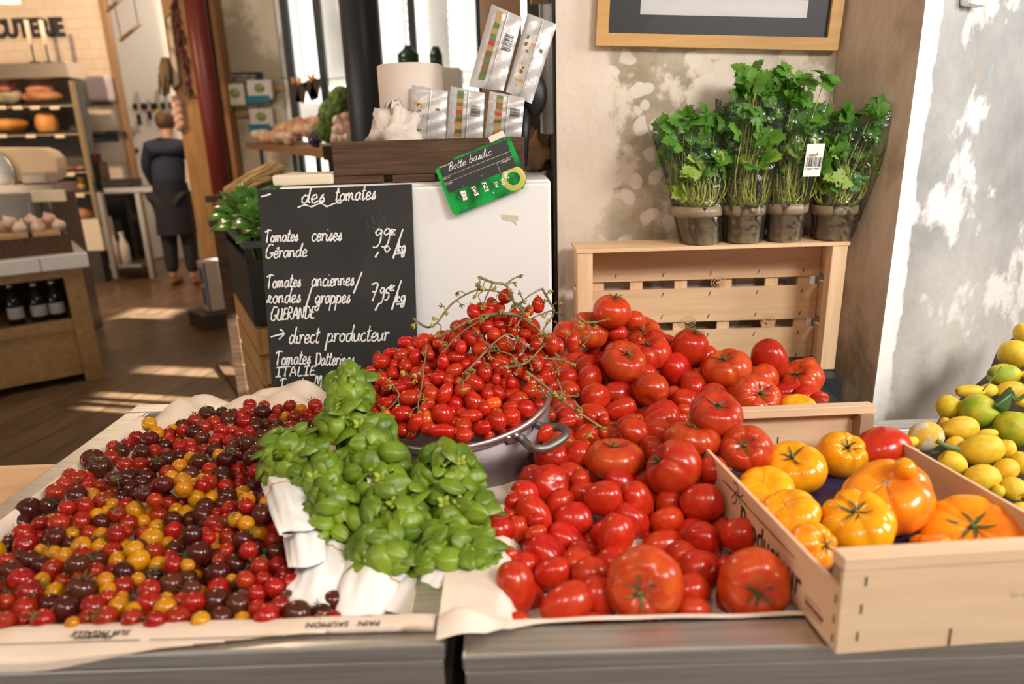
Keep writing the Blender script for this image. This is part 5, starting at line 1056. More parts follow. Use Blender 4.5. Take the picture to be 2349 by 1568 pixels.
# ================================================================== POT OF DATTERINI
PC = onY(1046, 903, 1.12); PN = np.array([-0.075, -0.16, 1.0]); PN /= np.linalg.norm(PN); PRm = frame_from(PN, (0, 1, 0)); PR = 0.166; PH = 0.125
pot = thing('cooking_pot', 'old aluminium cooking pot heaped with datterini tomatoes', 'pot', PC)
M_ALU = mat('worn_aluminium', (0.20, 0.155, 0.165), 0.5, 0.8, col2=(0.30, 0.25, 0.26), nscale=9, stretch=(1, 1, 3), bump=0.05, rough2=0.55)
M_ALB = mat('bright_aluminium', (0.62, 0.60, 0.58), 0.32, 0.95)
MB().lathe([(0.0, -PH), (PR*0.90, -PH), (PR*0.945, -PH+0.008), (PR*0.985, -0.012), (PR*0.965, -0.012), (PR*0.925, -PH+0.010), (0.0, -PH+0.006)], 72, PC, PRm).build('body', M_ALU, pot)
MB().lathe([(PR*0.962, -0.013), (PR*1.0, -0.013), (PR*1.022, -0.006), (PR*1.022, 0.001), (PR*0.998, 0.003), (PR*0.962, -0.002)], 72, PC, PRm).build('rim', M_ALB, pot)
def onpot(px, py, out=0.0):     # point on the outer pot wall seen at this pixel
    v = PRm.T @ ray(px, py); c = PRm.T @ (CAM-PC); R = PR*0.985+out; A = v[0]**2+v[1]**2; B = 2*(c[0]*v[0]+c[1]*v[1]); C = c[0]**2+c[1]**2-R*R; D = B*B-4*A*C
    t = (-B-math.sqrt(max(D, 0)))/(2*A); return CAM + ray(px, py)*t
hn = thing  # handle
M_HND = mat('cast_handle', (0.24, 0.23, 0.22), 0.45, 0.9)
hb = [onpot(x, y, 0.002) for x, y in ((1152, 1003), (1168, 990), (1190, 988), (1202, 996), (1190, 1010), (1165, 1016))]
hc = sum(hb)/len(hb); hnrm = hc-PC; hnrm -= PN*(hnrm @ PN); hnrm /= np.linalg.norm(hnrm)
hd = MB(); a0 = onpot(1192, 1000, 0.006); a1 = onpot(1232, 975, 0.006); hd.tube(smoothpts([a0, a0+hnrm*0.018-PN*0.006, atD(1226, 1028, 1.015), atD(1256, 1026, 1.02), atD(1292, 1004, 1.04), atD(1298, 988, 1.06), atD(1284, 979, 1.08), atD(1258, 980, 1.09), a1], 5), 0.0068, 12); h_ = hd.build('handle', M_HND, pot)
MB().slab(hb, hnrm*0.003).build('bracket', M_ALB, h_)
rv = MB()
for x, y in ((1166, 1003), (1184, 998)): rv.ball(onpot(x, y, 0.005), 0.0042, 12, 8)
rv.build('rivet', M_ALB, h_)
DT = """1645,230,44,52,35 1862,290,40,55,0 1428,335,42,52,-20 1700,380,44,62,0 1760,395,38,50,-10 1802,330,28,36,0 1822,440,52,56,0 1450,420,42,52,60 1520,440,44,46,0 1600,425,28,36,85 1440,475,34,38,0 1405,515,44,56,-25 1565,490,44,46,20 1342,575,37,50,8 1487,587,46,70,80 1640,560,52,60,90 1300,540,40,48,0 1272,515,36,46,20 1190,545,40,46,0 968,540,38,52,85 1085,540,52,68,70 872,615,36,54,85 945,630,48,56,40 1115,600,40,48,0 1035,645,42,64,20 815,675,46,56,80 785,655,36,44,0 1222,675,40,58,0 1300,643,36,52,88 1130,625,34,36,0 1300,732,46,60,60 970,700,44,46,0 885,750,37,42,0 732,780,38,42,0 810,790,48,52,0 740,730,30,40,80 1195,785,46,60,85 1040,760,44,54,10 860,840,42,56,65 665,850,38,45,0 748,890,48,60,10 697,970,45,48,0 840,955,44,60,70 780,980,44,54,60 1005,915,52,78,85 1140,890,54,58,0 1235,885,48,76,25 1355,865,46,56,70 1420,810,52,84,-58 1502,745,51,66,-5 1612,675,46,66,-55 1575,700,34,40,0 1580,790,30,38,0 1683,815,31,42,0 1607,730,34,40,60 1520,890,44,50,0 1592,885,42,56,-20 1310,958,58,72,0 1430,945,56,76,-25 1560,960,50,58,60,O 1690,895,46,60,85 1728,930,54,66,60 1812,872,52,62,60 1780,990,58,63,0 1866,970,42,50,0 948,1025,56,78,85 1035,1088,46,66,25 1112,1068,46,66,5,O 1220,1030,66,76,-40 1410,1040,46,80,85 1590,1072,58,64,0 1682,1045,60,64,40 1358,1112,60,64,0 1487,1120,46,62,60 1208,1140,46,92,88 935,1138,36,52,85 838,1042,34,48,5,O2 770,1025,38,42,0 1950,550,52,70,-8 2008,570,30,50,0 2095,540,43,72,8 1890,612,28,36,0 1850,690,44,52,0 1770,660,30,40,0 1920,765,56,68,50 1782,775,28,30,0 1450,680,38,44,0 1375,690,34,40,40 1100,820,38,48,0 930,850,36,50,60 1260,800,36,44,0 1650,750,36,44,30 1720,720,36,46,0 1850,560,40,50,0 1740,560,40,52,30 1600,640,30,38,0 1230,590,36,44,0 1010,590,38,48,0 900,700,36,44,0 1120,960,42,52,30 1680,980,44,56,80 1500,990,40,48,0 1090,1000,36,44,0 905,920,36,50,70 985,820,42,48,0"""
def dd(px, py): return lerpf(py, [(620, 1.205), (700, 1.20), (800, 1.165), (900, 1.115), (950, 1.085), (1000, 1.05)]) + 0.05*((px-1046)/215)**2
DI = []
for s in DT.split():
    q = s.split(','); x, y, a, b, ang = [float(t) for t in q[:5]]; px, py = 600+x/2.936, 600+y/2.936
    DI.append(dict(px=px, py=py, a=a/2.936*1.07, b=b/2.936*1.07, r=math.sqrt(a*b)/2.936*1.0, d=dd(px, py), ang=math.radians(ang), o=len(q) > 5))
DPOLY = [(850, 850), (930, 790), (1050, 735), (1130, 690), (1200, 730), (1270, 800), (1262, 912), (1190, 982), (1100, 1003), (1000, 1010), (900, 995), (820, 930)]
fl = fillers(DI, DPOLY, 1.6, lambda y: lerpf(y, [(700, 14), (1000, 18)]), 0.9, dd, 21, 0.06)
for f in fl: f.update(a=f['r']*0.9, b=f['r']*1.15, ang=random.Random(f['px']).uniform(0, 3), o=False)
DI += fl
A7 = lambda x, y: (600+x/2.936, 600+y/2.936)
for x, y, a, b, ang, dep, lab in ((1905, 1155, 44, 72, 40, 1.035, 'small datterini tomato caught inside the pot handle'), (1940, 1030, 44, 48, 0, 1.20, 'small datterini tomato fallen right of the pot rim'), (2060, 1080, 36, 64, 80, 1.16, 'datterini tomato with yellow calyx on the big tomatoes'), (2215, 1040, 44, 60, -60, 1.17, 'datterini tomato lying by the thick vine end'), (2305, 1065, 40, 46, 0, 1.16, 'small round datterini beside the vine tip'), (2300, 1150, 36, 44, 0, 1.12, 'small datterini tomato below the vine tip')):
    px, py = A7(x, y); DI.append(dict(px=px, py=py, a=a/2.936, b=b/2.936, r=math.sqrt(a*b)/2.936*0.9, d=dep, ang=math.radians(ang), o=False, lab=lab, fix=True))
for x, y, a, b, ang, lab in ((655, 420, 58, 64, 0, 'tiny tomato squeezed between dimpled and wide big tomatoes'), (215, 575, 52, 66, 0, 'tiny datterini standing beside the basil below the pot'), (365, 690, 46, 60, 80, 'tiny tomato lying on the soft plum one beside the basil'), (370, 770, 48, 76, 70, 'tiny tomato above the slanting front plum tomato'), (190, 915, 44, 60, 80, 'tiny tomato behind the upright front plum tomato'), (690, 210, 44, 52, 0, 'tiny tomato left of the wide ribbed beefsteak'), (250, 1350, 60, 80, 80, 'tiny dark tomato low at the front paper edge'), (720, 1350, 52, 92, 80, 'tiny tomato low between front plum and biggest beefsteak'), (190, 660, 34, 46, 60, 'tiny tomato tip behind the soft tomato by the basil')):
    px, py = A3(x, y); DI.append(dict(px=px, py=py, a=a/2.851, b=b/2.851, r=math.sqrt(a*b)/2.851*0.9, d=red_depth(px, py)-0.012, ang=math.radians(ang), o=False, lab=lab, fix=True))
relax(DI, 90, 0.84, -0.02, 0.035)
for n, i in enumerate(DI):
    g_ = random.Random(n+77); s = i['d']/F; ax = img_dir(i['ang'], g_.uniform(-0.25, 0.2)); ax = ax if g_.random() < 0.75 or i['ang'] == 0 else -ax; f = frame_from(ax, RIGHT if abs(ax @ RIGHT) < 0.8 else UP)
    px, py = i['px'], i['py']
    zt_ = 'at the top among the dry vines' if py < 760 else ('on the left slope of the heap' if px < 900 else ('by the front rim of the pot' if py > 905 else ('at the right under the vines' if px > 1170 else 'in the middle of the pot heap')))
    lab = i.get('lab'); grp = None
    if i.get('fill'): lab = 'datterini tomato half hidden deep in the heap ' + zt_.replace(' of the heap', '').replace(' of the pot heap', ' of the pot'); grp = lab
    elif i['o']: lab = ('small orange datterini at the left end by the basil' if px < 900 else 'orange datterini tomato hanging at the front pot rim' if px < 1000 else 'orange datterini tomato lying in the pot right of centre')
    elif lab is None: lab = 'small glossy red datterini tomato ' + zt_; grp = 'datterini tomatoes ' + zt_
    place('datterini_tomato', DATO if i['o'] else DATT[n % 3], atD(px, py, i['d']), f, (i['a']*s, i['a']*s, i['b']*s), lab, 'tomato', grp, CAL_D[n % 3] if (i['ang'] == 0 or g_.random() < 0.35) and not i.get('fill') else None)
# dried trusses
VN = [([(1020, 380), (1110, 440), (1180, 410), (1240, 330), (1310, 260), (1420, 200), (1500, 190), (1600, 205), (1700, 270), (1760, 310)], 8, 'long arching dry vine over the left of the pot heap'),
      ([(1460, 100), (1560, 140), (1640, 155), (1690, 240), (1710, 290), (1790, 360)], 10, 'topmost dry vine with curled tips above the pot heap'),
      ([(1890, 180), (1940, 270), (1970, 340), (1920, 420), (1885, 480)], 9, 'forked dry vine holding the hanging tomato at right'),
      ([(1480, 362), (1660, 350), (1750, 375), (1830, 430), (1900, 492)], 13, 'thick dry stem lying across the top of heap'),
      ([(1180, 510), (1300, 450), (1400, 400), (1480, 372)], 7, 'thin dry stem sloping below the arching vine'),
      ([(1220, 610), (1290, 530), (1380, 450), (1490, 390)], 6, 'thin stem behind the left tomatoes of heap'),
      ([(1350, 760), (1440, 680), (1540, 570), (1650, 490), (1720, 520), (1810, 582)], 8, 'green-brown stem bent like a roof across the heap middle'),
      ([(1480, 625), (1560, 600), (1680, 625), (1750, 690), (1830, 640)], 6, 'wavy thin stem in the right middle of heap'),
      ([(1600, 715), (1720, 700), (1800, 668), (1900, 560)], 8, 'yellow-green stem rising right through the heap'),
      ([(1110, 560), (1090, 700), (1010, 780), (960, 740)], 6, 'hooked thin stem on the left slope of heap'),
      ([(1090, 720), (1080, 830), (1055, 960), (1065, 1010)], 6, 'thin stem hanging down to the orange tomato'),
      ([(1780, 740), (1900, 830), (1980, 900), (2100, 990), (2295, 1120)], 11, 'long thick vine reaching right over the big tomatoes'),
      ([(1885, 650), (2000, 660), (2105, 690)], 8, 'short cut vine pointing right over the pot rim'),
      ([(2130, 365), (2200, 410), (2330, 390)], 9, 'forked vine tip resting on the big back-left beefsteak'),
      ([(820, 870), (885, 850), (925, 905), (840, 1000), (735, 1030)], 6, 'thin curling stem at the left end of heap'),
      ([(1890, 905), (2000, 905), (2130, 902)], 8, 'straight green stem across the pale spotted tomato'),
      ([(1420, 690), (1380, 790), (1330, 795)], 6, 'thin stem with yellow calyx in the heap centre')]
BR = {0: [[(1310, 260), (1260, 300), (1240, 350)], [(1180, 410), (1210, 440), (1180, 500)], [(1500, 190), (1460, 230), (1500, 300)]], 1: [[(1640, 155), (1690, 118), (1740, 95)], [(1460, 100), (1470, 150), (1438, 240)], [(1560, 140), (1520, 220), (1490, 300)], [(1710, 290), (1760, 260), (1735, 215)]],
      2: [[(1890, 180), (1800, 230), (1740, 285)], [(1970, 340), (2080, 370), (2150, 425)], [(1965, 325), (1860, 362), (1800, 390)], [(1940, 270), (1905, 262)], [(1970, 400), (2050, 460), (2060, 480)]], 6: [[(1540, 570), (1500, 540), (1480, 500)], [(1720, 520), (1700, 580)]], 3: [[(1660, 350), (1700, 300)], [(1750, 375), (1720, 430)], [(1540, 355), (1480, 400)]],
      11: [[(1990, 790), (2030, 890)], [(2100, 930), (2150, 1000)], [(1980, 900), (1900, 880), (1880, 840)], [(1900, 830), (1850, 850)]], 13: [[(2200, 410), (2205, 500), (2168, 560)], [(2200, 500), (2140, 530)]], 12: [[(2000, 660), (1980, 630)], [(1950, 655), (1940, 700), (1990, 740)]], 8: [[(1720, 700), (1690, 660)], [(1800, 668), (1820, 720)]]}
def vd(px, py): return dd(px, py) - (0.028 if py > 705 else 0.02) if px < 1275 else (1.17 if py < 860 else lerpf(py, [(860, 1.16), (990, 1.09)]))
for k, (pts, w, lab) in enumerate(VN):
    g_ = random.Random(k+3); P = [A7(*p) for p in pts]
    if k == 13: dz = lambda x, y: 1.29
    elif k == 11: dz = lambda x, y: lerpf(x, [(1200, 1.11), (1260, 1.09), (1400, 1.075)])
    elif k == 15: dz = lambda x, y: 1.13
    else: dz = vd
    ex = lambda q: [atD(x, y, dz(x, y)) for x, y in q]
    Q = smoothpts(ex(P), 5); v_ = thing('tomato_vine', lab, 'vine', Q[0]); r0 = w/2.936*1.15/F*0.9
    MB().tube(Q, [r0*(1.15-0.45*i/len(Q)) for i in range(len(Q))], 7).build('stem', M_VINE, v_)
    sb = MB(); ca = MB(); tips = []
    for b in BR.get(k, []):
        q = smoothpts(ex([A7(*p) for p in b]), 4); sb.tube(q, [r0*(0.75-0.35*i/len(q)) for i in range(len(q))], 6); tips.append(q[-1])
    for i in range(3, len(Q)-1, 4):   # little fruit stalks and curls along the stem
        d_ = RIGHT*g_.uniform(-1, 1)+UP*g_.uniform(-1, 1)-FWD*0.4; d_ /= np.linalg.norm(d_); L_ = g_.uniform(0.008, 0.02)
        q = smoothpts([Q[i], Q[i]+d_*L_*0.6+UP*0.002, Q[i]+d_*L_-UP*0.004], 3); sb.tube(q, 0.0009, 5); tips.append(q[-1])
    tips.append(Q[-1])
    for t in tips:
        ca = MB(); ax = np.array([g_.uniform(-1, 1), g_.uniform(-1, -0.2), g_.uniform(-1, 1)]); f = frame_from(ax); n_ = g_.randrange(4, 6); a0 = g_.uniform(0, 6)
        for j in range(n_):
            a = a0+2*PI*j/n_; L_ = g_.uniform(0.006, 0.011); pp = []
            for u in range(7):
                s = u/6; cu = s*s*g_.uniform(2.5, 4); pp.append(t + f @ np.array([math.cos(a)*L_*s*math.cos(cu*0.5), math.sin(a)*L_*s*math.cos(cu*0.5), L_*0.5*math.sin(cu)]))
            ca.tube(pp, [0.0011, 0.0014, 0.0014, 0.0012, 0.001, 0.0008, 0.0004], 5)
        ca.build('curled_calyx', M_CALD, v_)
    if sb.v: sb.build('side_shoots', M_VINE, v_)
# ================================================================== BASIL
M_BAS = leafmat('basil_leaf', (0.065, 0.140, 0.005), (0.21, 0.315, 0.016), 0.08, 0.38, nscale=14)
M_BTIP = leafmat('basil_tip', (0.34, 0.46, 0.04), (0.42, 0.50, 0.06), 0.25, 0.4)
M_STEM = mat('herb_stem', (0.16, 0.24, 0.04), 0.6)
def basil_leaf(mb, base, ax, n, L, wd_, cup, droop, mt=0):
    ax = ax/np.linalg.norm(ax); n = n - ax*(n @ ax); n /= np.linalg.norm(n); s_ = np.cross(ax, n); NU, NV = 6, 8
    V = []
    for j in range(NV+1):
        v = j/NV; w = wd_*(math.sin(PI*min(1, v**0.88))**0.58)*(1-0.12*v) + 0.0004
        for i in range(NU+1):
            u = i/NU*2-1
            hgt = cup*(1-(abs(u))**2.2)*wd_*1.1*math.sin(PI*(0.12+0.8*v)) - 0.20*wd_*math.exp(-(u/0.17)**2) + 0.05*wd_*math.sin(v*22+abs(u)*3)*(1-abs(u))*abs(u)
            V.append(base + ax*(L*v*(1-0.12*droop*v)) + s_*(w*u) + n*(hgt - droop*L*0.42*v*v))
    mb.add(V, [(j*(NU+1)+i, j*(NU+1)+i+1, (j+1)*(NU+1)+i+1, (j+1)*(NU+1)+i) for j in range(NV) for i in range(NU)], mt, True)
def basil(head, hr, d, n, seed, lab, neck=None, tip=None, nd=None, td=None, ww=34):
    g = random.Random(seed); c = atD(*head, d); R = hr*d/F; up = UP*0.55 - FWD*0.62 + RIGHT*g.uniform(-.15, .15); up /= np.linalg.norm(up); fr_ = frame_from(up, RIGHT)
    b = thing('basil_bunch', lab, 'basil', c)
    mb = MB(); st = MB()
    root = c - up*R*1.0 - np.array([0, 0, R*0.3])
    k = 0
    pos = []
    n = int(n*0.88)
    for q in range(n):
        for tr_ in range(8):      # spread the leaves evenly over a low dome
            rr = math.sqrt(g.random()); a = g.uniform(0, 2*PI)
            if all((rr*math.cos(a)-x)**2+(rr*math.sin(a)-y)**2 > (1.25/math.sqrt(n))**2 for x, y in pos): break
        pos.append((rr*math.cos(a), rr*math.sin(a)))
        out = fr_ @ np.array([math.cos(a), math.sin(a), 0]); lift = g.uniform(-0.32, 0.40)
        p = c + fr_ @ np.array([rr*math.cos(a)*R*1.05, rr*math.sin(a)*R*1.05, R*(0.55*(1-rr*rr)-0.15+lift*1.3)])
        tw = g.uniform(-1.3, 1.3) if rr > 0.35 else g.uniform(-3, 3)
        ax = out*math.cos(tw) + np.cross(up, out)*math.sin(tw) + up*(g.uniform(-0.35, 0.9)-0.5*rr)
        nn = up*1.0 + out*(0.9*rr+g.uniform(-0.2, 0.4)) - FWD*0.35 + np.array([g.uniform(-.85, .85), g.uniform(-.85, .85), g.uniform(-.85, .85)])
        L_ = g.uniform(0.030, 0.047)*(1-0.12*(rr < 0.3)); p = p - ax/np.linalg.norm(ax)*L_*0.45
        basil_leaf(mb, p, ax, nn, L_, L_*g.uniform(0.31, 0.40), g.uniform(0.3, 0.75), g.uniform(0.2, 1.1))
        if q % 3 == 0: st.tube(smoothpts([root + fr_ @ np.array([g.uniform(-.2, .2)*R, g.uniform(-.2, .2)*R, 0]), c-up*R*0.3+out*R*rr*0.6, p], 3), 0.0013, 5)
    for q in range(int(n*(0.22 if neck else 0.5))):   # lower skirt of leaves round the side
        a = 2*PI*(q+g.random()*0.6)/(n*0.7); out = fr_ @ np.array([math.cos(a), math.sin(a), 0]); p = c + out*R*g.uniform(0.75, 1.05) - up*R*g.uniform(0.1, 0.5)
        L_ = g.uniform(0.028, 0.042); ax = out*g.uniform(0.3, 1)-up*g.uniform(0.2, 1.0); basil_leaf(mb, p-ax*L_*0.3, ax, out+up*0.5-FWD*0.3, L_, L_*g.uniform(0.27, 0.34), g.uniform(0.3, 0.6), g.uniform(0.2, 0.9))
    mb.build('leaves', M_BAS, b)
    tp_ = MB()
    for q in range(2):
        a = q*2.4+seed; o = c + up*R*0.60 + fr_ @ np.array([math.cos(a)*R*0.5, math.sin(a)*R*0.5, 0])*(q > 0)
        for w in range(4): basil_leaf(tp_, o, fr_ @ np.array([math.cos(w*1.57+q), math.sin(w*1.57+q), 0.9]), up, 0.012, 0.0035, 0.5, 0.3)
    tp_.build('young_tips', M_BTIP, b); st.build('stems', M_STEM, b)
    if neck:
        nk = atD(*neck, nd); ti = atD(*tip, td); A = nk-ti; L_ = np.linalg.norm(A); f = frame_from(A, (0, 0, 1)); rw = ww*nd/F; sd = seed*1.3
        def wrap(u, v):
            a = 2*PI*u; r = rw*(0.80+0.36*v-0.07*math.exp(-((v-0.70)/0.05)**2))*(1+0.07*math.sin(5*a+sd+3*v)+0.05*math.sin(9*a+2*sd)+0.04*math.sin(17*a+v*6)*v)
            fl_ = (0.62 + 0.38*v)*(0.06+0.94*min(1, v/0.30)**0.7)
            z = L_*v*1.05 + (0.010*math.sin(3*a+sd)*v*v) + 0.006*math.sin(2*a+sd)*(1-v)
            return nk - A + f @ np.array([math.cos(a)*r, math.sin(a)*r*fl_, z])
        w_ = MB().grid(wrap, 48, 22); wo = w_.build('paper_wrap', M_PAPER, b)
        def band(v, off): return [wrap(k/40, v+0.02*math.sin(2*PI*k/40+off)) + (wrap(k/40, v)-(nk-A+(f @ np.array([0, 0, L_*v*1.05]))))*0.03 for k in range(41)]
        MB().tube(band(0.70, sd), 0.0011, 6, caps=False).build('rubber_band', mat('rubber_band_tan', (0.55, 0.34, 0.14), 0.6), wo)
BD = lambda py: lerpf(py, [(860, 1.06), (1000, 1.01), (1080, 0.965), (1190, 0.90), (1290, 0.845), (1340, 0.82)])
for k, (hx, hy, hr, n, lab, nk, tp2, ww) in enumerate((
    (795, 885, 46, 36, 'tall basil bunch at the back between chalkboard and pot', None, None, 0), (785, 962, 52, 40, 'basil bunch behind, just under the tall one', None, None, 0), (845, 1008, 52, 40, 'basil bunch touching the left pot rim', (846, 1040), (870, 1110), 26),
    (666, 1040, 62, 46, 'leftmost basil bunch over the cherry tomatoes', (654, 1112), (684, 1218), 42), (742, 1088, 66, 48, 'basil bunch right of the leftmost one', (700, 1188), (708, 1296), 44), (862, 1095, 74, 54, 'basil bunch in the upper middle below the pot', None, None, 0),
    (1020, 1085, 72, 54, 'basil bunch right in front of the pot wall', None, None, 0), (765, 1178, 66, 48, 'basil bunch above the left white paper cone', (778, 1272), (694, 1392), 58), (915, 1180, 82, 60, 'central basil bunch of the basil bed', None, None, 0),
    (1058, 1175, 72, 54, 'basil bunch beside the big red tomatoes', None, None, 0), (880, 1268, 68, 50, 'front basil bunch in the middle white paper wrap', (868, 1312), (812, 1415), 64), (1010, 1268, 76, 54, 'front basil bunch in the right white paper wrap', (1040, 1345), (938, 1420), 84), (1092, 1292, 58, 44, 'front right basil bunch against the plum tomatoes', None, None, 0))):
    d = BD(hy); basil((hx, hy), hr, d, n, k+31, lab, nk, tp2, (d+0.0) if nk else None, (BD(tp2[1])-0.02 if tp2[1] < 1340 else 0.785) if nk else None, ww)
# one long leaf hanging over the left cone
# ================================================================== PARSLEY POTS
M_PAR = leafmat('parsley_leaf', (0.06, 0.20, 0.015), (0.14, 0.33, 0.03), 0.25, 0.5, nscale=30)
M_PARY = leafmat('parsley_pale', (0.22, 0.36, 0.04), (0.34, 0.44, 0.06), 0.25, 0.5, nscale=30)
M_PST = mat('parsley_stem', (0.42, 0.42, 0.06), 0.5)
M_POT = mat('taupe_plastic', (0.25, 0.185, 0.11), 0.4, col2=(0.32, 0.24, 0.155), nscale=14)
def parsley_leaf(mb, c, ax, n, L, g, mt=0):
    ax = ax/np.linalg.norm(ax); n = n-ax*(n @ ax); n /= np.linalg.norm(n)+1e-9; s = np.cross(ax, n)
    for lobe, (rot, sc, off) in enumerate(((0, 1.0, 0.30), (0.95, 0.78, 0.12), (-0.95, 0.78, 0.12))):
        d = ax*math.cos(rot)+s*math.sin(rot); e = np.cross(d, n); o = c + ax*off*L*0.3; Ls = L*sc*0.75
        out = [(0, 0.02), (0.18, 0.09), (0.30, 0.36), (0.38, 0.30), (0.46, 0.54), (0.56, 0.36), (0.66, 0.48), (0.74, 0.26), (0.86, 0.32), (0.92, 0.12), (1.06, 0.0)]
        up = [(a, b) for a, b in out]; V = []; cup = g.uniform(0.0, 0.5)
        P = lambda a, b: o + d*(a*Ls) + e*(b*Ls*0.95) + n*(cup*abs(b)*Ls*0.5 - 0.28*a*a*Ls)
        for a, b in up: V += [P(a, b), P(a, 0) - n*0.0006, P(a, -b)]
        m = len(up); mb.add(V, [(3*i, 3*i+1, 3*i+4, 3*i+3) for i in range(m-1)] + [(3*i+1, 3*i+2, 3*i+5, 3*i+4) for i in range(m-1)], mt, True)
M_FILM = film('cellophane', (0.965, 0.985, 0.965), 0.0, 0.10, 0.9, 26, haze=0.01)
PZ = SZ1 + 0.0085
for k, (bx0, bx1, by, rx0, rx1, ry, lx0, lx1, ly, sx0_, sx1_, sy, lab) in enumerate((
    (1567, 1645, 566, 1540, 1653, 470, 1515, 1655, 262, 1500, 1660, 292, 'potted parsley in cellophane, shortest and leftmost on the crate'), (1664, 1738, 566, 1657, 1755, 468, 1645, 1815, 172, 1648, 1815, 225, 'potted parsley in cellophane, tall second pot from left'),
    (1760, 1828, 564, 1756, 1852, 464, 1760, 1945, 165, 1752, 1905, 240, 'potted parsley with the white barcode label, third pot from left'), (1868, 1942, 565, 1866, 1966, 468, 1885, 2062, 248, 1880, 2083, 262, 'potted parsley with flared open sleeve, nearest the grey pier'))):
    g = random.Random(k+50); Y = 1.548
    b0 = onY((bx0+bx1)/2, by, Y); rr0 = (bx1-bx0)/2*b0[1]/F*1.02; r1 = onY((rx0+rx1)/2, ry, Y); rr1 = (rx1-rx0)/2*r1[1]/F*1.0
    x0 = b0[0]; hz = r1[2]-PZ; dx = r1[0]-b0[0]
    t = thing('potted_parsley', lab, 'plant', (x0, Y, PZ))
    sk = lambda z: np.array([dx*z/hz, 0, 0])
    po = MB()
    prof_ = [(0.001, 0.004), (rr0*0.9, 0.004), (rr0*0.94, 0.0), (rr0, 0.001), (rr0*0.55+rr1*0.42, hz*0.70), (rr1*0.94, hz*0.74), (rr1, hz*0.78), (rr1, hz), (rr1*0.95, hz), (rr1*0.90, hz*0.9), (0.001, hz*0.9)]
    nb = len(po.v); po.lathe(prof_, 36, (x0, Y, PZ)); po.v = [(v[0]+dx*(v[2]-PZ)/hz, v[1], v[2]) for v in po.v]; po.build('pot', M_POT, t)
    so = MB().lathe([(0.001, hz*0.92), (rr1*0.90, hz*0.91)], 24, (x0+dx*0.9, Y, PZ)); so.build('soil', mat('potting_soil', (0.03, 0.02, 0.012), 0.95, bump=0.6, bscale=90), t)
    lv = MB(); ly_ = MB(); stm = MB(); top = onY((lx0+lx1)/2, ly, Y); Hh = top[2]-PZ-hz; cx1 = top[0]; hw0 = rr1*0.75; hw1 = (lx1-lx0)/2*Y/F*0.92
    for q in range(38):
        a = g.uniform(0, 2*PI); rr = math.sqrt(g.random()); v = min(1.0, 0.20+0.83*((q+0.5)/38)**0.8); wv = hw0+(hw1-hw0)*v
        p = np.array([x0+dx+(cx1-x0-dx)*v + rr*wv*math.cos(a), Y + rr*min(wv, 0.055)*math.sin(a), PZ+hz+Hh*v*(1-0.10*rr)])
        base = np.array([x0+dx+rr1*0.6*rr*math.cos(a), Y+rr1*0.6*rr*math.sin(a), PZ+hz*0.92])
        mid = base*0.55+p*0.45 + np.array([g.uniform(-.022, .022), g.uniform(-.015, .010), -0.2*(p[2]-base[2])*g.random()])
        stm.tube(smoothpts([base, mid, p], 5), 0.0011, 5)
        for w in range(3):
            ax = np.array([math.cos(a)*rr+g.uniform(-.9, .9), math.sin(a)*rr*0.5+g.uniform(-.9, .5), g.uniform(-0.3, 0.9)]); nn = np.array([g.uniform(-.5, .5), -0.9, 0.6+g.uniform(-.3, .3)])
            parsley_leaf(ly_ if v < 0.55 and g.random() < 0.5 else lv, p+np.array([g.uniform(-.012, .012), g.uniform(-.012, .012), g.uniform(-.012, .012)]), ax, nn, g.uniform(0.032, 0.054), g)
    for q in range(24):
        a = g.uniform(0, 2*PI); base = np.array([x0+dx+rr1*0.7*math.cos(a), Y-abs(rr1*0.5*math.sin(a)), PZ+hz*0.95]); s_ = g.choice((-1, 1))
        stm.tube(smoothpts([base, base+np.array([s_*0.012, -0.01, 0.012]), base+np.array([s_*g.uniform(.01, .03), -0.006, Hh*g.uniform(.12, .3)]), base+np.array([s_*g.uniform(-.01, .03), 0, Hh*g.uniform(.35, .5)])], 5), 0.0012, 5)
    lv.build('leaves', M_PAR, t); ly_.build('pale_leaves', M_PARY, t); stm.build('stems', M_PST, t)
    sl = onY(sx0_, sy, Y)[0]; sr = onY(sx1_, sy, Y)[0]; szz = onY((sx0_+sx1_)/2, sy, Y)[2]-PZ
    def sleeve(u, v):
        a = 2*PI*u; z = szz*v; w0 = rr0*1.08; fx = ((sr-sl)/2*1.0); w = w0 + (fx-w0)*max(0, v)**1.15; cx = x0 + ((sl+sr)/2-x0)*v**1.1
        ry_ = min(w, 0.052)
        c_, s_ = math.cos(a), math.sin(a); c_ = math.copysign(abs(c_)**0.8, c_)
        wob = 1+0.05*math.sin(7*a+k)+0.04*math.sin(13*a+9*v)
        return (cx + w*c_*wob, Y + ry_*s_*wob*1.02, PZ+0.001+z + 0.012*v*math.sin(2*a+k))
    MB().grid(sleeve, 44, 18).build('cellophane_sleeve', M_FILM, t)
    if k == 2:
        ps = lambda x, y, dl=0: onY(x, y, Y-0.060-dl); lb_ = MB().slab([ps(x, y) for x, y in ((1852, 330), (1893, 329), (1880, 404), (1841, 405))], (0, -0.0006, 0)).build('barcode_label', mat('label_white', (0.80, 0.76, 0.72), 0.6), t)
        bc = MB()
        for i in range(15): x = 1852.5+i*2.55; w_ = g.choice((0.6, 1.1, 1.7)); bc.slab([ps(x, 361, .001), ps(x+w_, 361, .001), ps(x+w_-4, 382, .001), ps(x-4, 382, .001)], (0, -0.0003, 0))
        V, Fc = text_mesh('3 400267 100011', 0.0048, mat4(np.array([[1, 0, 0], [0, 0, -1.0], [0, 1, 0]]), ps(1864, 387, .0012)), 0.0001); bc.add(V, Fc); bc.build('barcode', M_INK, lb_)
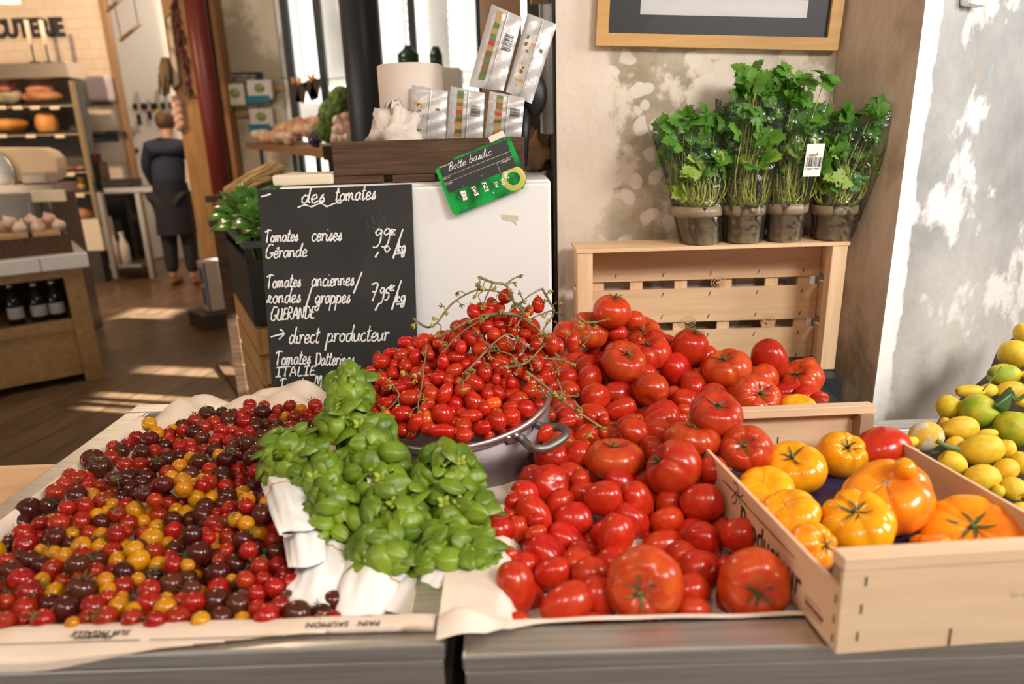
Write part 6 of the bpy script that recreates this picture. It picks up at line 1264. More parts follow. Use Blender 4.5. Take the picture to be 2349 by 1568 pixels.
# ================================================================== SHOP BEHIND
def bpx(mb, px0, py0, px1, py1, Y, depth, mt=0):
    c, s = plankbox(px0, py0, px1, py1, Y, depth); return mb.box(c, s, None, mt)
def one(name, mb, m, label, cat, group=None, bevel=0, **k): return mb.build(name, m, label=label, cat=cat, group=group, bevel=bevel, **k)
M_OAKY = wood('honey_oak', (0.36, 0.215, 0.085), (0.25, 0.14, 0.055), 0, 3, 0.55, 0.1)
# tiled counter with a bottle shelf
A0 = onY(192, 590, 4.05); A0[2] = 0; cu = np.array([-0.80, -0.60, 0]); cw_ = np.array([-0.60, 0.80, 0]); TZ = 0.785
Rc = np.stack([cu, -cw_, np.array([0, 0, 1.0])], 1)
if np.linalg.det(Rc) < 0: Rc[:, 1] *= -1
def cb_(mb, u0, u1, w0, w1, z0, z1, mt=0): return mb.box(A0 + cu*(u0+u1)/2 + cw_*(w0+w1)/2 + np.array([0, 0, (z0+z1)/2]), (u1-u0, w1-w0, z1-z0), Rc, mt)
tcn = thing('tiled_counter', 'wooden counter with white tiled top and bottle shelf at far left', 'counter', A0)
cb_(MB(), -0.02, 2.0, -0.03, 0.72, TZ-0.085, TZ).build('tiled_top', mat('white_tile', (0.74, 0.72, 0.70), 0.2), tcn, bevel=0.008)
for k in range(1, 9): cb_(MB(), 0.22*k-0.004, 0.22*k+0.004, -0.0308, -0.029, TZ-0.083, TZ-0.006).build('grout_line', mat('grout_grey', (0.35, 0.32, 0.29), 0.9), tcn)
for u in (0.02, 0.98): cb_(MB(), u, u+0.10, 0.0, 0.10, 0.0, TZ-0.086).build('corner_post', M_OAKY, tcn, bevel=0.004)
cb_(MB(), 0.12, 0.98, 0.01, 0.05, TZ-0.135, TZ-0.087).build('upper_rail', M_OAKY, tcn)
cb_(MB(), 0.12, 0.98, 0.01, 0.05, 0.335, 0.395).build('shelf_rail', M_OAKY, tcn)
cb_(MB(), 0.12, 0.98, 0.025, 0.045, 0.05, 0.334).build('front_panel', M_OAKY, tcn)
cb_(MB(), 0.035, 0.06, 0.10, 0.68, 0.03, TZ-0.087).build('side_panel', M_OAKY, tcn)
cb_(MB(), 0.061, 2.0, 0.05, 0.60, 0.36, 0.385).build('shelf', M_OAKY, tcn)
cb_(MB(), 0.061, 2.0, 0.60, 0.64, 0.03, TZ-0.087).build('back_panel', mat('dark_back', (0.012, 0.011, 0.010), 0.8), tcn)
def bottle(c, h, r, gm, lab, cap=M_BLACK, group=None):
    t = thing('bottle', lab, 'bottle', c, group=group)
    MB().lathe([(0.0, 0.0), (r, 0.003), (r, h*0.58), (r*0.85, h*0.66), (r*0.36, h*0.78), (r*0.36, h*0.93), (0, h*0.93)], 18, c).build('glass', gm, t)
    MB().lathe([(r*1.01, h*0.15), (r*1.01, h*0.42)], 18, c).build('label', mat('bottle_label', (0.45, 0.42, 0.38), 0.7), t)
    MB().lathe([(r*0.42, h*0.90), (r*0.42, h), (0, h)], 14, c).build('cap', cap, t)
M_GB = mat('brown_bottle_glass', (0.02, 0.012, 0.008), 0.12); M_GR = mat('red_juice_glass', (0.22, 0.04, 0.015), 0.15); M_GY = mat('yellow_juice_glass', (0.45, 0.30, 0.03), 0.2)
M_CAPS = mat('silver_cap', (0.5, 0.48, 0.46), 0.35, 0.8)
for u, h, gm, lab in ((0.84, 0.20, M_GY, 'yellow juice bottle at the left end of bottle shelf'), (0.70, 0.235, M_GB, 'dark bottle left of the red juice bottle on shelf'), (0.52, 0.25, M_GR, 'red juice bottle in the middle of the bottle shelf'), (0.385, 0.25, M_GB, 'dark bottle right of the red juice bottle on shelf'), (0.27, 0.24, M_GB, 'dark bottle near the right end of the bottle shelf'), (0.18, 0.24, M_GB, 'dark bottle at the right corner post of bottle shelf')):
    bottle(A0+cu*u+cw_*0.16+np.array([0, 0, 0.386]), h, 0.042, gm, lab, M_CAPS)
tr = MB(); cb_(tr, 0.04, 1.4, 0.06, 0.08, TZ+0.001, TZ+0.105); cb_(tr, 0.04, 0.06, 0.081, 0.40, TZ+0.001, TZ+0.105); cb_(tr, 0.061, 1.4, 0.381, 0.40, TZ+0.001, TZ+0.105); cb_(tr, 0.061, 1.4, 0.081, 0.38, TZ+0.001, TZ+0.012)
one('wooden_tray', tr, M_OAK, 'long dark wooden tray with egg boxes on the tiled counter', 'tray')
M_KB = mat('kraft_card', (0.46, 0.29, 0.15), 0.85, col2=(0.38, 0.23, 0.11), nscale=20)
for k, (u0, u1, lab) in enumerate(((0.74, 1.0, 'brown egg box at the left of the dark tray'), (0.46, 0.70, 'brown egg box in the middle of the dark tray'))):
    t = thing('egg_box', lab, 'box', A0+cu*u0+cw_*0.2); cb_(MB(), u0, u1, 0.10, 0.36, TZ+0.013, TZ+0.10).build('tray_half', M_KB, t, bevel=0.012); cb_(MB(), u0-0.004, u1+0.004, 0.098, 0.362, TZ+0.101, TZ+0.165).build('lid', M_KB, t, bevel=0.02)
for k, (u0, u1, lab) in enumerate(((0.24, 0.42, 'pale wooden punnet of white garlic left one on the tray'), (0.08, 0.22, 'pale wooden punnet of white garlic right one on the tray'))):
    cb_(MB(), u0, u1, 0.10, 0.34, TZ+0.013, TZ+0.13).build('punnet', wood('punnet_wood', (0.62, 0.40, 0.20), (0.52, 0.32, 0.15), 0, 4), label=lab, cat='punnet', bevel=0.004)
M_GAR = mat('garlic_skin', (0.80, 0.66, 0.54), 0.6, col2=(0.62, 0.38, 0.32), nscale=4, stretch=(3, 3, 0.6), vary=0.1)
def bulb(name, c, r, m, lab, cat, group, ax=(0, 0, 1), st=0.5):
    def fn(p, th, ph):
        q = p*(1+0.05*math.cos(6*ph)*math.sin(th)); q[2] *= 0.85; q[2] += st*math.exp(-(th/0.25)**2); return q
    return one(name, MB().ball(c, r, 16, 12, frame_from(ax), fn=fn), m, lab, cat, group)
g_ = random.Random(8)
for k in range(9): bulb('garlic_bulb', A0+cu*(0.08+0.032*k+0.006*(k % 2))+cw_*(0.14+0.07*(k % 3))+np.array([0, 0, TZ+0.155+0.035*(k % 3 == 1)]), 0.038, M_GAR, 'white garlic bulb heaped in the punnets on the tiled counter', 'garlic', 'garlic bulbs on the tiled counter', (g_.uniform(-.6, .6), g_.uniform(-.6, .2), 1))
stp_ = MB(); cb_(stp_, 0.52, 1.9, 0.40, 0.71, TZ+0.001, TZ+0.26); one('tiled_step', stp_, mat('white_tile', (0.74, 0.72, 0.70), 0.2), 'white tiled step block behind the egg boxes', 'counter')
sl_ = MB(); cb_(sl_, 0.50, 1.9, 0.38, 0.71, TZ+0.262, TZ+0.36); one('slate_tray', sl_, mat('slate_grey', (0.20, 0.20, 0.20), 0.6), 'grey slate tray of dried sausages on the tiled step', 'tray')
M_SAU = mat('sausage_skin', (0.42, 0.22, 0.10), 0.6, col2=(0.60, 0.42, 0.26), nscale=18, lo=0.4, hi=0.65)
for k in range(11):
    r_, l_ = k % 4, k//4; u = 0.56+0.095*r_+0.04*l_; z = TZ+0.395+0.055*l_; c = A0+cu*u+cw_*0.50+np.array([0, 0, z]); d_ = cu*0.10*(1 if k % 2 else -0.5)-cw_*0.10+np.array([0, 0, 0.02*(k % 3)])
    one('dried_sausage', MB().tube(smoothpts([c-d_, c-d_*0.3+np.array([0, 0, .008]), c+d_*0.5, c+d_], 4), [0.012, 0.03, 0.034, 0.035, 0.036, 0.036, 0.036, 0.036, 0.036, 0.034, 0.03, 0.026, 0.012], 10), M_SAU, 'flour-dusted dried sausage piled on the grey slate tray', 'sausage', 'dried sausages on the slate tray')
sg = thing('sign_card', 'blank cream sign card standing by the sausages', 'sign', onY(110, 460, 4.35)); bpx(MB(), 70, 436, 148, 463, 4.35, 0.02).build('card', mat('cream_card', (0.80, 0.68, 0.48), 0.6), sg, bevel=0.006); bpx(MB(), 100, 462, 106, 556, 4.362, 0.012).build('stand', M_DARK, sg)
gp = thing('glass_panel', 'small clear glass panel on the counter behind the garlic', 'panel', onY(100, 500, 4.45)); bpx(MB(), 68, 463, 118, 505, 4.45, 0.01).build('pane', film('counter_glass', (0.85, 0.83, 0.8), 0.03), gp); bpx(MB(), 66, 505, 120, 548, 4.445, 0.03).build('foot', mat('slate_grey', (0.20, 0.20, 0.20), 0.6), gp)
# meat slicer
SY = 5.0; sm_ = thing('meat_slicer', 'big cream meat slicer behind the sausages', 'slicer', onY(60, 420, SY))
M_CRM = mat('cream_enamel', (0.82, 0.62, 0.42), 0.4)
cq = [onY(x, y, SY) for x, y in ((-60, 338), (88, 338), (112, 346), (127, 362), (132, 384), (130, 405), (120, 414), (-60, 420))]
MB().slab(cq, (0, 0.12, 0)).build('guard', M_CRM, sm_, bevel=0.01)
bpx(MB(), 45, 396, 108, 424, SY-0.14, 0.13).build('housing', mat('steel_housing', (0.55, 0.47, 0.40), 0.3, 0.6), sm_, bevel=0.015)
bl_ = onY(-15, 395, SY-0.02); MB().lathe([(0.0, -0.012), (0.13, -0.01), (0.16, 0), (0.13, 0.008), (0.0, 0.01)], 40, bl_, np.array([[1, 0, 0], [0, 0, -1], [0, 1, 0]], float)).build('blade', M_STEEL, sm_)
bpx(MB(), -40, 424, 118, 446, SY-0.10, 0.3).build('base', mat('steel_housing', (0.55, 0.47, 0.40), 0.3, 0.6), sm_)
# low steel cupboard that carries slicer
one('steel_cupboard', bpx(MB(), -140, 446, 118, 860, SY-0.15, 0.5), mat('dull_steel', (0.20, 0.19, 0.18), 0.4, 0.7), 'dull steel cupboard under the cream meat slicer', 'cupboard')
# refrigerated display
DY = 7.25; dsp = thing('display_cabinet', 'refrigerated display cabinet with hams and loaves behind the counter', 'cabinet', onY(60, 575, DY))
bpx(MB(), -160, 146, 156, 183, DY-0.02, 0.30).build('hood', mat('warm_steel', (0.66, 0.58, 0.50), 0.25, 1.0), dsp, bevel=0.01)
bpx(MB(), -160, 183, 190, 505, DY+0.44, 0.04).build('back_panel', mat('cabinet_back', (0.10, 0.085, 0.07), 0.5), dsp)
up_ = [onY(156, 185, DY), onY(164, 185, DY), onY(232, 520, DY-0.0), onY(223, 520, DY-0.0)]; MB().slab(up_, (0, 0.05, 0)).build('upright', mat('brass_edge', (0.30, 0.235, 0.14), 0.35, 0.6), dsp)
MB().slab([onY(166, 187, DY+0.1), onY(172, 187, DY+0.1), onY(238, 520, DY+0.1), onY(232, 520, DY+0.1)], (0, 0.12, 0)).build('glass_side', mat('side_glass_dark', (0.03, 0.045, 0.04), 0.15), dsp)
M_SHF = mat('black_shelf', (0.02, 0.018, 0.016), 0.4); M_CARD = mat('price_card', (0.74, 0.64, 0.52), 0.7)
SHV = ((242, 172), (307, 187), (395, 204), (443, 214))
for k, (py, xr_) in enumerate(SHV):
    s_ = bpx(MB(), -160, py-3, xr_, py+4, DY+0.06, 0.36).build('shelf', M_SHF, dsp)
    bpx(MB(), -160, py+4, xr_, py+6, DY+0.055, 0.01).build('shelf_edge', mat('shelf_edge_strip', (0.55, 0.47, 0.36), 0.4), s_)
    for x in ((2, 40, 80, 125) if k == 0 else (4, 70, 137) if k == 1 else (60, 160) if k == 2 else (157, 182)): bpx(MB(), x-11, py+1, x+11, py+9, DY+0.045, 0.008).build('price_card', M_CARD, s_)
bpx(MB(), 150, 503, 232, 575, DY-0.02, 0.25).build('white_base', mat('white_lacquer', (0.72, 0.66, 0.58), 0.4), dsp)
bpx(MB(), -160, 503, 149, 690, DY+0.0, 0.45).build('lower_body', M_DARK, dsp)
bpx(MB(), 150, 576, 240, 690, DY-0.01, 0.24).build('plinth_grille', mat('grille_dark', (0.05, 0.045, 0.04), 0.5), dsp)
M_HAM = mat('ham_skin', (0.50, 0.26, 0.12), 0.45, col2=(0.24, 0.06, 0.03), nscale=7, lo=0.45, hi=0.6); M_HAM2 = mat('ham_cut', (0.40, 0.08, 0.05), 0.4, col2=(0.60, 0.30, 0.20), nscale=9)
def lump(name, px, py, rx, ry, Y, m, lab, cat, seed=1, ang=0, flat=0.8):
    c = onY(px, py, Y); s = Y/F*1.0; g = random.Random(seed); a = g.uniform(0, 6)
    def fn(p, th, ph): return p*(1+0.10*math.sin(2*ph+a)*math.sin(th)+0.06*math.cos(3*th+a)+0.04*math.sin(5*ph+2*a))
    return one(name, MB().ball(c, (rx*s, rx*s*flat, ry*s), 24, 16, rot3(0, ang, 0), fn=fn), m, lab, cat)
lump('ham', 8, 218, 32, 22, DY+0.25, mat('ham_dark', (0.13, 0.13, 0.07), 0.5, col2=(0.55, 0.48, 0.34), nscale=5), 'dark-rinded ham at the left of the top shelf', 'ham', 1)
lump('ham', 12, 200, 20, 12, DY+0.2, M_HAM2, 'cut red ham piece resting on the dark-rinded ham', 'ham', 2)
lump('ham', 98, 222, 36, 15, DY+0.22, M_HAM, 'brown cured ham at the right of the top shelf', 'ham', 3)
lump('ham', 92, 203, 24, 13, DY+0.22, M_HAM2, 'smaller ham piece on top of the brown cured ham', 'ham', 4)
M_LOAF = mat('loaf_crust', (0.72, 0.34, 0.10), 0.5, col2=(0.52, 0.20, 0.05), nscale=4)
lump('cured_loaf', 20, 288, 46, 15, DY+0.22, M_LOAF, 'long golden loaf on the second cabinet shelf', 'loaf', 5)
lump('cured_loaf', 108, 283, 26, 23, DY+0.22, M_LOAF, 'round golden loaf right of the long one', 'loaf', 6)
for k, x in enumerate((140, 163, 184)): lump('paste_tub', x, 386, 10, 5, DY+0.2, M_HAM, 'small dark dish on the third cabinet shelf', 'dish', 7+k)['group'] = 'small dishes on the third shelf'
M_JAR = mat('mustard_glass', (0.62, 0.38, 0.10), 0.3)
for k, x in enumerate((116, 134, 154, 172, 190)):
    c = onY(x, 436, DY+0.2); o = one('terrine_jar', MB().lathe([(0, 0), (0.035, 0), (0.042, 0.05), (0.042, 0.07), (0, 0.07)], 18, c), M_JAR, 'yellow-brown terrine jar in the row on the lowest shelf' if k < 4 else 'tall yellow jar stacked at the right end of lowest shelf', 'jar', 'terrine jars on the lowest shelf' if k < 4 else None)
    if k == 4: MB().lathe([(0, 0.071), (0.036, 0.071), (0.036, 0.13), (0.02, 0.15), (0, 0.15)], 18, c).build('upper_part', M_JAR, o)
lump('loaf_basket', 178, 492, 34, 13, DY-0.1+0.15, M_HAM, 'flat brown loaf on the white cabinet base', 'loaf', 20)
for k, x in enumerate((80, 113)):
    Yc = DY+0.2; t = thing('candle', ('left' if k == 0 else 'right') + ' one of two white candles on the cabinet hood', 'candle', onY(x, 140, Yc))
    bz = onY(x, 145, Yc); MB().tube([bz, bz+np.array([0, 0, 0.17])], 0.008, 10).lathe([(0, 0), (0.05, 0), (0.05, 0.012), (0.01, 0.02)], 18, bz).build('holder', M_DARK, t); MB().tube([bz+np.array([0, 0, 0.17]), bz+np.array([0, 0, 0.40])], 0.022, 14).build('wax', mat('wax', (0.86, 0.76, 0.64), 0.5), t)
lp = onY(8, 4, 5.2); t = thing('pendant_lamp', 'warm glowing pendant lamp at the top left', 'lamp', lp)
MB().lathe([(0.10, 0), (0.085, 0.05), (0.03, 0.10), (0.012, 0.12)], 24, lp).build('shade', mat('opal_shade', (0.85, 0.7, 0.5), 0.5, emit=(1.0, 0.62, 0.30), emit_s=2.2), t); MB().tube([lp+np.array([0, 0, 0.12]), (lp[0], lp[1], 3.5)], 0.006, 6).build('cord', M_BLACK, t)
# kitchen corner
KY = TY-0.13
d_ = thing('soap_dispenser', 'lilac-grey dispenser box on the tiled wall', 'dispenser', onY(222, 235, KY)); bpx(MB(), 194, 172, 250, 234, KY, 0.12).build('body', mat('lilac_plastic', (0.52, 0.46, 0.50), 0.35), d_, bevel=0.03); bpx(MB(), 208, 234, 246, 240, KY+0.02, 0.08).build('outlet', M_BLACK, d_)
one('wall_shelf', bpx(MB(), 206, 300, 272, 306, TY-0.16, 0.15).box(onY(239, 316, TY-0.012), (0.30, 0.02, 0.09)), M_DARK, 'dark little shelf rail on the tiled wall', 'shelf')
BY = 7.2; bn = thing('steel_workbench', 'steel workbench with dark open underside by the tiled wall', 'bench', onY(290, 640, BY))
bpx(MB(), 238, 430, 352, 441, BY, 0.62).build('worktop', mat('bench_steel', (0.34, 0.31, 0.28), 0.3, 0.9), bn)
for x0_, x1_ in ((240, 250), (326, 336)):
    for dy in (0.02, 0.52): bpx(MB(), x0_, 441, x1_, 640, BY+dy, 0.05).build('leg', mat('bench_steel', (0.34, 0.31, 0.28), 0.3, 0.9), bn)
bpx(MB(), 251, 606, 325, 613, BY+0.05, 0.5).build('lower_shelf', mat('bench_steel', (0.34, 0.31, 0.28), 0.3, 0.9), bn)
bpx(MB(), 251, 445, 325, 605, BY+0.50, 0.02).build('dark_back', M_BLACK, bn)
for k, x in enumerate((268, 290)):
    c = onY(x, 605, BY+0.2); t = thing('cleaning_bottle', ('left' if k == 0 else 'right') + ' white spray bottle under the steel workbench', 'bottle', c)
    MB().lathe([(0, 0), (0.055, 0.0), (0.058, 0.20), (0.03, 0.27), (0.022, 0.31), (0, 0.31)], 18, c).build('body', mat('milky_plastic', (0.62, 0.58, 0.54), 0.4), t); MB().box(c+np.array([0, 0, 0.33]), (0.03, 0.06, 0.04)).build('spray_head', M_WHITE, t)
kb_ = thing('knife_block', 'dark knife block with red handle on the workbench', 'knife block', onY(220, 428, BY+0.2)); bpx(MB(), 206, 372, 232, 429, BY+0.2, 0.16).build('block', mat('dark_walnut', (0.06, 0.028, 0.016), 0.5), kb_)
for k, x in enumerate((209, 216, 223)): bpx(MB(), x, 352, x+5, 373, BY+0.22, 0.03).build('knife_handle', mat('red_handle', (0.35, 0.04, 0.03), 0.4) if k == 1 else M_BLACK, kb_)
one('cutting_tray', bpx(MB(), 232, 412, 292, 429, BY+0.1, 0.3), M_BLACK, 'black low box on the steel workbench', 'box')
kr = thing('knife_rack', 'black magnetic bar with knives on the kitchen wall', 'knife rack', onY(345, 243, 8.78)); bpx(MB(), 304, 236, 392, 250, 8.77, 0.03).build('bar', M_BLACK, kr)
for x, y0_, y1_, y2_, hm in ((318, 208, 262, 287, M_BLACK), (342, 228, 255, 274, M_BLACK), (363, 205, 252, 280, mat('yellow_handle', (0.75, 0.48, 0.03), 0.4)), (382, 215, 258, 284, M_BLACK)):
    k_ = thing('knife', 'kitchen knife with ' + ('yellow' if hm != M_BLACK else 'black') + ' handle on the magnetic bar' + ('' if hm != M_BLACK else ', %s' % {318: 'longest and leftmost', 342: 'short one left of the yellow', 382: 'right of the yellow'}[x]), 'knife', onY(x, y1_, 8.74))
    bpx(MB(), x-4, y0_, x+3, y1_, 8.745, 0.006).build('blade', M_STEEL, k_); bpx(MB(), x-4, y1_, x+5, y2_, 8.735, 0.02).build('handle', hm, k_, bevel=0.006)
sp_ = onY(303, 300, 8.76); one('round_scourer', MB().ball(sp_, (0.05, 0.03, 0.05), 16, 10), mat('scourer_grey', (0.35, 0.32, 0.28), 0.9), 'small grey round scourer hanging on the kitchen wall', 'scourer')
kn_ = onY(311, 345, 8.77); one('coat_hook', MB().ball(kn_, (0.035, 0.03, 0.035), 14, 10), M_BLACK, 'black round knob on the kitchen wall near the person', 'knob')
ap = onY(412, 265, 8.6); one('white_cloth', MB().grid(lambda u, v: (ap[0]-0.12+0.24*u+0.02*math.sin(8*v), 8.775+0.02*math.sin(12*u+2*v), ap[2]+0.25-0.55*v), 10, 12), mat('white_linen', (0.80, 0.77, 0.72), 0.9), 'white cloth hanging on the kitchen wall behind the person', 'cloth')
# hanging swing bars
for k, (x0_, y0_, x1_, y1_, Y) in enumerate(((276, 92, 320, 56, 6.0), (246, 24, 282, -6, 6.0))):
    a, b = onY(x0_, y0_, Y-0.2), onY(x1_, y1_, Y+0.2); t = thing('hanging_bar', ('lower' if k == 0 else 'upper') + ' wooden bar hanging on ropes before the white kitchen wall', 'hanging bar', (a+b)/2)
    MB().tube([a, b], 0.016, 10).build('bar', wood('bar_wood', (0.46, 0.30, 0.14), (0.36, 0.22, 0.09), 0, 4), t)
    for q, off in ((a+(b-a)*0.06, -0.06), (a+(b-a)*0.94, -0.02)): MB().tube([q, (q[0]+off, q[1], 3.5)], 0.005, 6).build('rope', mat('hemp_rope', (0.48, 0.36, 0.24), 0.9), t)
# things on the wooden post
py_ = 6.20; pf = thing('small_picture', 'narrow framed picture fixed on the wooden post', 'picture', onY(395, 200, py_)); MB().slab([onY(x, y, py_) for x, y in ((377, 40), (392, 28), (414, 192), (398, 208))], (0, 0.025, 0)).build('frame', wood('picture_oak', (0.22, 0.14, 0.07), (0.16, 0.10, 0.05), 2, 4), pf); MB().slab([onY(x, y, py_-0.003) for x, y in ((382, 44), (391, 36), (410, 190), (400, 199))], (0, 0.003, 0)).build('print', mat('faded_print', (0.55, 0.45, 0.36), 0.7), pf)
g_ = random.Random(4); ch = thing('chilli_garland', 'long garland of dried dark red chillies hanging on the wooden post', 'garland', onY(425, 0, 6.16)); cm = MB(); sl = [(400, -30), (408, 40), (418, 90), (426, 150), (436, 200), (444, 222)]
rp = MB().tube([onY(x, y, 6.17) for x, y in sl], 0.008, 6); rp.build('string', mat('hemp_rope', (0.48, 0.36, 0.24), 0.9), ch)
for k in range(84):
    t_ = k/84; yy = -30+252*t_; xx = lerpf(yy, [(b, a) for a, b in sl]); c = onY(xx, yy, 6.14); a = g_.uniform(0, 6); L_ = g_.uniform(0.05, 0.085); d_ = np.array([math.cos(a)*0.7, -0.35+0.2*math.sin(a), -0.65]); d_ /= np.linalg.norm(d_)
    MB().tube(smoothpts([c, c+d_*L_*0.5+np.array([0, -0.01, 0.01]), c+d_*L_], 3), [0.006, 0.013, 0.014, 0.012, 0.009, 0.006, 0.003], 6).build('chilli', mat('dried_chilli', (0.09, 0.018, 0.012), 0.4, vary=0.3), ch)
hb_ = thing('herb_bundle', 'grey-brown dried herb bundle hanging left of the wooden post', 'herbs', onY(382, 130, 6.25)); hm_ = MB()
for k in range(40):
    a = g_.uniform(0, 6); c = onY(378+8*math.cos(a), 132, 6.2); e = onY(380+16*math.cos(a)*g_.random()+g_.uniform(-4, 8), 205+g_.uniform(-25, 18), 6.2+0.08*math.sin(a)); hm_.tube([c, (c+e)/2+np.array([0.01*math.cos(a), 0.0, 0]), e], [0.004, 0.012, 0.006], 5)
hm_.build('stalks', mat('dried_herb', (0.17, 0.12, 0.07), 0.9), hb_)
for k in range(9): one('garlic_bulb', MB().ball(onY(402+6*(k % 2)+k*1.2, 228+8*k, 6.22), 0.034, 14, 10), M_GAR, 'pale garlic bulb in the plait hanging beside the post', 'garlic', 'garlic bulbs in the hanging plait')
# person at the bench, seen from behind
def skin(name, pts, edges, m, parent=None, sub=2):
    me = bpy.data.meshes.new(name); me.from_pydata([p[:3] for p in pts], edges, []); o = bpy.data.objects.new(name, me); COL.objects.link(o); me.materials.append(m)
    md = o.modifiers.new('skin', 'SKIN'); md.use_smooth_shade = True
    for i, p in enumerate(pts):
        r = p[3] if hasattr(p[3], '__len__') else (p[3], p[3]); me.skin_vertices[0].data[i].radius = r; me.skin_vertices[0].data[i].use_root = (i == 0)
    s = o.modifiers.new('sub', 'SUBSURF'); s.levels = sub; s.render_levels = sub
    if parent is not None: o.parent = parent
    return o
pfoot = onZ(402, 632, 0.0); PO = np.array([pfoot[0], 7.0, 0]); PO[0] = onY(402, 500, 7.0)[0]
M_SKIN = mat('skin_tone', (0.52, 0.30, 0.21), 0.55); M_NAVY = mat('navy_knit', (0.008, 0.016, 0.045), 0.8); M_JEAN = mat('dark_trousers', (0.012, 0.013, 0.02), 0.8)
per = thing('person', 'person in navy sweater and dark trousers bending over the workbench, back turned', 'person', PO)
P_ = [(0, 0, 0.93, .135), (-0.01, 0.03, 1.10, (.14, .11)), (-0.02, 0.09, 1.27, (.15, .11)), (-0.03, 0.15, 1.40, (.11, .08)), (-0.035, 0.19, 1.46, .052), (-0.04, 0.22, 1.53, (.068, .075)), (-0.04, 0.24, 1.61, (.075, .09)), (-0.04, 0.24, 1.68, (.05, .06)),
      (-0.19, 0.13, 1.37, .065), (-0.27, 0.15, 1.19, .052), (-0.28, 0.27, 1.02, .042), (-0.25, 0.42, 0.95, .030), (-0.24, 0.48, 0.93, (.022, .035)), (0.15, 0.14, 1.36, .065), (0.24, 0.18, 1.17, .052), (0.21, 0.32, 1.03, .042), (0.14, 0.44, 0.96, .030), (0.12, 0.49, 0.94, (.022, .035)),
      (-0.09, 0.0, 0.86, .10), (-0.105, 0.02, 0.50, .068), (-0.11, -0.02, 0.10, .045), (-0.115, 0.09, 0.035, .035), (0.09, 0.0, 0.86, .10), (0.105, 0.0, 0.50, .068), (0.11, -0.04, 0.10, .045), (0.12, 0.07, 0.035, .035)]
E_ = [(0, 1), (1, 2), (2, 3), (3, 4), (4, 5), (5, 6), (6, 7), (3, 8), (8, 9), (9, 10), (10, 11), (11, 12), (3, 13), (13, 14), (14, 15), (15, 16), (16, 17), (0, 18), (18, 19), (19, 20), (20, 21), (0, 22), (22, 23), (23, 24), (24, 25)]
b_ = [(*q[:3], tuple(r*(0.5 if i in (0, 1, 2, 3) else 0.6 if i in (0, 1, 2, 3, 8, 9, 13, 14, 18, 19, 22, 23) else 0.9) for r in (q[3] if hasattr(q[3], '__len__') else (q[3],)*2))) for i, q in enumerate(P_)]
for hnd, sx in ((12, 1), (17, -1)):     # five fingers on each hand
    hx, hy, hz = P_[hnd][:3]
    for f_i, (ox, L_) in enumerate(((-0.030, 0.055), (-0.010, 0.068), (0.010, 0.064), (0.028, 0.050))):
        b_.append((hx+ox*sx, hy+0.04, hz-0.004, .009)); b_.append((hx+ox*sx*1.1, hy+0.04+L_*0.6, hz-0.012, .0085)); b_.append((hx+ox*sx*1.1, hy+0.04+L_, hz-0.030, .007)); n_ = len(b_); E_ += [(hnd, n_-3), (n_-3, n_-2), (n_-2, n_-1)]
    b_.append((hx+0.045*sx, hy+0.005, hz-0.01, .010)); b_.append((hx+0.06*sx, hy+0.04, hz-0.02, .008)); n_ = len(b_); E_ += [(hnd, n_-2), (n_-2, n_-1)]
skin('body', b_, E_, M_SKIN, per)
gx = lambda i, k=1.12, d=0.010: (*P_[i][:3], tuple(r*k+d for r in (P_[i][3] if hasattr(P_[i][3], '__len__') else (P_[i][3],)*2)))
sw_ = [gx(0, 1.12), gx(1), gx(2), gx(3, 1.05), (-0.033, 0.175, 1.435, .062), gx(8), gx(9), gx(10), (-0.257, 0.385, 0.962, .040), gx(13), gx(14), gx(15), (0.16, 0.41, 0.975, .040)]
skin('sweater', sw_, [(0, 1), (1, 2), (2, 3), (3, 4), (3, 5), (5, 6), (6, 7), (7, 8), (3, 9), (9, 10), (10, 11), (11, 12)], M_NAVY, per)
skin('trousers', [(0, 0, 0.95, .150), gx(18), gx(19), (-0.11, -0.02, 0.12, .062), gx(22), gx(23), (0.11, -0.04, 0.12, .062)], [(0, 1), (1, 2), (2, 3), (0, 4), (4, 5), (5, 6)], M_JEAN, per)
ag = lambda u, v: ((0.165+0.03*v)*math.sin(2*PI*(u-0.5)*0.86), 0.01-(0.150+0.04*v)*math.cos(2*PI*(u-0.5)*0.86)+0.006*math.sin(19*u), 1.03-0.50*v)
am = MB().grid(ag, 30, 10).mesh('apron', mat('dark_apron', (0.008, 0.010, 0.022), 0.85)); ao = bpy.data.objects.new('apron', am); COL.objects.link(ao); ao.parent = per
skin('apron_string', [(-0.15, 0.02, 0.99, .012), (-0.06, -0.135, 1.0, .012), (0.06, -0.135, 1.0, .012), (0.15, 0.02, 0.99, .012)], [(0, 1), (1, 2), (2, 3)], M_NAVY, per, 1)
M_HAIR = mat('brown_hair', (0.055, 0.028, 0.014), 0.6, col2=(0.11, 0.06, 0.03), nscale=12, stretch=(6, 6, 1))
def hairf(p, th, ph): return p*(1+0.03*math.sin(9*ph)+0.03*math.cos(11*th+3*ph))
o = MB().ball((-0.04, 0.215, 1.63), (0.092, 0.095, 0.10), 24, 16, rot3(0.35, 0, 0), fn=hairf).mesh('hair', M_HAIR); ho_ = bpy.data.objects.new('hair', o); COL.objects.link(ho_); ho_.parent = per
for s_, x, y in ((-1, -0.115, 0.06), (1, 0.12, 0.04)):
    sh = MB().ball((x, y-0.01, 0.04), (0.05, 0.13, 0.045), 18, 10).mesh('shoe', mat('brown_leather_shoe', (0.20, 0.075, 0.03), 0.5)); so_ = bpy.data.objects.new('shoe', sh); COL.objects.link(so_); so_.parent = per
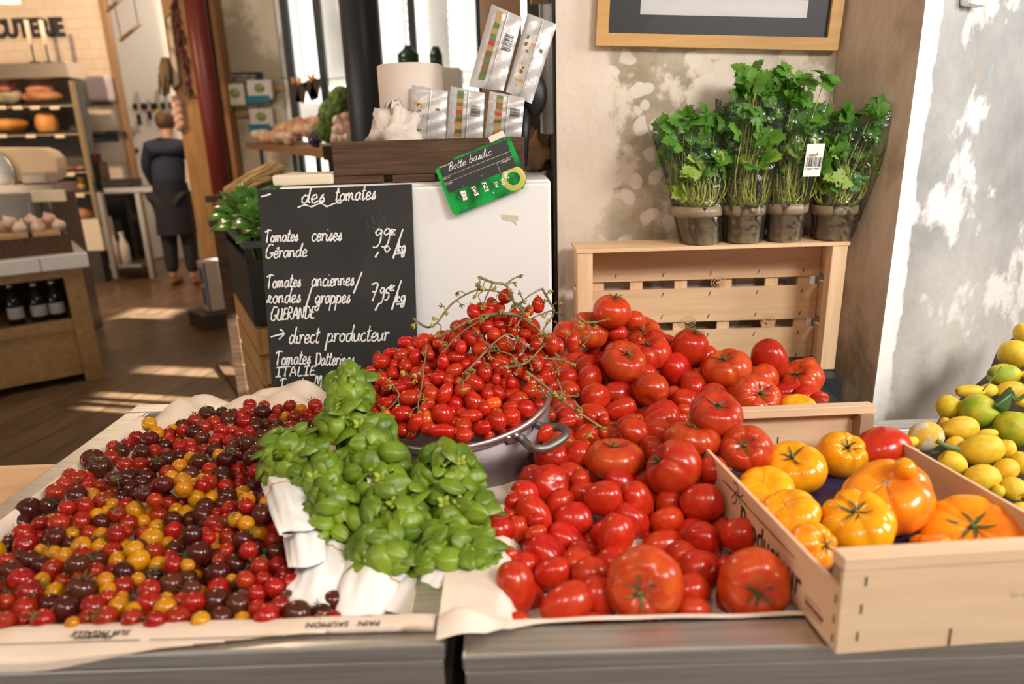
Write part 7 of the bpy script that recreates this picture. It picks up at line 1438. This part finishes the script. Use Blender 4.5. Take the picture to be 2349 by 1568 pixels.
for s_ in (-1, 1):
    e_ = MB().ball((-0.04+s_*0.078, 0.24, 1.585), (0.012, 0.022, 0.032), 10, 8).mesh('ear', M_SKIN); eo = bpy.data.objects.new('ear', e_); COL.objects.link(eo); eo.parent = per
# flour box by the post
bx = onY(497, 700, 5.3); t = thing('flour_box', 'white and blue cardboard box standing by the wooden post', 'box', (bx[0], 5.3, 0))
Rb = rot3(0, 0, 0.75); zc = onY(497, 650, 5.3)[2]; zt2 = onY(497, 596, 5.3)[2]; zb2 = onY(497, 708, 5.3)[2]
MB().box((bx[0], 5.3, (zt2+zb2)/2), (0.16, 0.12, zt2-zb2), Rb).build('carton', mat('white_carton', (0.62, 0.52, 0.45), 0.6), t, bevel=0.004)
bp_ = MB(); nR = Rb @ np.array([0, -1.0, 0]); nL = Rb @ np.array([-1.0, 0, 0]); cB = np.array([bx[0], 5.3, (zt2+zb2)/2])
bp_.box(cB+nL*0.0803, (0.002, 0.075, (zt2-zb2)*0.78), Rb); bp_.box(cB+nR*0.0603+Rb @ np.array([-0.072, 0, 0]), (0.014, 0.002, zt2-zb2-0.01), Rb).box(cB+np.array([0, 0, (zt2-zb2)/2+0.001]), (0.15, 0.02, 0.002), Rb)
bp_.build('blue_panel', mat('carton_blue', (0.04, 0.10, 0.30), 0.5), t); MB().lathe([(0, 0.002), (0.022, 0.002), (0.022, 0)], 14, cB+nL*0.081, frame_from(nL)).build('yellow_star', mat('carton_yellow', (0.75, 0.55, 0.08), 0.5), t)
ps_ = MB().box((bx[0]+0.02, 5.34, zb2/2-0.003), (0.42, 0.32, zb2-0.006), Rb); one('wooden_stool', ps_, mat('dark_stool_wood', (0.06, 0.04, 0.025), 0.6), 'dark low wooden block under the blue and white box', 'stool')
# stacked crates beside the chalkboard, turned away to the left
KN = onZ(586, 748, 0.85); KF = onZ(528, 655, 0.85); ka = KF-KN; ka[2] = 0; KL = 0.60; ka /= np.linalg.norm(ka); kb_v = np.array([ka[1], -ka[0], 0]); KW = 0.27; KO = np.array([KN[0], KN[1], 0]); RK = np.stack([kb_v, ka, np.array([0, 0, 1.0])], 1)
def kbx(mb, u0, u1, v0, v1, z0, z1): return mb.box(KO+kb_v*(u0+u1)/2+ka*(v0+v1)/2+np.array([0, 0, (z0+z1)/2]), (u1-u0, v1-v0, z1-z0), RK)
M_CRT = wood('crate_spruce', (0.50, 0.29, 0.12), (0.34, 0.185, 0.07), 2, 4, 0.65, 0.15); M_CRTX = M_CRT
zt_s = [0.0, 0.282, 0.564]
for k, z0_ in enumerate(zt_s):
    t = thing('wooden_crate', '%s slatted wooden crate of the stack left of the chalkboard' % ('bottom', 'middle', 'top')[k], 'crate', KO+kb_v*KW/2+ka*KL/2+np.array([0, 0, z0_]))
    for j in range(3):
        zz = z0_+0.045+0.095*j
        for u in (0, KW-0.010): kbx(MB(), u, u+0.010, 0, KL, zz-0.039, zz+0.039).build('side_slat', M_CRT, t)
        for v in (0, KL-0.012): kbx(MB(), 0.011, KW-0.011, v, v+0.012, zz-0.039, zz+0.039).build('end_slat', M_CRTX, t)
    for u in (0.011, KW-0.039):
        for v in (0.013, KL-0.039): kbx(MB(), u, u+0.028, v, v+0.026, z0_+0.001, z0_+0.279).build('corner_post', M_CRTX, t)
    kbx(MB(), 0.04, KW-0.04, 0.04, KL-0.04, z0_+0.006, z0_+0.016).build('bottom_board', M_CRTX, t)
BZ = 0.848; hB = 0.24; t = thing('plastic_crate', 'black plastic crate of green herbs on top of the wooden crates', 'crate', KO+kb_v*KW/2+ka*KL/2+np.array([0, 0, BZ]))
for u in (0, KW-0.01): kbx(MB(), u, u+0.01, 0.011, KL-0.011, BZ+0.002, BZ+hB*0.80).build('side_wall', M_BLACK, t)
for v in (0, KL-0.01): kbx(MB(), 0, KW, v, v+0.01, BZ+0.002, BZ+hB*0.80).build('end_wall', M_BLACK, t)
M_RIMB = mat('crate_rim_grey', (0.06, 0.075, 0.08), 0.35)
for u in (-0.003, KW-0.013): kbx(MB(), u, u+0.016, 0.014, KL-0.014, BZ+hB-0.009, BZ+hB+0.009).build('rim_bar', M_RIMB, t)
for v in (-0.003, KL-0.013): kbx(MB(), -0.003, KW+0.003, v, v+0.016, BZ+hB-0.009, BZ+hB+0.009).build('rim_bar', M_RIMB, t)
for u in (0, KW-0.02):
    for v in (0, KL-0.02): kbx(MB(), u, u+0.02, v, v+0.02, BZ+hB*0.805, BZ+hB-0.01).build('corner_pillar', M_BLACK, t)
kbx(MB(), 0.012, KW-0.012, 0.012, KL-0.012, BZ+0.002, BZ+0.010).build('base', M_BLACK, t)
M_GRN = leafmat('salad_leaf', (0.06, 0.22, 0.02), (0.16, 0.36, 0.06), 0.25, 0.25); g_ = random.Random(12)
for k in range(6):
    c = KO+kb_v*(0.07+0.13*(k % 2))+ka*(0.09+0.20*(k//2))+np.array([0, 0, BZ+0.20]); lf = MB(); sb_ = thing('herb_bunch', 'bushy bright green herb bunch standing in the black plastic crate', 'herbs', c, group='green herb bunches in the black crate')
    for q in range(34):
        a = g_.uniform(0, 6.28); th = g_.uniform(0.1, 1.3); d_ = np.array([math.sin(th)*math.cos(a), math.sin(th)*math.sin(a), math.cos(th)]); basil_leaf(lf, c+d_*g_.uniform(0.02, 0.095)+np.array([0, 0, 0.05]), d_+np.array([0, 0, g_.uniform(-.6, .2)]), np.array([0, -0.4, 1.0])+d_*0.4, g_.uniform(0.05, 0.075), g_.uniform(0.018, 0.026), 0.4, g_.uniform(0.3, 0.9))
    lf.build('leaves', M_GRN, sb_); sm2 = MB()
    for q in range(6): sm2.tube([c+np.array([0.02*math.cos(q), 0.02*math.sin(q), -0.15]), c+np.array([0.05*math.cos(q), 0.05*math.sin(q), 0.06])], 0.003, 5)
    sm2.build('stems', M_STEM, sb_)
# low bench with radishes, straw bundle, leeks
LB = onY(505, 500, 3.4); lbn = thing('side_bench', 'rough wooden bench end with radishes behind the black crate', 'bench', (LB[0], 3.4, 0))
MB().box((LB[0]+0.18, 3.50, LB[2]-0.02), (0.42, 0.34, 0.03)).build('board', M_OAK, lbn)
for x in (LB[0]+0.01, LB[0]+0.36): MB().box((x, 3.36, (LB[2]-0.036)/2), (0.05, 0.05, LB[2]-0.036)).build('leg', M_OAK, lbn)
M_RAD = mat('radish_red', (0.42, 0.05, 0.05), 0.4, vary=0.2)
for k in range(16): one('radish', MB().ball((LB[0]+0.06+0.05*(k % 5)+0.01*(k//5), 3.42+0.05*(k//5), LB[2]+0.018+0.022*(k % 3 == 1)), 0.024, 12, 8), M_RAD, 'red radish in the heap on the rough bench end', 'radish', 'radishes on the bench end')
stw = thing('straw_bundle', 'golden straw bundle lying behind the green herbs', 'straw', onY(580, 400, 3.2)); sw2 = MB()
for k in range(90):
    a = onY(512+g_.uniform(0, 14), 440+g_.uniform(-10, 18), 3.3+g_.uniform(-.05, .1)); b = onY(640+g_.uniform(-30, 14), 385+g_.uniform(-14, 26), 3.2+g_.uniform(-.05, .1)); sw2.tube([a, (a+b)/2+np.array([0, 0, 0.012]), b], 0.0045, 4)
sw2.build('stalks', mat('straw_gold', (0.74, 0.50, 0.20), 0.7, vary=0.1), stw)
for k in range(8):
    a = onY(572+4*k, 436-3*k, 3.6); b = onY(690+6*(k % 3), 398+5*k, 3.5); one('leek', MB().tube(smoothpts([a, (a+b)/2+np.array([0, 0, 0.02]), b], 3), [0.014, 0.018, 0.02, 0.02, 0.018, 0.016, 0.013], 8), mat('leek_green', (0.10, 0.17, 0.10), 0.4, col2=(0.48, 0.52, 0.40), nscale=2.2, lo=0.45, hi=0.62), 'blue-green leek lying under the onion shelf', 'leek', 'leeks under the onion shelf')
ld = MB().box(((onY(600, 440, 3.6)[0]+onY(740, 420, 3.6)[0])/2, 3.62, onY(650, 437, 3.6)[2]-0.02), (0.75, 0.4, 0.03)); one('display_board', ld, M_OAK, 'dark board carrying the leeks below the onion shelf', 'board')
for x in (0,): one('trestle', MB().box((onY(700, 430, 3.6)[0], 3.62, (onY(650, 437, 3.6)[2]-0.036)/2), (0.06, 0.3, onY(650, 437, 3.6)[2]-0.036)), M_OAK, 'dark trestle under the leek board behind the fridge', 'trestle')
# onion shelf
s0, s1 = onY(566, 340, 5.7), onY(790, 369, 3.75); sd = s1-s0; sdn = sd/np.linalg.norm(sd); sn_ = np.array([sdn[1], -sdn[0], 0.0]); sn_ = -sn_ if sn_[0] < 0 else sn_
shf = thing('onion_shelf', 'wooden shelf heaped with onions and garlic under the window', 'shelf', s0)
MB().hexa([s0, s1, s1+sn_*0.42, s0+sn_*0.42, s0+np.array([0, 0, .045]), s1+np.array([0, 0, .045]), s1+sn_*0.42+np.array([0, 0, .045]), s0+sn_*0.42+np.array([0, 0, .045])]).build('board', wood('shelf_wood', (0.36, 0.20, 0.085), (0.26, 0.135, 0.055), 1, 3), shf)
for f_ in (0.10, 0.50, 0.72): q = s0+sd*f_; MB().box(q+sn_*0.06-np.array([0, 0, 0.11]), (0.03, 0.03, 0.22)).build('bracket', M_DARK, shf)
one('shelf_trestle', MB().box(s0+sd*0.55+sn_*0.28-np.array([0, 0, (s0+sd*0.55)[2]/2+0.005]), (0.06, 0.06, (s0+sd*0.55)[2]-0.012)), M_DARK, 'dark stand carrying the onion shelf', 'stand')
M_ON = mat('onion_skin', (0.68, 0.42, 0.22), 0.35, col2=(0.78, 0.62, 0.45), nscale=3, vary=0.2); M_ONR = mat('onion_pink', (0.62, 0.26, 0.22), 0.35, col2=(0.78, 0.60, 0.52), nscale=3, vary=0.2)
for k in range(46):
    f_ = 0.06+0.44*((k % 16)/16)+g_.uniform(-.01, .01); lay = k//16; w_ = 0.04+0.11*lay+g_.uniform(0, .06); p = s0+sd*f_+sn_*w_+np.array([0, 0, 0.045+0.038+0.045*min(lay, 2)*(f_ > 0.15)+0.02*(k % 2)])
    r_ = k % 3 == 0; bulb('onion', p, g_.uniform(0.036, 0.048), M_ONR if r_ else M_ON, ('pink' if r_ else 'pale') + ' onion in the bright heap on the onion shelf', 'onion', ('pink' if r_ else 'pale') + ' onions on the shelf', (g_.uniform(-1, 1), g_.uniform(-1, 0), 1), 0.4)
for k in range(3): lump('aubergine', 720+6*k, 326-9*k, 14, 9, 4.35, mat('aubergine_skin', (0.04, 0.015, 0.07), 0.25), 'dark purple aubergine beside the green cabbages on shelf, %s' % ('lowest', 'middle', 'topmost')[k], 'aubergine', 60+k, 0.7)
M_CAB = mat('cabbage_green', (0.055, 0.10, 0.018), 0.7, col2=(0.16, 0.26, 0.05), nscale=26, bump=0.8, bscale=40)
for k, (x, y, r_) in enumerate(((752, 298, 26), (770, 265, 36), (783, 228, 26), (800, 300, 30))):
    c = onY(x, y, 4.05); rad = r_*4.05/F
    def cf(p, th, ph): return p*(1+0.05*math.sin(11*ph+5*th)+0.05*math.sin(17*th-7*ph)+0.04*math.sin(29*ph)*math.sin(23*th))
    one('broccoli', MB().ball(c, rad, 40, 28, fn=cf), M_CAB, ('lowest dark broccoli head of the green pile', 'biggest broccoli head of the green pile', 'topmost lit broccoli head beside the round column', 'broccoli head low beside the garlic')[k], 'broccoli')
for k in range(26):
    x = 772+(k % 9)*12+g_.uniform(-4, 4); y = 322-(k//9)*22-(k % 9)*2.5+g_.uniform(-4, 4); bulb('garlic_bulb', onY(x, y, 3.55+0.03*(k//9)), 0.030, M_GAR, 'cream garlic bulb in the heap behind the dark crate', 'garlic', 'garlic bulbs behind the dark crate', (g_.uniform(-1, 1), g_.uniform(-1, 0), 0.7), 0.6)
one('garlic_basket', MB().box((onY(830, 345, 3.6)[0], 3.62, onY(830, 348, 3.6)[2]), (0.34, 0.26, 0.07)), M_OAK, 'dark wooden tray under the garlic bulbs', 'tray')
one('garlic_stand', MB().box((onY(830, 345, 3.6)[0], 3.70, onY(830, 360, 3.6)[2]/2), (0.05, 0.05, onY(830, 363, 3.6)[2])), M_DARK, 'dark stand under the garlic tray behind the fridge', 'stand')
# wall rails with hanging packets
RY = FY-0.03
for k, y in enumerate((205, 264)): one('wall_rail', bpx(MB(), 500, y-5, 655 if k == 0 else 590, y+5, RY, 0.028), wood('rail_wood', (0.52, 0.30, 0.14), (0.42, 0.22, 0.10), 0, 3), ('upper' if k == 0 else 'lower') + ' wooden rail on the plaster wall holding picture bags', 'rail')
bs = thing('wall_sign', 'small black sign with white writing above the picture bags', 'sign', onY(556, 180, RY)); bpx(MB(), 514, 166, 602, 196, RY, 0.015).build('board', mat('slate_black', (0.03, 0.03, 0.03), 0.8), bs); wl_ = MB()
for k in range(3):
    q = [onY(522+8*j, 174+7*k+2*math.sin(3.1*j+k), RY-0.002) for j in range(9)]; wl_.ribbon(q, 0.008, (0, -1, 0))
wl_.build('writing', mat('chalk', (0.78, 0.77, 0.75), 0.95), bs)
M_BAG = mat('bag_paper', (0.80, 0.76, 0.72), 0.7); M_BLU = mat('bag_blue', (0.03, 0.20, 0.34), 0.6); M_PIC = mat('bag_green_print', (0.16, 0.28, 0.07), 0.7, col2=(0.45, 0.50, 0.25), nscale=20)
for k, (x0_, y0_, x1_, y1_, blue, lab) in enumerate(((517, 192, 560, 243, 0, 'small white picture bag hanging at the left of the rail'), (566, 183, 624, 228, 1, 'white picture bag with blue foot on the upper rail'), (572, 248, 626, 294, 1, 'white picture bag with blue foot on the lower rail'))):
    t = thing('picture_bag', lab, 'bag', onY((x0_+x1_)/2, y1_, RY-0.05)); bpx(MB(), x0_, y0_, x1_, y1_, RY-0.075, 0.07).build('bag', M_BAG, t, bevel=0.015)
    xm, ym = (x0_+x1_)/2, (y0_+y1_)/2-4; c = onY(xm, ym, RY-0.077); MB().ball(c, (0.045, 0.003, 0.04), 12, 8).build('plant_print', M_PIC, t)
    if blue: bpx(MB(), x0_-3, y1_-9, x1_-6, y1_+8, RY-0.08, 0.065).build('blue_foot', M_BLU, t)
    MB().tube([onY(xm-8, y0_, RY-0.05), onY(xm, y0_-12, RY-0.03), onY(xm+8, y0_, RY-0.05)], 0.004, 6).build('loop', M_BLACK, t)
one('wire_line', MB().tube([onY(640, 178, FY-0.2), onY(720, 185, FY-0.3), onY(815, 176, FY-0.4)], 0.004, 6), M_DARK, 'thin line across the window holding clipped slate tags', 'wire')
for k, (x, y, a_) in enumerate(((674, 200, -0.1), (690, 201, 0.25), (712, 196, -0.35), (722, 190, 0.25))):
    c = onY(x, y, FY-0.32); t = thing('slate_tag', '%s small slate tag clipped on the line before the window' % ('leftmost', 'second', 'third', 'rightmost')[k], 'tag', c); MB().box(c-np.array([0, 0, .04]), (0.075, 0.012, 0.16), rot3(0, a_, 0)).build('slate', mat('tag_brown', (0.06, 0.035, 0.03), 0.6), t); MB().box(c+np.array([-0.02*a_, -0.01, 0.05]), (0.02, 0.03, 0.05), rot3(0, a_, 0)).build('clip', mat('orange_clip', (0.85, 0.34, 0.05), 0.5), t)
for k, (x0_, y0_, x1_, y1_) in enumerate(((915, 122, 962, 156), (988, 118, 1016, 158))):
    c = onY((x0_+x1_)/2, y1_, 4.6); one('green_bottle', MB().lathe([(0, 0), ((x1_-x0_)/2*4.6/F, 0.0), ((x1_-x0_)/2*4.6/F, 0.08), (0.03, 0.11), (0.02, 0.13), (0, 0.13)], 16, c), mat('bottle_green', (0.01, 0.05, 0.03), 0.15), ('left' if k == 0 else 'right') + ' dark green pot standing before the window behind the paper roll', 'pot')
one('window_table', MB().box((onY(965, 160, 4.6)[0], 4.65, onY(965, 159, 4.6)[2]/2-0.002), (0.5, 0.35, onY(965, 159, 4.6)[2]-0.004)), mat('pale_stand', (0.62, 0.58, 0.54), 0.7), 'pale stand before the window carrying dark green pots', 'stand')
kb2 = onY(1145, 20, 1.95); one('kraft_bag', MB().hexa([(kb2[0]-0.055, 1.93, fz+0.001), (kb2[0]+0.06, 1.93, fz+0.001), (kb2[0]+0.06, 2.0, fz+0.001), (kb2[0]-0.055, 2.0, fz+0.001), (kb2[0]-0.05, 1.94, kb2[2]+0.03), (kb2[0]+0.055, 1.94, kb2[2]+0.05), (kb2[0]+0.055, 1.98, kb2[2]+0.05), (kb2[0]-0.05, 1.98, kb2[2]+0.03)]), mat('kraft_brown', (0.46, 0.29, 0.17), 0.8, bump=0.3, bscale=14), 'tall brown paper bag behind the leaning silver packets', 'bag')
kb3 = onY(1226, 330, 1.80); one('paper_bag', MB().ball((kb3[0], 1.83, fz+0.048), (0.045, 0.035, 0.047), 18, 12, fn=crumple), mat('kraft_brown', (0.46, 0.29, 0.17), 0.8, bump=0.3, bscale=14), 'crushed brown paper bag at the right end of the fridge top', 'bag')
# bits at the far left and on the floor
lc0 = thing('wooden_crate', 'pale wooden crate edge left of the steel counter rim', 'crate', (-1.0, 1.0, 0.74)); q0 = onZ(0, 1098, 0.80); q1 = onZ(104, 1097, 0.80)
MB().box((-1.02, q1[1]+0.01, 0.775), (0.44, 0.012, 0.09)).build('board', M_PALE, lc0); MB().box((-1.02, q1[1]-0.14, 0.740), (0.44, 0.28, 0.012)).build('bottom_board', M_PALE, lc0)
MB().box((-1.235, q1[1]-0.14, 0.775), (0.012, 0.28, 0.06)).build('side_board', M_PALE, lc0)
one('crate_stand', MB().box((-1.02, q1[1]-0.13, 0.366), (0.36, 0.24, 0.732)), M_OAK, 'dark stand under the pale crate edge at far left', 'stand')
fb0, fb1 = onZ(512, 838, 0.0), onZ(600, 960, 0.0); fd = fb1-fb0; one('floor_bar', MB().box((fb0+fb1)/2+np.array([0, 0, 0.012]), (np.linalg.norm(fd), 0.07, 0.022), rot3(0, 0, math.atan2(fd[1], fd[0]))), M_OAK, 'dark wooden bar lying on the floor by the crate stack', 'bar')
